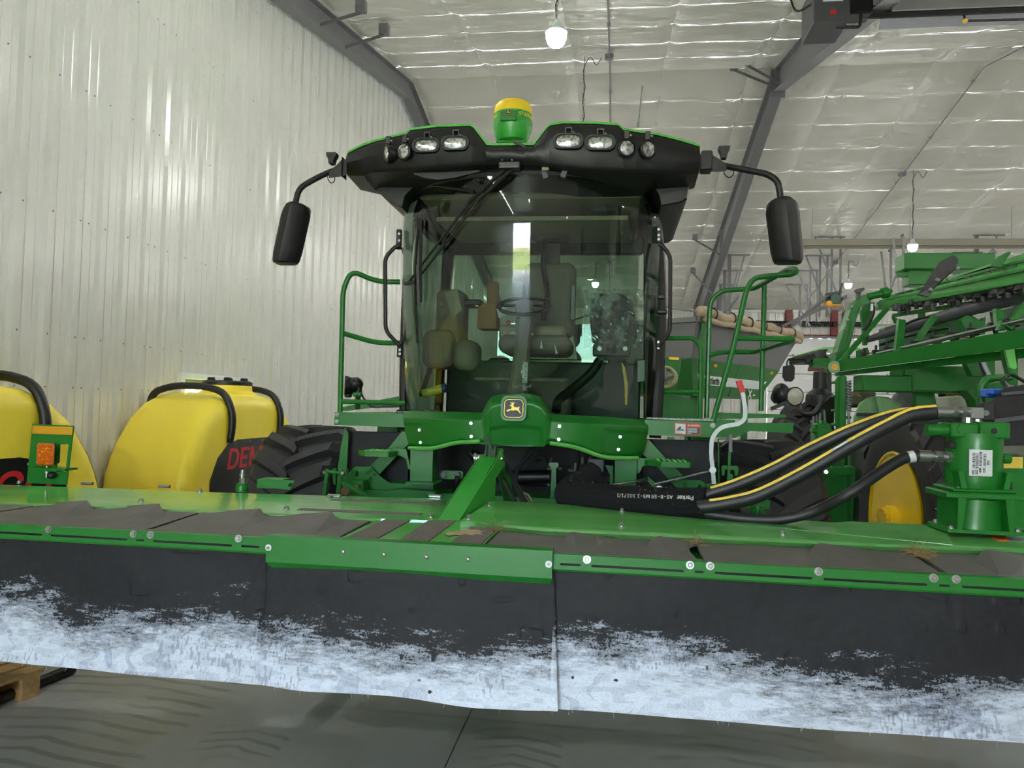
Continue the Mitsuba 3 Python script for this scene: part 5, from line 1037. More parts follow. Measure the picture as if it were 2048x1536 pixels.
handle([(1316, 488), (1324, 490), (1341, 512), (1340, 665), (1316, 694)], 5.1, [(1312, 452, 1323, 485), (1312, 680, 1322, 700)])
put('side_stop', [rbox(at(1322, 594, 5.15), (0.05, 0.04, 0.03), 0.008), rbox(at(1324, 624, 5.2), (0.07, 0.05, 0.03), 0.01)], BLACK, WR)
# hood under the windscreen
h_top = [(806, 821), (850, 822), (965, 825), (967, 818), (974, 805), (983, 793), (1006, 787.5), (1064, 787.5), (1082, 796), (1094, 814), (1100, 828), (1200, 833), (1297, 840)]
h_bot = [(806, 896), (818, 897), (858, 898), (880, 895), (913, 886), (965, 889), (1030, 893), (1090, 893), (1100, 886), (1152, 895), (1204, 914), (1240, 917), (1272, 917), (1297, 914)]
def hood_y(px):
    u = (px - 1040) / 255; return 4.72 + 0.42 * np.abs(u) ** 3.2
def hood(u, v):
    out = []
    for a, b in zip(u, v):
        x = 806 + 491 * a; x2 = x + (14 * (1 - a) - 14 * a) * b * b
        yt, yb = ip(x, h_top), ip(x, h_bot); Y = hood_y(x)
        c = np.clip(min(x - 966, 1100 - x) / 9, 0, 1); c = c * c * (3 - 2 * c); Y -= 0.055 * c
        py = yt + (yb - yt) * b
        side = (1 - c) * np.clip(1 - (py - yt) / 15, 0, 1); Y += 0.11 * side
        Y += c * 0.16 * np.clip(1 - (py - yt) / 22, 0, 1) ** 2.0 + c * 0.075 * np.clip((py - yt - 8) / 95, 0, 1)
        Y += 0.02 * np.clip((py - yb + 9) / 5, 0, 1) * (1 - c) - 0.0
        r_ = np.clip(min(x - 975, 1086 - x) / 5, 0, 1) * np.clip((py - (850 + 0.002 * (x - 1030) ** 2)) / 5, 0, 1); Y += 0.010 * r_
        # rounded dents near the outer ends
        for s, xo, w in ((1, 862, 10), (-1, 1205, 10)):
            t = np.clip((xo - x) * s / w, 0, 1) * np.clip((py - yt - 24) / 6, 0, 1); Y += 0.012 * t
        out.append(at(x2, py, Y))
    return np.array(out)
HK = put('hood', sheet(hood, 170, 44, (0, 0.03, 0)), GREEN, WR, smooth=40, label='glossy green hood panel under the windscreen')
for x, y in ((942, 846.5), (942.5, 873), (839, 860), (841, 885), (1119, 852.5), (1117.5, 879), (1240.5, 873.6), (1237, 899)):
    put_sub('bolt', hexbolt(at(x, y, hood_y(x) - 0.004), (0, -1, 0.1), 0.0082, 0.01), ZINC, HK)
ec = at(1027.5, 817, hood_y(1027) - 0.058); ew = px_m(42, 4.75)
a, u, n = frame((0, -1, 0.12))
put_sub('emblem_rim', prism(rrect(ew * 1.22, ew * 1.2, ew * 0.32).difference(rrect(ew * 1.02, ew * 0.98, ew * 0.26)), ec + n * 0.0, a, u, n * 0.007), GREEN, HK)
k_, m_ = emblem(ec, ew, ew * 0.96, HK, (0, -1, 0.12)); scene[key_of('emblem_deer', HK)] = mikit.ply(cat(m_), YJD, smooth=False)
lipL = [(818, 897), (858, 898), (880, 894.5), (913, 886.5), (960, 884)]; lipR = [(1100, 887), (1152, 896), (1204, 914), (1240, 917), (1275, 917)]
for l in (lipL, lipR): put_sub('hood_edge', tube(spline([at(x, y - 1, hood_y(x) - 0.0) for x, y in l], 6), 0.014, 8), GREENL, HK)
# platform and frame
def beam_px(px, Y, t): return ply_px(px, Y, t)
pl_ = put('platform', [ply_px([(670, 824), (812, 828), (812, 855), (668, 850)], 5.18, 0.05), slab([at(671, 825, 5.18), at(812, 829, 5.18), at(812, 829, 5.18) + V(0, 1.3, 0.0), at(671, 825, 5.18) + V(0, 1.3, 0)], V(0, 0, -0.03))], GREEN, WR, smooth=False)
for x, y in ((674, 829), (673.5, 843)): put_sub('bolt', hexbolt(at(x, y, 5.175), (0, -1, 0), 0.011), ZINC, pl_)
pr_k = put('platform', [ply_px([(1290, 839.5), (1466, 846), (1464, 876), (1288, 870)], 5.18, 0.05), slab([at(1290, 840, 5.18), at(1466, 846, 5.18), at(1466, 846, 5.18) + V(0, 1.3, 0), at(1290, 840, 5.18) + V(0, 1.3, 0)], V(0, 0, -0.03)), ply_px([(1436, 846), (1588, 846), (1585, 866), (1500, 862), (1470, 876), (1436, 875)], 5.4, 0.06), ply_px([(1440, 825), (1570, 829), (1575, 835), (1440, 838)], 5.7, 0.3)], GREEN, WR, smooth=False)
put_sub('grating', [obx(at(1298 + i * 11.2, 840.0 + i * 0.35, 5.2) + V(0, 0.0, 0.012), V(0.016, 0.02, 0), V(-0.004, 0.006, 0), V(0, 0, 0.006)) for i in range(12)], WHT, pr_k)
put_sub('bolt', hexbolt(at(1425.5, 851, 5.175), (0, -1, 0), 0.012), ZINC, pr_k)
put_sub('top_plate', [ply_px([(1380, 836), (1470, 840), (1470, 846), (1380, 841)], 5.3, 0.02), ply_px([(1434, 830), (1480, 832), (1480, 838), (1434, 836)], 5.55, 0.05)], GREEN, pr_k)
sg = put_sub('danger_sign', ply_px([(1349, 845), (1401.5, 847.5), (1401, 870.6), (1349, 868.5)], 5.172, 0.004), RED, pr_k); labels[sg] = {'label': 'red and white DANGER sign'}
Ys_ = 5.170
def flatbits(nm, polys, mt_, Y=Ys_): put_sub(nm, [ply_px(p, Y, 0.002) for p in polys], mt_, pr_k)
flatbits('sign_picture', [[(1350.5, 846.8), (1371, 847.7), (1371, 867.8), (1350.5, 866.8)]], PAPER)
flatbits('sign_field', [[(1372.5, 854), (1399.5, 855), (1399.5, 868.8), (1372.5, 867.8)]], BLACKM)
flatbits('sign_figure', [[(1351.5, 860), (1370, 861), (1370, 861.8), (1351.5, 861)], [(1358.5, 853), (1362, 853), (1362, 859), (1358.5, 859)], [(1355, 857), (1358, 855), (1359.5, 860.5), (1354.5, 860.2)], [(1361, 860.8), (1364.5, 857.6), (1368.5, 861)], [(1356, 854.2), (1357.2, 854.2), (1357.2, 856), (1356, 856)]], BLACKM, Ys_ - 0.002)
p = at(1379.5, 852.2, Ys_); e_ = unit(at(1398, 853, Ys_) - p)
tx = meshkit.text_mesh('DANGER', px_m(3.2, 5.2), 0.0015, True); v = tx.vertices; tx.vertices = p + v[:, :1] * e_ + v[:, 1:2] * V(0, 0, 1) + v[:, 2:] * V(0, -1, 0); scene[key_of('lettering', pr_k)] = mikit.ply(tx, PAPER, smooth=False)
flatbits('sign_triangle', [[(1375, 852), (1377, 848.4), (1379, 852.2)]], PAPER)
flatbits('sign_text', [[(1374.5, 855.8 + i * 2.1), (1374.5 + w, 855.9 + i * 2.1), (1374.5 + w, 856.9 + i * 2.1), (1374.5, 856.8 + i * 2.1)] for i, w in enumerate((21, 19, 21, 20, 20, 8))], PAPER, Ys_ - 0.002)
put('side_panel', [ply_px([(697, 862), (818, 866), (815, 965), (697, 962)], 5.45, 0.05)], SHEETB, WR, label='black side panel under the platform'); put('side_panel', [ply_px([(1288, 878), (1424, 882), (1428, 985), (1284, 985)], 5.45, 0.05)], SHEETB, WR, label='black side panel under the platform')
put('edge_strap', [ply_px([(690, 852), (697, 868), (696, 886), (693, 946), (675, 938), (682, 890)], 5.36, 0.01)], GREEN, WR, smooth=False)
arms = []
put('support_arm', ply_px([(804, 863), (818, 862), (818, 888), (792, 913), (750, 958), (738, 934), (778, 895)], 5.3, 0.03), GREEN, WR, smooth=False)
put('support_arm', ply_px([(1283, 877), (1297, 878.6), (1330, 915), (1375, 960), (1361, 985), (1319, 938), (1281, 905)], 5.3, 0.03), GREEN, WR, smooth=False)
gl_ = put('gusset_plate', ply_px([(710, 933), (740, 933), (757, 950), (775, 964), (800, 964), (800, 992), (690, 989), (684, 958)], 5.26, 0.02, holes=[[(711, 943), (714, 940.5), (717, 943), (717, 951), (714, 954), (711, 951)]]), GREEN, WR, smooth=False)
gr_ = put('gusset_plate', ply_px([(1373, 959.5), (1402, 960.6), (1412, 968), (1412, 992), (1325, 996), (1351, 976)], 5.26, 0.02, holes=[[(1396, 971), (1399, 968), (1403, 971), (1403, 980), (1399, 983), (1396, 980)]]), GREEN, WR, smooth=False)
for x, y in ((741, 940.7), (734, 948), (748, 948.5), (740.5, 955.5)): put_sub('bolt', hexbolt(at(x, y, 5.255), (0, -1, 0), 0.013, 0.02), GREEN, gl_)
for x, y in ((1368, 966), (1361, 973.5), (1376, 974), (1368, 981.7)): put_sub('bolt', hexbolt(at(x, y, 5.255), (0, -1, 0), 0.013, 0.02), GREEN, gr_)
put('lower_frame', [ply_px([(700, 978), (1240, 1004), (1240, 1020), (700, 1000)], 5.2, 0.3), ply_px([(775, 966), (866, 970), (866, 990), (775, 986)], 5.15, 0.2), ply_px([(752, 986), (800, 978), (870, 984), (870, 1000), (752, 998)], 5.0, 0.1), ply_px([(1205, 985), (1290, 988), (1290, 1008), (1205, 1004)], 5.1, 0.2), bx((CX - 1.4, 5.6, 0.55), (CX + 1.4, 7.2, 0.85), 0.02), bx((CX - 0.6, 6.0, 0.75), (CX - 0.5, 9.5, 1.2), 0.01), bx((CX + 0.5, 6.0, 0.75), (CX + 0.6, 9.5, 1.2), 0.01)], GREEN, WR, smooth=False)
put('frame_post', ply_px([(821, 898), (866, 899), (864, 968), (820, 966)], 5.05, 0.12), GREEN, WR, smooth=False); put('frame_post', ply_px([(1230, 916), (1274, 917), (1272, 992), (1229, 990)], 5.05, 0.12), GREEN, WR, smooth=False)
put('post_foot', [ply_px([(811, 964), (866, 966), (868, 970), (812, 969)], 4.95, 0.25)], GREEN, WR, smooth=False)
def step(px_tread, arm, Y):
    c0_, c1_ = px_tread; ps = [at(x, y, Y) for x, y in px_tread]; xa, xb = ps[0][0], ps[1][0]; z = ps[0][2]
    S_ = put('step', [slab([V(xa + 0.02, Y - 0.0, z), V(xa + 0.10, Y - 0.09, z), V(xb - 0.02, Y - 0.09, z), V(xb, Y - 0.04, z), V(xb, Y + 0.14, z), V(xa + 0.1, Y + 0.14, z), V(xa, Y + 0.06, z)], V(0, 0, -0.035)), ply_px(arm, Y + 0.06, 0.02)], GREEN, WR, smooth=False)
    put_sub('grip_hole', [cyl(V(x, y, z), V(x, y, z + 0.006), 0.011, 0.007, n=8) for x in np.arange(xa + 0.09, xb - 0.03, 0.034) for y in (Y - 0.06, Y - 0.02, Y + 0.02, Y + 0.07, Y + 0.11)], GREENL, S_)
step([(712, 900), (790, 902)], [(780, 897), (812, 898), (822, 940), (816, 938), (812, 918), (800, 911), (780, 908)], 5.02)
step([(1290, 920), (1382, 923)], [(1275, 915), (1300, 918), (1300, 930), (1286, 932), (1280, 944), (1275, 948)], 5.02)
put('latch_arm', [ply_px([(651, 938), (655, 937), (657, 942), (651, 990), (644, 990)], 5.0, 0.02), ply_px([(664, 938), (668, 936), (672, 938), (671, 970), (667, 968)], 5.04, 0.02), ply_px([(676, 940), (680, 938), (684, 941), (680, 990), (672, 990)], 5.0, 0.02), cyl(at(655, 943, 5.0), at(684, 947, 5.0), 0.012)], GREEN, WR, smooth=False)
put('latch_pin', [cyl(at(683, 947, 4.99), at(688, 948, 4.99), 0.014), cyl(at(647, 945, 5.0), at(650, 945, 5.0), 0.012)], ZINC, WR)
put('latch_block', [ply_px([(700, 961), (725, 962), (727, 982), (702, 980)], 5.1, 0.1), ply_px([(683, 962), (735, 990), (725, 992), (683, 970)], 4.95, 0.05)], GREEN, WR, smooth=False); put('rusty_pin', [cyl(at(712, 975, 5.08), at(712, 975, 5.02), 0.02, n=10), cyl(at(690, 982, 5.0), at(690, 982, 4.96), 0.03, n=10)], RUST, WR)
# machinery bay behind the hood, its shade put in as a black sheet
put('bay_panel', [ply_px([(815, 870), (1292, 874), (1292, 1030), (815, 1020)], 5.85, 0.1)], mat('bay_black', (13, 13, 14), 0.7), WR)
mc = put('hydraulic_block', [rbox(at(1192, 930, 5.4), (0.12, 0.1, 0.1), 0.01)], GRAYP, WR)
put_sub('fitting', [cyl(at(x, y, 5.36), at(x + dx_, y + dy, 5.36), 0.011, n=8) for x, y, dx_, dy in ((1094, 937, 10, 0), (1117, 937, 6, 0), (1136, 940, 12, 1), (1150, 942, 2, -16), (1148, 966, 2, -20), (1165, 928, 0, -14), (1180, 914, 1, 12), (1155, 945, 12, 0), (1100, 924, 4, -8), (1095, 970, 4, 0))], ZINC, mc)
put_sub('line', [tube(spline([at(*q, 5.45) for q in l], 6), 0.014, 8) for l in (((1070, 896), (1055, 915), (1036, 940), (1028, 985)), ((1062, 898), (1046, 922), (1030, 948)), ((1155, 900), (1156, 920), (1152, 945)), ((1168, 902), (1170, 915), (1166, 940), (1150, 946)), ((1075, 914), (1088, 916), (1096, 928)))], HOSE, mc)
put('bay_pipe', [cyl(at(1026, 955, 5.5), at(1100, 953, 5.5), 0.05), cyl(at(940, 905, 5.7), at(990, 960, 5.7), 0.03), cyl(at(1030, 965, 5.6), at(1230, 972, 5.6), 0.02)], BLACK, WR)
put('bay_link', [ply_px([(1098, 925), (1116, 925), (1117, 932), (1112, 938), (1112, 1005), (1100, 1003), (1103, 938), (1098, 932)], 5.3, 0.05), ply_px([(1125, 970), (1230, 976), (1230, 984), (1125, 978)], 5.32, 0.06), ply_px([(1210, 930), (1226, 932), (1226, 990), (1218, 990), (1220, 950)], 5.25, 0.03)], GREEN, WR, smooth=False)
sb = put('socket_plate', ply_px([(880, 943), (886, 941), (922, 942), (926, 945), (925, 955), (920, 959), (884, 958), (879, 955)], 5.3, 0.03), GREEN, WR); put_sub('socket', [cyl(at(887, 950, 5.3), at(887, 950, 5.27), 0.022, n=6), cyl(at(914, 950, 5.3), at(914, 950, 5.25), 0.022, n=14)], BLACKM, sb); put_sub('cable', tube(spline([at(914, 952, 5.25), at(912, 965, 5.24), at(908, 985, 5.3)], 5), 0.014, 8), BLACK, sb)
# rods, roller and the white lever on the right
put('tie_rod', [tube(np.array([at(1180, 976, 4.6), at(1282, 961, 4.95)]), 0.008, 8), tube(np.array([at(1278, 962, 4.94), at(1294, 957, 5.0)]), 0.012, 8)], STEEL, WR); put('tie_rod', [tube(np.array([at(1306, 969, 5.0), at(1427, 940, 5.05)]), 0.008, 8), tube(np.array([at(1349, 958, 5.02), at(1356, 956.5, 5.03)]), 0.014, 8)], STEEL, WR)
rl = put('pivot_arm', ply_px([(1290, 955), (1296, 953), (1325, 978), (1318, 986), (1310, 982)], 5.02, 0.02), GREEN, WR); put_sub('roller', cyl(at(1319, 978, 5.02), at(1319, 978, 4.97), 0.022), ZINC, rl)
lev = [(1478, 764), (1486, 787), (1491, 820), (1490, 838), (1478, 848), (1443, 853), (1424, 874), (1422, 907), (1425, 933), (1428, 968)]
lv = put('lever', tube(fillet([at(x, y, 4.96) for x, y in lev], 0.05, 4), 1.0, sec=np.array([(-0.004, -0.0135), (0.004, -0.0135), (0.004, 0.0135), (-0.004, 0.0135)])), WHT, WR, smooth=20, label='white bent lever with a red grip')
m = scene.pop(lv); used_ = None
pp_ = fillet([at(x, y, 4.96) for x, y in lev], 0.05, 4); L_, R_ = [], []
for i in range(len(pp_)):
    t = unit(pp_[min(i + 1, len(pp_) - 1)] - pp_[max(i - 1, 0)]); s = unit(np.cross(t, V(0, 1, 0))); w = 0.0135 * (1.25 if 925 < 0 else 1)
    L_.append(pp_[i] - s * w); R_.append(pp_[i] + s * w)
scene[lv] = mikit.ply(slab(L_ + R_[::-1], V(0, 0.009, 0)), WHT, smooth=False)
put_sub('grip', slab([at(1472, 762, 4.95), at(1484, 760, 4.95), at(1491, 783, 4.95), at(1480, 786, 4.95)], V(0, 0.022, 0)), RED, lv)
put_sub('boss', cyl(at(1425.5, 940, 4.965), at(1425.5, 940, 4.95), 0.022), WHT, lv)
pb = put('park_bar', [ply_px([(1457, 900), (1462, 900), (1460, 975), (1454, 975)], 5.1, 0.02), ply_px([(1443, 934), (1447, 931), (1474, 932), (1477, 936), (1475, 951), (1470, 952), (1469, 940), (1450, 939), (1449, 951), (1444, 951)], 5.12, 0.025)], GREEN, WR, smooth=False)
put_sub('grip', tube(np.array([at(1461, 869, 5.11), at(1461, 904, 5.11)]), 0.013, 8), GRAYM, pb)
put('mount_frame', [ply_px([(1436, 877), (1458, 877), (1458, 879), (1438, 879), (1439, 966), (1437, 966)], 5.3, 0.02)] + [cyl(at(x, y, 5.0), at(x + 7, y, 5.0), 0.018, n=6) for x, y in ((1412, 975), (1424, 972), (1438, 973), (1448, 1000), (1465, 995))] + [ply_px([(1412, 968), (1440, 966), (1440, 990), (1412, 990)], 5.1, 0.03), ply_px([(1455, 950), (1466, 948), (1466, 1010), (1458, 1010)], 5.1, 0.03), ply_px([(1480, 1000), (1540, 1002), (1540, 1018), (1480, 1016)], 5.0, 0.1)], GREEN, WR, smooth=False)
# railings
def rail(parts, lab, r=0.019): return put('railing', [tpx(p, r, rad) for p, rad in parts], GREEN, WR, label=lab)
rail([([(680, 824, 5.25), (686, 578, 5.25), (703, 541, 5.25), (752, 563, 5.35), (800, 564, 5.4)], 0.09), ([(688, 667, 5.25), (752, 686, 5.35), (808, 686, 5.4)], 0.09), ([(683, 803, 5.25), (810, 806, 5.3)], 0.02)], 'green tube railing on the left platform')
rail([([(1425, 846, 5.25), (1470, 682, 5.25), (1492, 582, 5.25), (1506, 556, 5.25), (1546, 551, 5.2), (1582, 549, 5.15), (1594, 543, 5.15), (1588, 537, 5.2), (1578, 538, 5.3), (1524, 568, 5.8), (1510, 577, 5.9), (1445, 581, 5.9), (1424, 596, 5.9), (1419, 620, 5.9), (1413, 836, 5.9)], 0.08), ([(1471, 676, 5.25), (1576, 678, 5.15), (1586, 677, 5.16), (1580, 682, 5.25), (1524, 699, 5.8), (1508, 704, 5.9), (1440, 704, 5.9), (1416, 712, 5.9)], 0.06), ([(1529, 570, 5.78), (1522, 822, 5.78)], 0.02)], 'green tube gate railing on the right platform')
rail([([(1310, 677, 5.6), (1388, 676, 5.6), (1402, 692, 5.6), (1400, 840, 5.6)], 0.09), ([(1312, 784, 5.6), (1400, 784, 5.6)], 0.02)], 'low green railing behind the right grab handle', 0.017)
# rear body of the machine and the headlamps on the rails
put('engine_cowl', [loft([np.array([V(CX - w, Y, 1.35), V(CX - w, Y, h), V(CX - w * 0.8, Y, h + 0.12), V(CX + w * 0.8, Y, h + 0.12), V(CX + w, Y, h), V(CX + w, Y, 1.35)]) for Y, w, h in ((6.7, 0.7, 1.9), (7.2, 0.72, 2.0), (9.2, 0.72, 1.95), (9.5, 0.6, 1.8))])], GREEN, WR)
def headlamp(x, y, Y, aim, mx, lab):
    c = at(x, y, Y); n = unit(aim)
    L = put('headlamp', lathe([(0.001, -0.1), (0.05, -0.09), (0.075, -0.03), (0.08, 0.0), (0.072, 0.004), (0.001, -0.002)], c, n, 20), BLACK, WR, label=lab)
    put_sub('lens', lathe([(0.071, 0.003), (0.05, 0.014), (0.001, 0.02)][::-1], c, n, 20), mat('lamp_glass_' + str(int(x)), (186, 186, 170), 0.2, coat=1.0), L)
    return L
L1 = headlamp(690, 772, 5.5, (-0.9, -0.35, 0), 0, 'black work lamp on the left railing'); c = at(704, 768, 5.5)
put_sub('motor_body', [ball(at(711, 768, 5.5), 0.06, (1, 1, 0.9)), rbox(at(697, 782, 5.5), (0.05, 0.06, 0.1), 0.015), rbox(at(718, 777, 5.48), (0.02, 0.03, 0.09), 0.008)], BLACK, L1)
put_sub('clamp', [bx(at(709, 818, 5.4), at(722, 790, 5.5), 0.01), bx(at(705, 793, 5.45), at(726, 785, 5.5), 0.006)], GREEN, L1)
put_sub('wire', tube(spline([at(722, 770, 5.5), at(724, 790, 5.5), at(742, 812, 5.4), at(770, 813, 5.4), at(808, 812, 5.4)], 8), 0.009, 6), BLACK, L1)
L2 = headlamp(1590, 793, 6.3, (0.3, -0.9, -0.05), 0, 'black work lamp with a pale lens beyond the right railing')
put_sub('motor_body', [ball(at(1562, 788, 6.35), 0.09, (0.8, 1, 1)), tube(spline([at(1552, 780, 6.35), at(1545, 795, 6.35), at(1552, 806, 6.35)], 5), 0.016, 8), bar(at(1542, 818, 6.3), at(1578, 802, 6.3), 0.03, 0.03), bx(at(1560, 812, 6.3), at(1572, 806, 6.34))], BLACK, L2)
# tyres with slanting lugs
def tyre(c, R, W, rim_r, n_lug, parent, mt_=RUB, nm='tyre', ax=(1, 0, 0), lugd=0.045, hand=1):
    h = W / 2
    prof = [(rim_r, -h * 0.72), (rim_r + 0.02, -h * 0.86), (rim_r + (R - rim_r) * 0.45, -h * 1.02), (R - 0.11, -h * 0.96), (R - 0.05 - lugd * 0.4, -h * 0.86), (R - lugd, -h * 0.5), (R - lugd * 0.9, 0), (R - lugd, h * 0.5), (R - 0.05 - lugd * 0.4, h * 0.86), (R - 0.11, h * 0.96), (rim_r + (R - rim_r) * 0.45, h * 1.02), (rim_r + 0.02, h * 0.86), (rim_r, h * 0.72), (rim_r, -h * 0.72)]
    a, u, w = V(0, 0, 1), V(0, 1, 0), V(*ax)
    n = 60; ang = np.arange(n) * 2 * math.pi / n; secs = []
    v = np.vstack([c + w * x + r * (np.cos(ang)[:, None] * a + np.sin(ang)[:, None] * u) for r, x in prof]); f = []
    for i in range(len(prof) - 1):
        for j in range(n):
            k = (j + 1) % n; f += [[i * n + j, (i + 1) * n + k, i * n + k], [i * n + j, (i + 1) * n + j, (i + 1) * n + k]]
    body = tm(v, f); body.merge_vertices()
    if body.volume < 0: body.invert()
    ms = [body]; steps = 7
    for side in (-1, 1):
        for q in range(n_lug):
            a0 = (q + (0.5 if side > 0 else 0)) * 2 * math.pi / n_lug; secs = []
            for i in range(steps):
                t = i / (steps - 1); x = side * h * (-0.06 + 1.02 * t); da = hand * (0.34 * t ** 0.9)
                Rt = R - 0.012 * t - (0.10 * max(0, t - 0.86) / 0.14 * 0.6); Rb = R - lugd * 1.35 - 0.11 * max(0, t - 0.7); wd = (0.034 + 0.02 * t) / R
                P_ = lambda r, an: c + w * x + r * (math.cos(an) * a + math.sin(an) * u)
                secs.append(np.array([P_(Rb, a0 + da - wd * 1.45), P_(Rt, a0 + da - wd), P_(Rt, a0 + da + wd), P_(Rb, a0 + da + wd * 1.45)]))
            ms.append(loft(secs))
    return put(nm, ms, mt_, parent, smooth=24)
for X, lab, hd in ((-2.53, 'left front', 1), (1.21, 'right front', 1)):
    c = V(X, 6.15, 0.72); t_ = tyre(c, 0.72, 0.72, 0.36, 17, WR, hand=hd, lugd=0.065)
    put_sub('wheel_rim', [lathe([(0.36, -0.25), (0.34, -0.22), (0.33, -0.1), (0.3, 0.0), (0.12, 0.02), (0.001, 0.02)], c, (1 if X > 0 else -1, 0, 0), 28), cyl(c - V(0.26, 0, 0), c + V(0.26, 0, 0), 0.1)], YJD, t_)
put('drive_leg', [bx((-2.2, 5.9, 0.5), (-1.6, 6.4, 0.9), 0.03), bx((0.5, 5.9, 0.5), (0.9, 6.4, 0.9), 0.03), bx((-1.95, 6.0, 0.7), (-1.75, 6.3, 1.5), 0.02), bx((0.6, 6.0, 0.7), (0.8, 6.3, 1.5), 0.02)], GREEN, WR)
for X in (-1.9, 0.7):
    c = V(X, 9.3, 0.42); t_ = tyre(c, 0.42, 0.4, 0.2, 16, WR, nm='caster_tyre'); put_sub('caster_fork', [bar(c + V(0, 0, 0.0), c + V(0, -0.3, 0.9), 0.08, 0.1, (0, 1, 0))], GREEN, t_)
put('fender', [ply_px([(680, 815), (810, 790), (812, 806), (680, 822)], 6.9, 0.2)], GREEN, WR)
put('lift_arm', [bar(V(CX - 0.95, 5.2, 0.62), V(CX - 0.95, 3.7, 0.75), 0.1, 0.14, b=0.01), bar(V(CX + 0.95, 5.2, 0.62), V(CX + 0.95, 3.7, 0.75), 0.1, 0.14, b=0.01)], GREEN, WR, smooth=False)

# ---------------- yellow liquid tanks along the left wall ----------------
TX0, TX1 = -4.40, -3.555
TK = 1.13
PROF = [(-1.0, .62), (-1.05, .85), (-1.04, 1.02), (-.98, 1.18), (-.9, 1.31), (-.74, 1.50), (-.56, 1.62), (-.40, 1.675), (-.2, 1.69)]
PROF = [(a * TK, 1.65 + (b - 1.65) * TK) for a, b in PROF]; PROF = PROF + [(-a, b) for a, b in PROF[::-1]] + [(1.02, .42), (-1.02, .42)]
def tank(yc, label):
    t_ = thing('liquid_tank', label, 'tank', 'yellow tanks along the left wall')
    base = Polygon([(a, b) for a, b in PROF]).buffer(-0.10).buffer(0.10, quad_segs=6)
    secs = []; n = 96
    for s, d in ((0, .16), (.015, .09), (.06, .035), (.14, .006), (.3, 0.0), (.7, 0.0), (.86, .006), (.94, .035), (.985, .09), (1, .16)):
        q = base.buffer(-d) if d else base
        ring = q.exterior; c = np.array([0, 1.1]); pts = []
        for k in range(n):
            a = 2 * math.pi * k / n; far = LineString([c, c + 5 * np.array([math.cos(a), math.sin(a)])]).intersection(ring)
            far = far if far.geom_type == 'Point' else list(far.geoms)[0]; pts.append((far.x, far.y))
        pts = np.array(pts); X = TX0 + (TX1 - TX0) * s
        secs.append(np.stack([np.full(n, X), yc + pts[:, 0], pts[:, 1]], 1))
    put('body', loft(secs), YEL, t_, smooth=50)
    # filler neck and lid
    c = V((TX0 + TX1) / 2 + 0.02, yc + 0.16, 1.695)
    put('filler_neck', lathe([(0.30, -0.06), (0.29, 0.0), (0.245, 0.03), (0.24, 0.085), (0.001, 0.09)], c, n=32), YEL, t_)
    L = put('lid', lathe([(0.24, 0.085), (0.245, 0.09), (0.245, 0.12), (0.22, 0.132), (0.001, 0.14)], c, n=32), BLACK, t_)
    put_sub('lug', [bx(c + V(0.16 * math.cos(a) - .03, 0.16 * math.sin(a) - .03, 0.13), c + V(0.16 * math.cos(a) + .03, 0.16 * math.sin(a) + .03, 0.165), 0.008) for a in (0.4, 2.0, 3.6, 5.2)], BLACK, L)
    # tubular hoops over the tank
    for dy in (-0.52, 0.50):
        y = yc + dy
        pts = [V(TX1 + 0.01, y, 1.235), V(TX1 + 0.03, y, 1.32), V(TX1 + 0.035, y, 1.50), V(TX1 - 0.05, y, 1.70), V(TX1 - 0.25, y, 1.755), V(TX0 + 0.28, y, 1.755), V(TX0 + 0.06, y, 1.69), V(TX0 + 0.02, y, 1.5), V(TX0 + 0.02, y, 0.55)]
        put('hoop', tube(fillet(pts, 0.16, 6), 0.033, 12), BLACK, t_, smooth=True)
    # black side panel with lettering
    pl = Polygon([(-.82, .42), (-.82, .9), (-.70, 1.10), (-.52, 1.22), (-.34, 1.255), (.34, 1.255), (.52, 1.22), (.70, 1.10), (.82, .9), (.82, .42)])
    pn = put('side_panel', prism(pl, V(TX1 - 0.005, yc, 0), V(0, 1, 0), V(0, 0, 1), V(0.014, 0, 0)), mat('tank_panel', (20, 20, 21), 0.25, coat=0.6), t_, smooth=False)
    tx = meshkit.text_mesh('DEMCO', 0.185, 0.003, True); v = tx.vertices.copy(); w = v[:, 0].max(); sx = 1.15 / w
    tx.vertices = np.stack([TX1 + 0.009 + v[:, 2], yc - 0.57 + v[:, 0] * sx + v[:, 1] * 0.22, 0.985 + v[:, 1]], 1)
    put_sub('lettering', tx, REDB, pn)
    put_sub('rivet', [ball(V(TX1 + 0.01, yc + a, b), 0.009, sub=1) for a, b in ((-.75, .7), (-.4, 1.21), (-.13, 1.23), (.13, 1.23), (.4, 1.21), (.75, .7), (-.34, .76), (.34, .76))], ZINC, pn)
    put('gauge_mark', [bx((TX1 - 0.001, yc + s * (.93 - k * .01) - .03, .6 + .1 * k), (TX1 + 0.002, yc + s * (.93 - k * .01) + .03, .605 + .1 * k)) for s in (-1, 1) for k in range(6)], YEL, t_, smooth=False)
    put('skid_frame', [bx((TX0, yc - 0.9, 0.0), (TX0 + 0.1, yc + 0.9, 0.42), 0.01), bx((TX1 - 0.1, yc - 0.9, 0.0), (TX1, yc + 0.9, 0.42), 0.01), bx((TX0, yc - 0.95, 0.34), (TX1, yc + 0.95, 0.42), 0.01)], BLACKM, t_)
tank(7.05, 'yellow liquid tank with a black lid below the small window, farther of the two')
tank(3.72, 'yellow liquid tank cut off by the left edge, behind the lamp bracket')

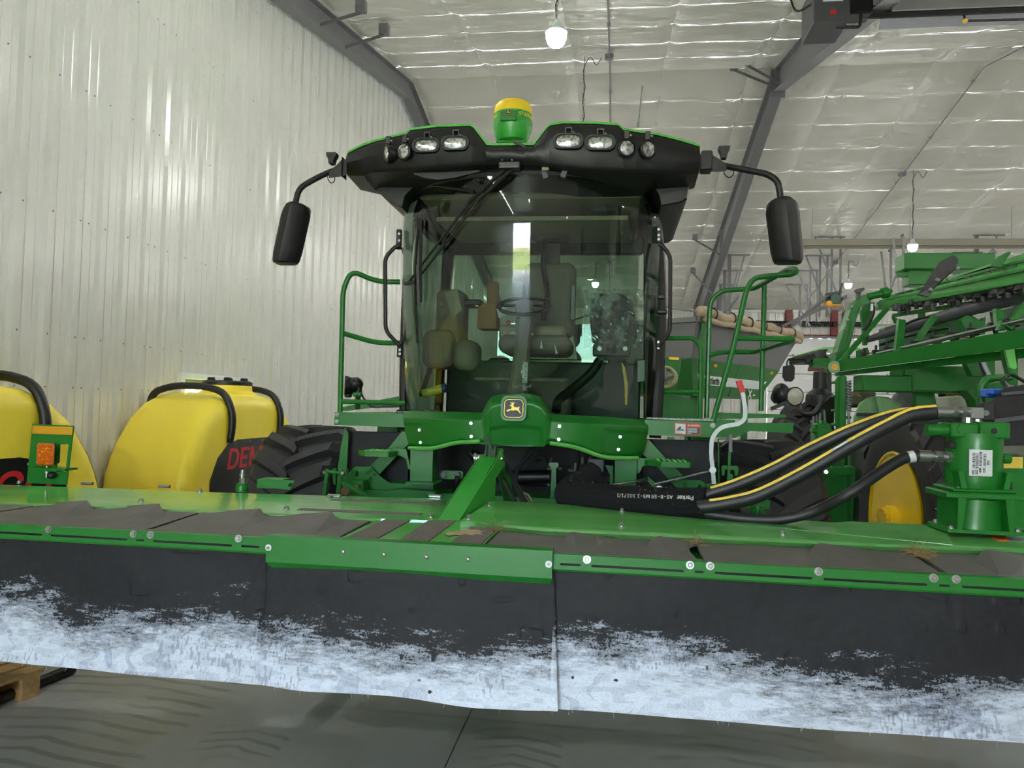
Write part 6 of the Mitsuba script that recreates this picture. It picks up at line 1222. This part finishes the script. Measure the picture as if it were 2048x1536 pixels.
# ---------------- seed cart behind the cab, right ----------------
SC = thing('seed_cart', 'grey and green hopper cart with a rolled tan cover, between cab and sprayer', 'cart')
A0 = V(1.36, 12.6, 0); ab = unit(V(0.56, 0.83, 0)); pe = V(-ab[1], ab[0], 0); Lc, Wc = 4.4, 2.6
Z1, Z2, Z3, Z4 = 3.18, 2.52, 2.50, 1.92
def ringc(z, i0, i1, w): return np.array([A0 + ab * i0 + pe * w, A0 + ab * (Lc - i1) + pe * w, A0 + ab * (Lc - i1) + pe * (Wc - w), A0 + ab * i0 + pe * (Wc - w)]) + V(0, 0, z)
put('hopper', [loft([ringc(Z2, 0.05, 0.62, 0.12), ringc(Z1, 0, 0, 0)])], GRAYHOP, SC, smooth=False, label='dark grey upper hopper')
put('hopper_rim', [bar(ringc(Z1, 0, 0, 0)[i], ringc(Z1, 0, 0, 0)[(i + 1) % 4], 0.08, 0.08) for i in range(4)], GRAYHOP, SC, smooth=False)
gb = put('bin', [loft([ringc(Z4, 0.5, 1.2, 0.3), ringc(Z3 + 0.04, 0.04, 0.6, 0.1)])], GREEN, SC, smooth=False, label='green lower bin')
r1, r2 = ringc(Z3 + 0.04, 0.04, 0.6, 0.1), ringc(Z4, 0.5, 1.2, 0.3)
def onside(s, t): a = r1[0] + (r1[1] - r1[0]) * s; b = r2[0] + (r2[1] - r2[0]) * s; return a + (b - a) * t
nside = unit(np.cross(r1[1] - r1[0], r2[0] - r1[0])); nside = nside if nside @ pe < 0 else -nside
ws = put_sub('stripe', [slab([onside(.05, .42), onside(.93, .42), onside(.90, .68), onside(.09, .68)], nside * 0.012)], WHT, gb)
p = onside(.08, .64) + nside * 0.014; e1 = unit(r1[1] - r1[0]); e2 = unit(onside(.1, .3) - onside(.1, .7))
tx = meshkit.text_mesh('Unverferth', 0.13, 0.004, True); v = tx.vertices.copy(); tx.vertices = p + v[:, :1] * e1 * 0.8 + v[:, 1:2] * e2 + v[:, 2:] * nside; put_sub('lettering', tx, BLACKM, gb)
p = onside(.80, .98) + nside * 0.014; tx = meshkit.text_mesh('X-', 0.2, 0.004, True); v = tx.vertices.copy(); tx.vertices = p + v[:, :1] * e1 + v[:, 1:2] * e2 + v[:, 2:] * nside; put_sub('lettering', tx, PAPER, gb)
put_sub('seam', [bar(onside(.5, 0.02) + nside * .004, onside(.5, .98) + nside * .004, 0.02, 0.01)], GREEN, gb)
put_sub('yellow_marker', [slab([onside(s, .08), onside(s + .035, .08), onside(s + .035, .16), onside(s, .16)], nside * 0.008) for s in (.22, .9)], AMBERP, gb)
cov = []
tp = ringc(Z1 + 0.13, 0.0, -0.1, 0.0)
put('rolled_cover', [tube(np.array([tp[0] + (tp[1] - tp[0]) * t - pe * (0.05 + 0.012 * math.sin(t * 60)) + V(0, 0, 0.02 * math.sin(t * 23)) for t in np.linspace(0, 1.0, 60)]), 0.085 + 0.009 * np.sin(np.linspace(0, 50, 60)), 12), tube(np.array([tp[0] + (tp[1] - tp[0]) * t - pe * 0.1 + V(0, 0, -0.13 + 0.012 * math.sin(t * 31)) for t in np.linspace(0.02, 0.97, 50)]), 0.05, 10)], TAN, SC, smooth=True, label='tan canvas cover rolled along the hopper edge')
put('cover_strap', [tube(np.array([tp[0] + (tp[1] - tp[0]) * t - pe * 0.05 + (-pe * math.cos(a) + V(0, 0, math.sin(a))) * 0.105 for a in np.linspace(-2.0, 1.6, 9)]), 0.012, 5) for t in (0.1, 0.26, 0.42, 0.56, 0.72, 0.88)], BLACKM, SC)
put('cover_bow', [tube(fillet([tp[0] + pe * 0.0, tp[0] + pe * Wc * 0.5 + V(0, 0, 0.25), tp[3]], 0.8, 6), 0.02, 6)], GRAYM, SC)
put('frame_post', [bar(A0 + ab * 0.2 - pe * 0.02 + V(0, 0, 1.9), A0 + ab * 0.2 - pe * 0.02 + V(0, 0, 3.3), 0.07, 0.07), bar(A0 + ab * 0.9 + pe * 0.5 + V(0, 0, 0.6), A0 + ab * 0.9 + pe * 0.5 + V(0, 0, 2.0), 0.12, 0.12), bar(A0 + ab * 3.0 + pe * 0.5 + V(0, 0, 0.6), A0 + ab * 3.0 + pe * 0.5 + V(0, 0, 2.0), 0.12, 0.12), bar(A0 + ab * 0.0 + pe * 0.6 + V(0, 0, 0.75), A0 + ab * 4.2 + pe * 0.6 + V(0, 0, 0.75), 0.15, 0.2), bar(A0 + ab * 0.0 + pe * 2.0 + V(0, 0, 0.75), A0 + ab * 4.2 + pe * 2.0 + V(0, 0, 0.75), 0.15, 0.2)], GREEN, SC, smooth=False)
wc = at(1331, 754, 11.6); put('fan_housing', [lathe([(0.001, -0.16), (0.17, -0.16), (0.175, 0.0), (0.15, 0.02), (0.13, 0.0), (0.12, -0.06), (0.001, -0.06)], wc, (-0.2, -1, 0), 26)], mat('fan_paint', (150, 156, 116), 0.5), SC)
put('fan_spoke', [bar(wc, wc + 0.14 * V(math.cos(a), -0.02, math.sin(a)), 0.025, 0.02, (0, 1, 0)) for a in (0.3, 1.6, 2.8, 4.1, 5.3)] + [ball(wc + V(0, -0.02, 0), 0.045)], GRAYM, SC)
put('side_shield', [ply_px([(1337, 714), (1362, 716), (1362, 730), (1352, 790), (1390, 800), (1390, 838), (1310, 838), (1312, 720)], 11.9, 0.1)], GREEN, SC, smooth=False)
put('yellow_stripe', ply_px([(1338, 714), (1358, 715), (1358, 720), (1338, 719)], 11.85, 0.02), YJD, SC)
for dd in (1.4, 2.9): 
    c = A0 + ab * dd + pe * 0.25 + V(0, 0, 0.55); t_ = tyre(c, 0.55, 0.42, 0.3, 18, SC, ax=pe); put_sub('rim', lathe([(0.3, -0.1), (0.25, 0.0), (0.001, 0.02)], c - pe * 0.12, -pe, 20), GRAYM, t_)

# ---------------- tractor behind the sprayer boom ----------------
TR = thing('tractor', 'green tractor mostly hidden behind the raised boom, its black air cleaner and mirror showing', 'tractor')
YT = 10.5
put('cab_roof', [ply_px([(1640, 699), (1648, 695), (1676, 694), (1700, 696), (1700, 716), (1634, 716), (1634, 705)], YT, 1.6)], BLACK, TR, smooth=False)
put('roof_skin', ply_px([(1640, 700), (1647, 694.5), (1677, 693.5), (1720, 695), (1720, 699), (1676, 698), (1649, 699)], YT - 0.02, 1.6), GREENL, TR, smooth=False)
c = at(1662, 707, YT - 0.03); put('roof_lamp', lathe([(0.001, -0.04), (0.06, -0.03), (0.062, 0), (0.001, 0.012)], c, (0, -1, 0), 20), LENS, TR); c = at(1639.5, 709, YT - 0.1); put('side_lamp', lathe([(0.001, -0.1), (0.055, -0.1), (0.06, 0), (0.001, 0.004)], c, (-0.2, -1, 0), 20), BLACK, TR)
put('front_beam', ply_px([(1627, 716), (1730, 716), (1730, 734), (1628, 733)], YT - 0.4, 0.25), GREEN, TR, smooth=False)
put('rusty_bar', ply_px([(1618, 734.5), (1666, 735.5), (1666, 743), (1618, 742)], YT - 0.45, 0.06), RUST, TR, smooth=False)
mr = put('mirror', tpx([(1628, 720, YT - 0.3), (1576, 717, YT - 0.35), (1573, 732, YT - 0.35)], 0.012, 0.06), BLACKM, TR, label='black mirror on a thin arm')
put_sub('housing', slab([at(x, y, YT - 0.4) for x, y in ((1569, 732), (1586, 729), (1590, 735), (1589, 757), (1584, 763), (1573, 762), (1568, 753))], V(0, 0.1, 0)), BLACK, mr); put_sub('arm_knob', [bx(at(1612, 727, YT - 0.35), at(1619, 717, YT - 0.25), 0.01)], BLACK, mr)
ca = at(1640, 800, 9.2); zc_ = lambda y: at(1640, y, 9.2)[2] - ca[2]; w_ = lambda n: px_m(n, 9.2 * 1.1)
put('air_cleaner', lathe([(0.001, zc_(870)), (w_(22), zc_(870)), (w_(24), zc_(800)), (w_(23), zc_(790)), (w_(12), zc_(778)), (w_(11.5), zc_(744)), (0.001, zc_(743))], ca, n=28), BLACK, TR, label='black air cleaner canister')
put('stack_pipe', [cyl(at(1657, 870, 9.3), at(1657, 742, 9.3), w_(5)), cyl(at(1652, 790, 9.25), at(1652, 745, 9.25), w_(2))], GRAYP, TR)
put('intake_hose', tube(spline([at(1660, 792, 9.0), at(1645, 806, 8.9), at(1628, 826, 8.9), at(1610, 828, 8.95), at(1605, 816, 9.0), at(1616, 808, 9.05), at(1634, 812, 9.05)], 8), w_(5), 12), BLACK, TR)
for i, (x, y, dx_, dy) in enumerate(((1626, 822, 1, 24), (1632, 824, 2, 26), (1640, 826, -2, 40), (1622, 840, 4, 22), (1648, 820, 3, 40))): put('brake_line', cyl(at(x, y, 8.9), at(x + dx_, y + dy, 8.9), w_(2.2), n=8), GRAYM, TR)
hd_ = put('hood', loft([np.array([at(x0_, y0_, Y) for x0_, y0_ in pts]) for Y, pts in ((7.9, ((1706, 872), (1709, 838), (1718, 812), (1735, 798), (1754, 793), (1775, 797), (1797, 811), (1808, 828), (1812, 872))), (8.05, ((1704, 872), (1707, 834), (1718, 806), (1735, 795), (1752, 792), (1776, 794), (1800, 806), (1812, 826), (1815, 872))), (10.0, ((1704, 872), (1707, 834), (1718, 806), (1735, 795), (1752, 792), (1776, 794), (1800, 806), (1812, 826), (1815, 872))))]), GREENL2, TR, label='pale green rounded hood', smooth=40)
put_sub('grille', [ply_px([(1715, 826), (1761, 826), (1763, 832), (1714, 832)], 7.87, 0.03), ply_px([(1770, 826), (1796, 826), (1799, 832), (1770, 832)], 7.87, 0.03), ply_px([(1718, 843), (1737, 842), (1738, 850), (1717, 850)], 7.87, 0.03)], BLACK, hd_); put_sub('hood_rib', [bar(at(1754, 793, 7.88), at(1763, 832, 7.86), 0.03, 0.02, (0, 1, 0))], GREENL2, hd_)
put('headlight', [lathe([(0.001, -0.2), (0.1, -0.15), (0.12, 0.0), (0.1, 0.03), (0.001, 0.04)], at(1812, 799, 8.6), (0, -1, 0.1), 20)], GRAYM, TR)
put('fuel_can', [bx(at(1716, 806, 9.2), at(1736, 782, 9.5), 0.03), bx(at(1700, 815, 9.0), at(1714, 786, 9.2), 0.04)], mat('olive_plastic', (70, 68, 44), 0.6), TR)
t_ = tyre(V(*at(1594, 868, 8.8)[:2], 0.82) + V(0, 0.3, 0.0), 0.82, 0.36, 0.5, 20, TR); 
put_sub('wheel_rim', lathe([(0.5, -0.1), (0.4, 0.0), (0.001, 0.02)], V(*at(1594, 868, 8.8)[:2], 0.82) + V(-0.1, 0.3, 0), (-1, 0, 0), 24), YJD, t_)

# ---------------- sprayer with its raised boom ----------------
SP = thing('sprayer', 'green crop sprayer at the right with a raised folding boom and yellow wheel', 'sprayer')
def beam2(a, b, wa, wb, t, m=GREEN, nm='boom_beam', up=None, lab=None):
    """flat-faced beam between two (px, py, Y) ends with pixel half heights"""
    p, q = at(*a), at(*b); ha, hb = px_m(wa, a[2] * 1.05), px_m(wb, b[2] * 1.05); d = unit(q - p); u = unit(np.cross(V(0, 1, 0), d)); u = u if u[2] > 0 else -u; y = V(0, t, 0)
    return put(nm, loft([np.array([p - u * ha, p + u * ha, p + u * ha + y, p - u * ha + y]), np.array([q - u * hb, q + u * hb, q + u * hb + y, q - u * hb + y])]), m, SP, smooth=False, label=lab)
# upper boom: folded sheet profile
def fold(pa, Ya, pb, Yb, xa, xb):
    A = [at(xa[i], pa[i], Ya + o) for i, o in enumerate((0.16, 0.1, 0.0, 0.02))]; B = [at(xb, pb[i], Yb + o) for i, o in enumerate((0.16, 0.1, 0.0, 0.02))]
    bk = V(0, 0.24, 0)
    return [np.array(A + [A[3] + bk, A[0] + bk * 0.6]), np.array(B + [B[3] + bk, B[0] + bk * 0.6])]
put('boom_beam', loft(fold((590, 596, 605, 617), 8.4, (498, 516, 536, 560), 6.2, (1786, 1775, 1753, 1757), 2075)), mat('boom_paint', (70, 140, 66), 0.36, coat=0.5), SP, smooth=False, label='upper boom beam of folded green sheet')  # lighter green than the other beams, standing in for light on the sheet
put('boom_lip', [bar(at(1760, 603, 8.36), at(2075, 534, 6.16), 0.02, 0.02, (0, 1, 0)), bar(at(1782, 592, 8.45), at(2075, 514, 6.25), 0.02, 0.02, (0, 1, 0))], GREEN, SP)
put('boom_slot', [bar(at(x, 603 - (x - 1760) * 0.235 - 7, 8.3 - (x - 1760) * 0.0072), at(x + 12, 603 - (x - 1748) * 0.235 - 7, 8.3 - (x - 1748) * 0.0072), 0.012, 0.012, (0, 1, 0)) for x in (1795, 1812, 1836, 1904, 1930, 1968, 1995, 2022)], BLACKM, SP, smooth=False)
put('boom_guard', [slab([at(1836, 589, 6.9), at(1879, 524, 6.9), at(1906, 510, 6.9), at(1914, 515, 6.9), at(1916, 527, 6.9), at(1912, 524, 6.9), at(1912, 534, 6.9), at(1862, 580, 6.9), at(1858, 590, 6.9)], V(0.02, 0.03, 0)), slab([at(1836, 589, 6.9), at(1858, 577, 6.85), at(1866, 582, 6.85), at(1858, 593, 6.85)], V(0, 0.04, 0))], mat('guard_black', (26, 25, 27), 0.4), SP, smooth=False, label='black pointed guard plate bolted on the boom')
put('guard_bolt', [cyl(at(x, y, 6.8), at(x + 6, y + 3, 6.8), 0.015, n=8) for x, y in ((1872, 558), (1858, 578), (1912, 535), (1893, 556))], ZINC, SP)
put('boom_tip_plate', ply_px([(1985, 532), (2000, 512), (2018, 503), (2022, 506), (2002, 534)], 6.6, 0.05), GREEN, SP, smooth=False)
put('rear_beam', [bx(at(1809, 539, 8.9), at(1966, 516, 9.2), 0.015), bx(at(1818, 570, 8.95), at(1852, 536, 9.15), 0.01), ply_px([(1812, 517), (1813, 509), (1816, 507), (1819, 510), (1820, 517)], 8.9, 0.05), bar(at(1792, 551, 9.0), at(1816, 549, 9.0), 0.05, 0.05)], GREEN, SP, smooth=False)
put('sensor_arm', [tube(np.array([at(1783, 575, 8.8), at(1791, 552, 8.8)]), 0.012, 6), tube(np.array([at(1975, 512, 9), at(1990, 503, 9)]), 0.03, 8)], GRAYM, SP)
cy = put('fold_cylinder', [cyl(at(1735, 594, 8.3), at(1768, 586, 8.3), px_m(6.5, 8.8)), cyl(at(1764, 587.5, 8.3), at(1776, 584.5, 8.3), px_m(10, 8.8)), cyl(at(1776, 584, 8.3), at(1784, 581, 8.3), px_m(6, 8.8), px_m(3, 8.8))], GREEN, SP); 
put('tip_light', [ply_px([(1713, 578), (1728, 575), (1730, 579), (1722, 585), (1714, 584)], 8.3, 0.08), bar(at(1716, 598, 8.35), at(1717, 583, 8.35), 0.04, 0.04)], GRAYP, SP)
put('boom_arm', [ply_px([(1728, 589), (1745, 592), (1742, 604), (1722, 614), (1712, 640), (1703, 680), (1690, 722), (1684, 735), (1668, 733), (1674, 705), (1690, 655), (1702, 618), (1712, 602)], 8.3, 0.2), ply_px([(1726, 606), (1742, 604), (1743, 640), (1735, 690), (1728, 690), (1726, 650), (1722, 622)], 8.55, 0.06), ply_px([(1705, 640), (1711, 640), (1696, 700), (1690, 720), (1688, 712)], 8.25, 0.06)], GREEN, SP, smooth=False, label='thick curved boom arm')
put('arm_bolt', [ball(at(x, y, 8.22), 0.018, sub=1) for x, y in ((1704, 614), (1689, 659), (1675, 703), (1671, 706), (1695, 640))], ZINC, SP)
# lower boom rail
beam2((1658, 735, 8.2), (2075, 672, 5.9), 9.5, 17, 0.14, nm='boom_rail', lab='lower boom rail')
beam2((1675, 748, 8.4), (2075, 703, 6.2), 3.5, 9, 0.1, nm='boom_rail')
put('rail_end', [cyl(at(1669, 734, 8.05), at(1669, 734, 8.3), px_m(11, 8.6), n=18), ply_px([(1653, 728), (1668, 724), (1668, 742), (1655, 740)], 8.2, 0.1)], GREEN, SP)
put('rail_end_cap', cyl(at(1669, 734, 8.02), at(1669, 734, 8.06), px_m(6, 8.6), n=16), AMBERP, SP)
for a, b, w in (((1683, 724, 8.1), (1776, 616, 8.2), 4), ((1798, 702, 7.4), (1805, 639, 7.5), 6), ((1822, 700, 7.3), (1872, 632, 7.3), 4.5), ((2003, 657, 6.3), (1999, 618, 6.4), 6), ((2018, 655, 6.2), (2060, 606, 6.2), 6)):
    beam2(a, b, w, w, 0.06, nm='boom_strut')
put('strut_foot', [ply_px([(1790, 702), (1801, 690), (1808, 701)], 7.38, 0.05), ply_px([(1815, 703), (1834, 685), (1838, 697)], 7.25, 0.05), ply_px([(1996, 660), (2004, 640), (2016, 655)], 6.25, 0.05)], GREEN, SP, smooth=False)
# nozzle pipe
pa, pb = (1732, 713, 7.9), (2048, 641, 6.1)
P_ = lambda t, dy=0: at(pa[0] + (pb[0] - pa[0]) * t, pa[1] + (pb[1] - pa[1]) * t + dy, pa[2] + (pb[2] - pa[2]) * t)
put('spray_pipe', tube(np.array([P_(0), P_(1.05)]), 0.022, 10), STEEL, SP)
for t in (0.0, 0.075, 0.145, 0.325, 0.435, 0.545, 0.67, 0.815, 0.92): 
    k_ = put('nozzle', [cyl(P_(t, -1) - V(0.05, 0, 0), P_(t, -1) + V(0.05, 0, 0), 0.034, n=10), cyl(P_(t), P_(t) - V(0, 0.02, 0.06), 0.02, n=8), cyl(P_(t - 0.012), P_(t - 0.012) + V(0, 0, 0.09), 0.012, n=6)], BLACK, SP)
    put_sub('cap', cyl(P_(t + 0.012) - V(0, 0.03, 0), P_(t + 0.012) - V(0, 0.05, 0.0), 0.02, n=8), RED, k_)
put('carry_tube', [tube(spline([at(1735, 680, 8.2), at(1780, 665, 8.0), at(1840, 648, 7.7), at(1940, 618, 7.2), at(2060, 588, 6.7)], 8), np.interp(np.linspace(0, 1, 33), [0, 0.3, 1], [0.03, 0.05, 0.07]), 12)], GRAYP, SP)
put('boom_hose', [tube(spline([at(1745, 605, 8.1), at(1746, 625, 8.1), at(1738, 645, 8.1), at(1728, 660, 8.1)], 8), 0.02, 8), tube(spline([at(1760, 690, 8.0), at(1800, 676, 7.8), at(1850, 664, 7.6), at(1900, 655, 7.4)], 8), 0.016, 8), tube(spline([at(1800, 655, 7.8), at(1830, 640, 7.6), at(1868, 632, 7.5)], 8), 0.012, 6)], BLACK, SP)
put('hose_end', [cyl(at(1745, 608, 8.1), at(1744, 622, 8.1), 0.022, n=8), cyl(at(1750, 606, 8.12), at(1749, 620, 8.12), 0.018, n=8)], ZINC, SP)
for i in range(16):
    t = i / 15; x, y, Y = 1795 + 250 * t, 614 - 40 * t + 4 * math.sin(i * 2.1), 8.0 - 1.6 * t
    put('nozzle_body', [bx(at(x - 5, y + 6, Y), at(x + 4 + 2 * t, y - 5, Y + 0.1), 0.012), cyl(at(x + 3, y + 2, Y), at(x + 5, y + 13, Y), 0.02, n=6)], BLACK if i % 4 else GRAYP, SP)
beam2((1790, 630, 8.1), (2075, 586, 6.8), 3, 5, 0.08, nm='inner_rail')
put('inner_plate', [ply_px([(1786, 632), (1800, 640), (1788, 650), (1795, 655)], 8.2, 0.05), ply_px([(1862, 655), (1904, 630), (1938, 634), (1938, 662), (1880, 668)], 7.6, 0.3), ply_px([(1922, 640), (1937, 626), (1962, 642), (1972, 634), (1970, 668), (1935, 668)], 7.2, 0.1), ply_px([(1840, 622), (1850, 622), (1853, 645), (1838, 648)], 7.9, 0.05)], GREEN, SP, smooth=False)
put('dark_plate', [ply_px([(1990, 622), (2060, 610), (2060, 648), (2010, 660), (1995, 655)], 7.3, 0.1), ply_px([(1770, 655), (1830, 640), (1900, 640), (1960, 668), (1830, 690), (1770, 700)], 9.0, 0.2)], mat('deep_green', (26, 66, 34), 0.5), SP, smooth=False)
# frame below the boom
put('frame_box', [bx(at(1725, 782, 7.8), at(1964, 758, 8.1), 0.01), bx(at(1808, 752, 7.9), at(1935, 738, 8.3), 0.01), bx(at(1826, 780, 7.75), at(1964, 752, 7.8))], GREEN, SP, smooth=False)
put('frame_plate', [ply_px([(1905, 700), (1930, 720), (1945, 752), (1990, 752), (1990, 690), (1960, 690)], 7.4, 0.1), ply_px([(2008, 700), (2018, 694), (2036, 715), (2036, 770), (2022, 765), (2010, 720)], 6.4, 0.06), ply_px([(1935, 782), (2010, 760), (2020, 800), (1960, 830), (1950, 800)], 7.6, 0.2), ply_px([(1833, 782), (1868, 782), (1874, 815), (1832, 822)], 8.0, 0.1), ply_px([(1718, 700), (1735, 695), (1745, 720), (1718, 722)], 8.5, 0.1)], GREEN, SP, smooth=False)
put('lift_cylinder', [cyl(at(1953, 706, 6.9), at(1976, 757, 6.9), 0.036)], STEEL, SP)
put('gusset', ply_px([(2010, 700), (2028, 692), (2034, 735), (2022, 745)], 6.3, 0.03), GREENL, SP, smooth=False)
put('handrail', [tpx([(1961, 842, 5.9), (1962, 774, 5.9), (1972, 757, 5.9), (2022, 754, 6.1)], 0.026, 0.08, 12)], GREEN, SP)
put('rail_plate', ply_px([(2019, 735), (2034, 741), (2034, 772), (2020, 768)], 6.1, 0.02), GREEN, SP, smooth=False)
put('black_shroud', [loft([np.array([at(x, y, Y) for x, y in pts]) for Y, pts in ((5.5, ((1966, 842), (1980, 805), (2010, 775), (2060, 768), (2070, 890), (1995, 892), (1990, 870))), (6.3, ((1976, 842), (1985, 805), (2010, 775), (2070, 766), (2100, 890), (2000, 892), (1995, 870))))])], BLACK, SP, smooth=20, label='black moulded plastic shroud at the right edge')
put('shroud_ridge', [bar(at(2004, 788 , 5.46), at(2072, 782, 5.46), 0.02, 0.02), bar(at(1988, 842, 5.46), at(2072, 832, 5.46), 0.02, 0.03)], GRAYP, SP)
put('shroud_hinge', [bx(at(1965, 842, 5.4), at(1980, 804, 5.48), 0.01), cyl(at(1972, 826, 5.4), at(1972, 826, 5.37), 0.02, n=10)], BLACKM, SP)
put('connector', [bx(at(1973, 795, 5.6), at(1999, 779, 5.7), 0.01), bx(at(1978, 789, 5.56), at(1996, 778, 5.62), 0.008)], BLUE, SP, label='blue electrical connector')
put('connector_cable', [tube(spline([at(1999, 786, 5.65), at(2012, 774, 5.7), at(2004, 762, 5.8), at(2022, 750, 5.9), at(2050, 764, 5.8)], 8), 0.012, 6)], BLACK, SP)
sl_ = put('warning_arm', bar(at(1878, 788, 8.2), at(1922, 783, 8.2), 0.05, 0.06), BLACKM, SP); put_sub('yellow_band', bar(at(1893, 786.5, 8.15), at(1918, 784, 8.15), 0.06, 0.065), YJD, sl_); put_sub('orange_lens', [cyl(at(1918, 783.5, 8.15), at(1935, 782, 8.15), 0.045, n=14)], ORANGE, sl_)
put('mast', [bx(at(1676, 880, 7.6), at(1688, 752, 7.7), 0.015), bx(at(1671, 850, 7.62), at(1675, 758, 7.66), 0.006)], GREEN, SP, smooth=False)
put('mast_bracket', [bx(at(1667 + (i % 2) * 22, 762 + i * 14, 7.62), at(1675 + (i % 2) * 22, 768 + i * 14, 7.72), 0.008) for i in range(8)], GREEN, SP, smooth=False)
tt = np.linspace(0, 1, 160); q0, q1 = at(1697, 762, 7.62), at(1697, 822, 7.62); cf = np.array([q0 + (q1 - q0) * t + 0.022 * V(math.cos(t * 70), math.sin(t * 70), 0) for t in tt])
put('coiled_hose', [tube(cf, 0.009, 6), cyl(q0, at(1698, 940, 7.62), 0.013, n=8)], GRAYM, SP)
put('mesh_panel', [ply_px([(1700, 892), (1724, 890), (1724, 936), (1700, 936)], 7.4, 0.02, holes=[[(1702 + 5 * i + (j % 2) * 2, 894 + 5 * j), (1705 + 5 * i + (j % 2) * 2, 894 + 5 * j), (1705 + 5 * i + (j % 2) * 2, 897 + 5 * j), (1702 + 5 * i + (j % 2) * 2, 897 + 5 * j)] for i in range(4) for j in range(8)]), ply_px([(1665, 895), (1690, 893), (1690, 936), (1665, 936)], 7.4, 0.02, holes=[[(1667 + 5 * i + (j % 2) * 2, 897 + 5 * j), (1670 + 5 * i + (j % 2) * 2, 897 + 5 * j), (1670 + 5 * i + (j % 2) * 2, 900 + 5 * j), (1667 + 5 * i + (j % 2) * 2, 900 + 5 * j)] for i in range(4) for j in range(7)])], GREEN, SP, smooth=False)
put('axle_box', [ply_px([(1642, 938), (1718, 936), (1716, 1045), (1650, 1045), (1646, 990)], 7.2, 0.3), ply_px([(1640, 936), (1720, 934), (1720, 950), (1640, 952)], 7.1, 0.1), ply_px([(1700, 952), (1712, 950), (1710, 1045), (1702, 1045)], 7.1, 0.1)], GREEN, SP, smooth=False)
put('axle_bolt', [cyl(at(1652, 944, 7.08), at(1652, 944, 7.0), 0.02, n=8), cyl(at(1652, 930, 7.1), at(1652, 946, 7.1), 0.012, n=8)], ZINC, SP)
put('valve_block', [bx(at(1631, 890, 7.5), at(1652, 846, 7.7), 0.02), cyl(at(1641, 905, 7.55), at(1641, 840, 7.55), 0.04, n=10), bx(at(1624, 866, 7.5), at(1660, 858, 7.6), 0.01)], GREEN, SP)
put('wheel_arch', [ply_px([(1720, 1045), (1728, 905), (1745, 870), (1790, 848), (1870, 846), (1905, 858), (1905, 870), (1860, 858), (1800, 862), (1765, 880), (1750, 905), (1742, 950), (1738, 1045)], 6.9, 0.3)], BLACK, SP, smooth=False)
put('fender_flap', [ply_px([(1800, 838), (1840, 834), (1890, 838), (1896, 845), (1870, 852), (1830, 847)], 4.6, 0.02)], BLACK, SP, smooth=False)
wc = V(2.30, 5.9, 0.86)
t_ = tyre(wc, 0.86, 0.42, 0.5, 18, SP, hand=-1, lugd=0.07)
rm = put('wheel_rim', lathe([(0.50, -0.19), (0.515, -0.205), (0.53, -0.2), (0.515, -0.17), (0.48, -0.14), (0.45, 0.0), (0.43, 0.05), (0.40, 0.06), (0.30, -0.06), (0.22, -0.09), (0.2, -0.09), (0.001, -0.09)], wc, (1, 0, 0), 48), YJD, SP, label='yellow wheel rim')
put_sub('hub', [cyl(wc - V(0.26, 0, 0), wc - V(0.02, 0, 0), 0.125, n=28), cyl(wc - V(0.28, 0, 0), wc - V(0.26, 0, 0), 0.105, n=28)] + [cyl(wc + V(-0.27, 0.1 * math.cos(a), 0.1 * math.sin(a)), wc + V(-0.29, 0.1 * math.cos(a), 0.1 * math.sin(a)), 0.011, n=6) for a in np.linspace(0, 2 * math.pi, 17)[:-1]], YJD, rm)
put_sub('wheel_nut', [cyl(wc + V(-0.06, 0.2 * math.cos(a), 0.2 * math.sin(a)), wc + V(-0.13, 0.2 * math.cos(a), 0.2 * math.sin(a)), 0.02, n=6) for a in np.linspace(0.3, 2 * math.pi + 0.3, 11)[:-1]] + [cyl(wc + V(-0.13, 0.2 * math.cos(a), 0.2 * math.sin(a)), wc + V(-0.16, 0.2 * math.cos(a), 0.2 * math.sin(a)), 0.013, n=8) for a in np.linspace(0.3, 2 * math.pi + 0.3, 11)[:-1]], BLACKM, rm)
put('axle', [bx(V(2.5, 5.7, 0.7), V(4.6, 6.1, 0.95), 0.02), bx(V(2.9, 6.0, 0.9), V(3.3, 11.0, 1.25), 0.02), bx(V(4.2, 6.0, 0.9), V(4.6, 11.0, 1.25), 0.02)], GREEN, SP)
c = V(5.1, 5.9, 0.80); t_ = tyre(c, 0.80, 0.42, 0.5, 20, SP); put_sub('rim', lathe([(0.5, -0.1), (0.4, 0.0), (0.001, 0.02)], c, (1, 0, 0), 24), YJD, t_)
c = V(2.6, 10.6, 0.90); t_ = tyre(c, 0.90, 0.5, 0.55, 20, SP); put_sub('rim', lathe([(0.55, -0.1), (0.4, 0.0), (0.001, 0.02)], c - V(0.15, 0, 0), (-1, 0, 0), 24), YJD, t_)
put('tank', loft([np.array([V(4.2, y, 1.3), V(4.0, y, 1.9), V(4.3, y, 2.6), V(5.6, y, 2.6), V(5.9, y, 1.9), V(5.7, y, 1.3)]) for y in (7.5, 7.6, 10.4, 10.5)]), mat('tank_white', (200, 200, 190), 0.4), SP)
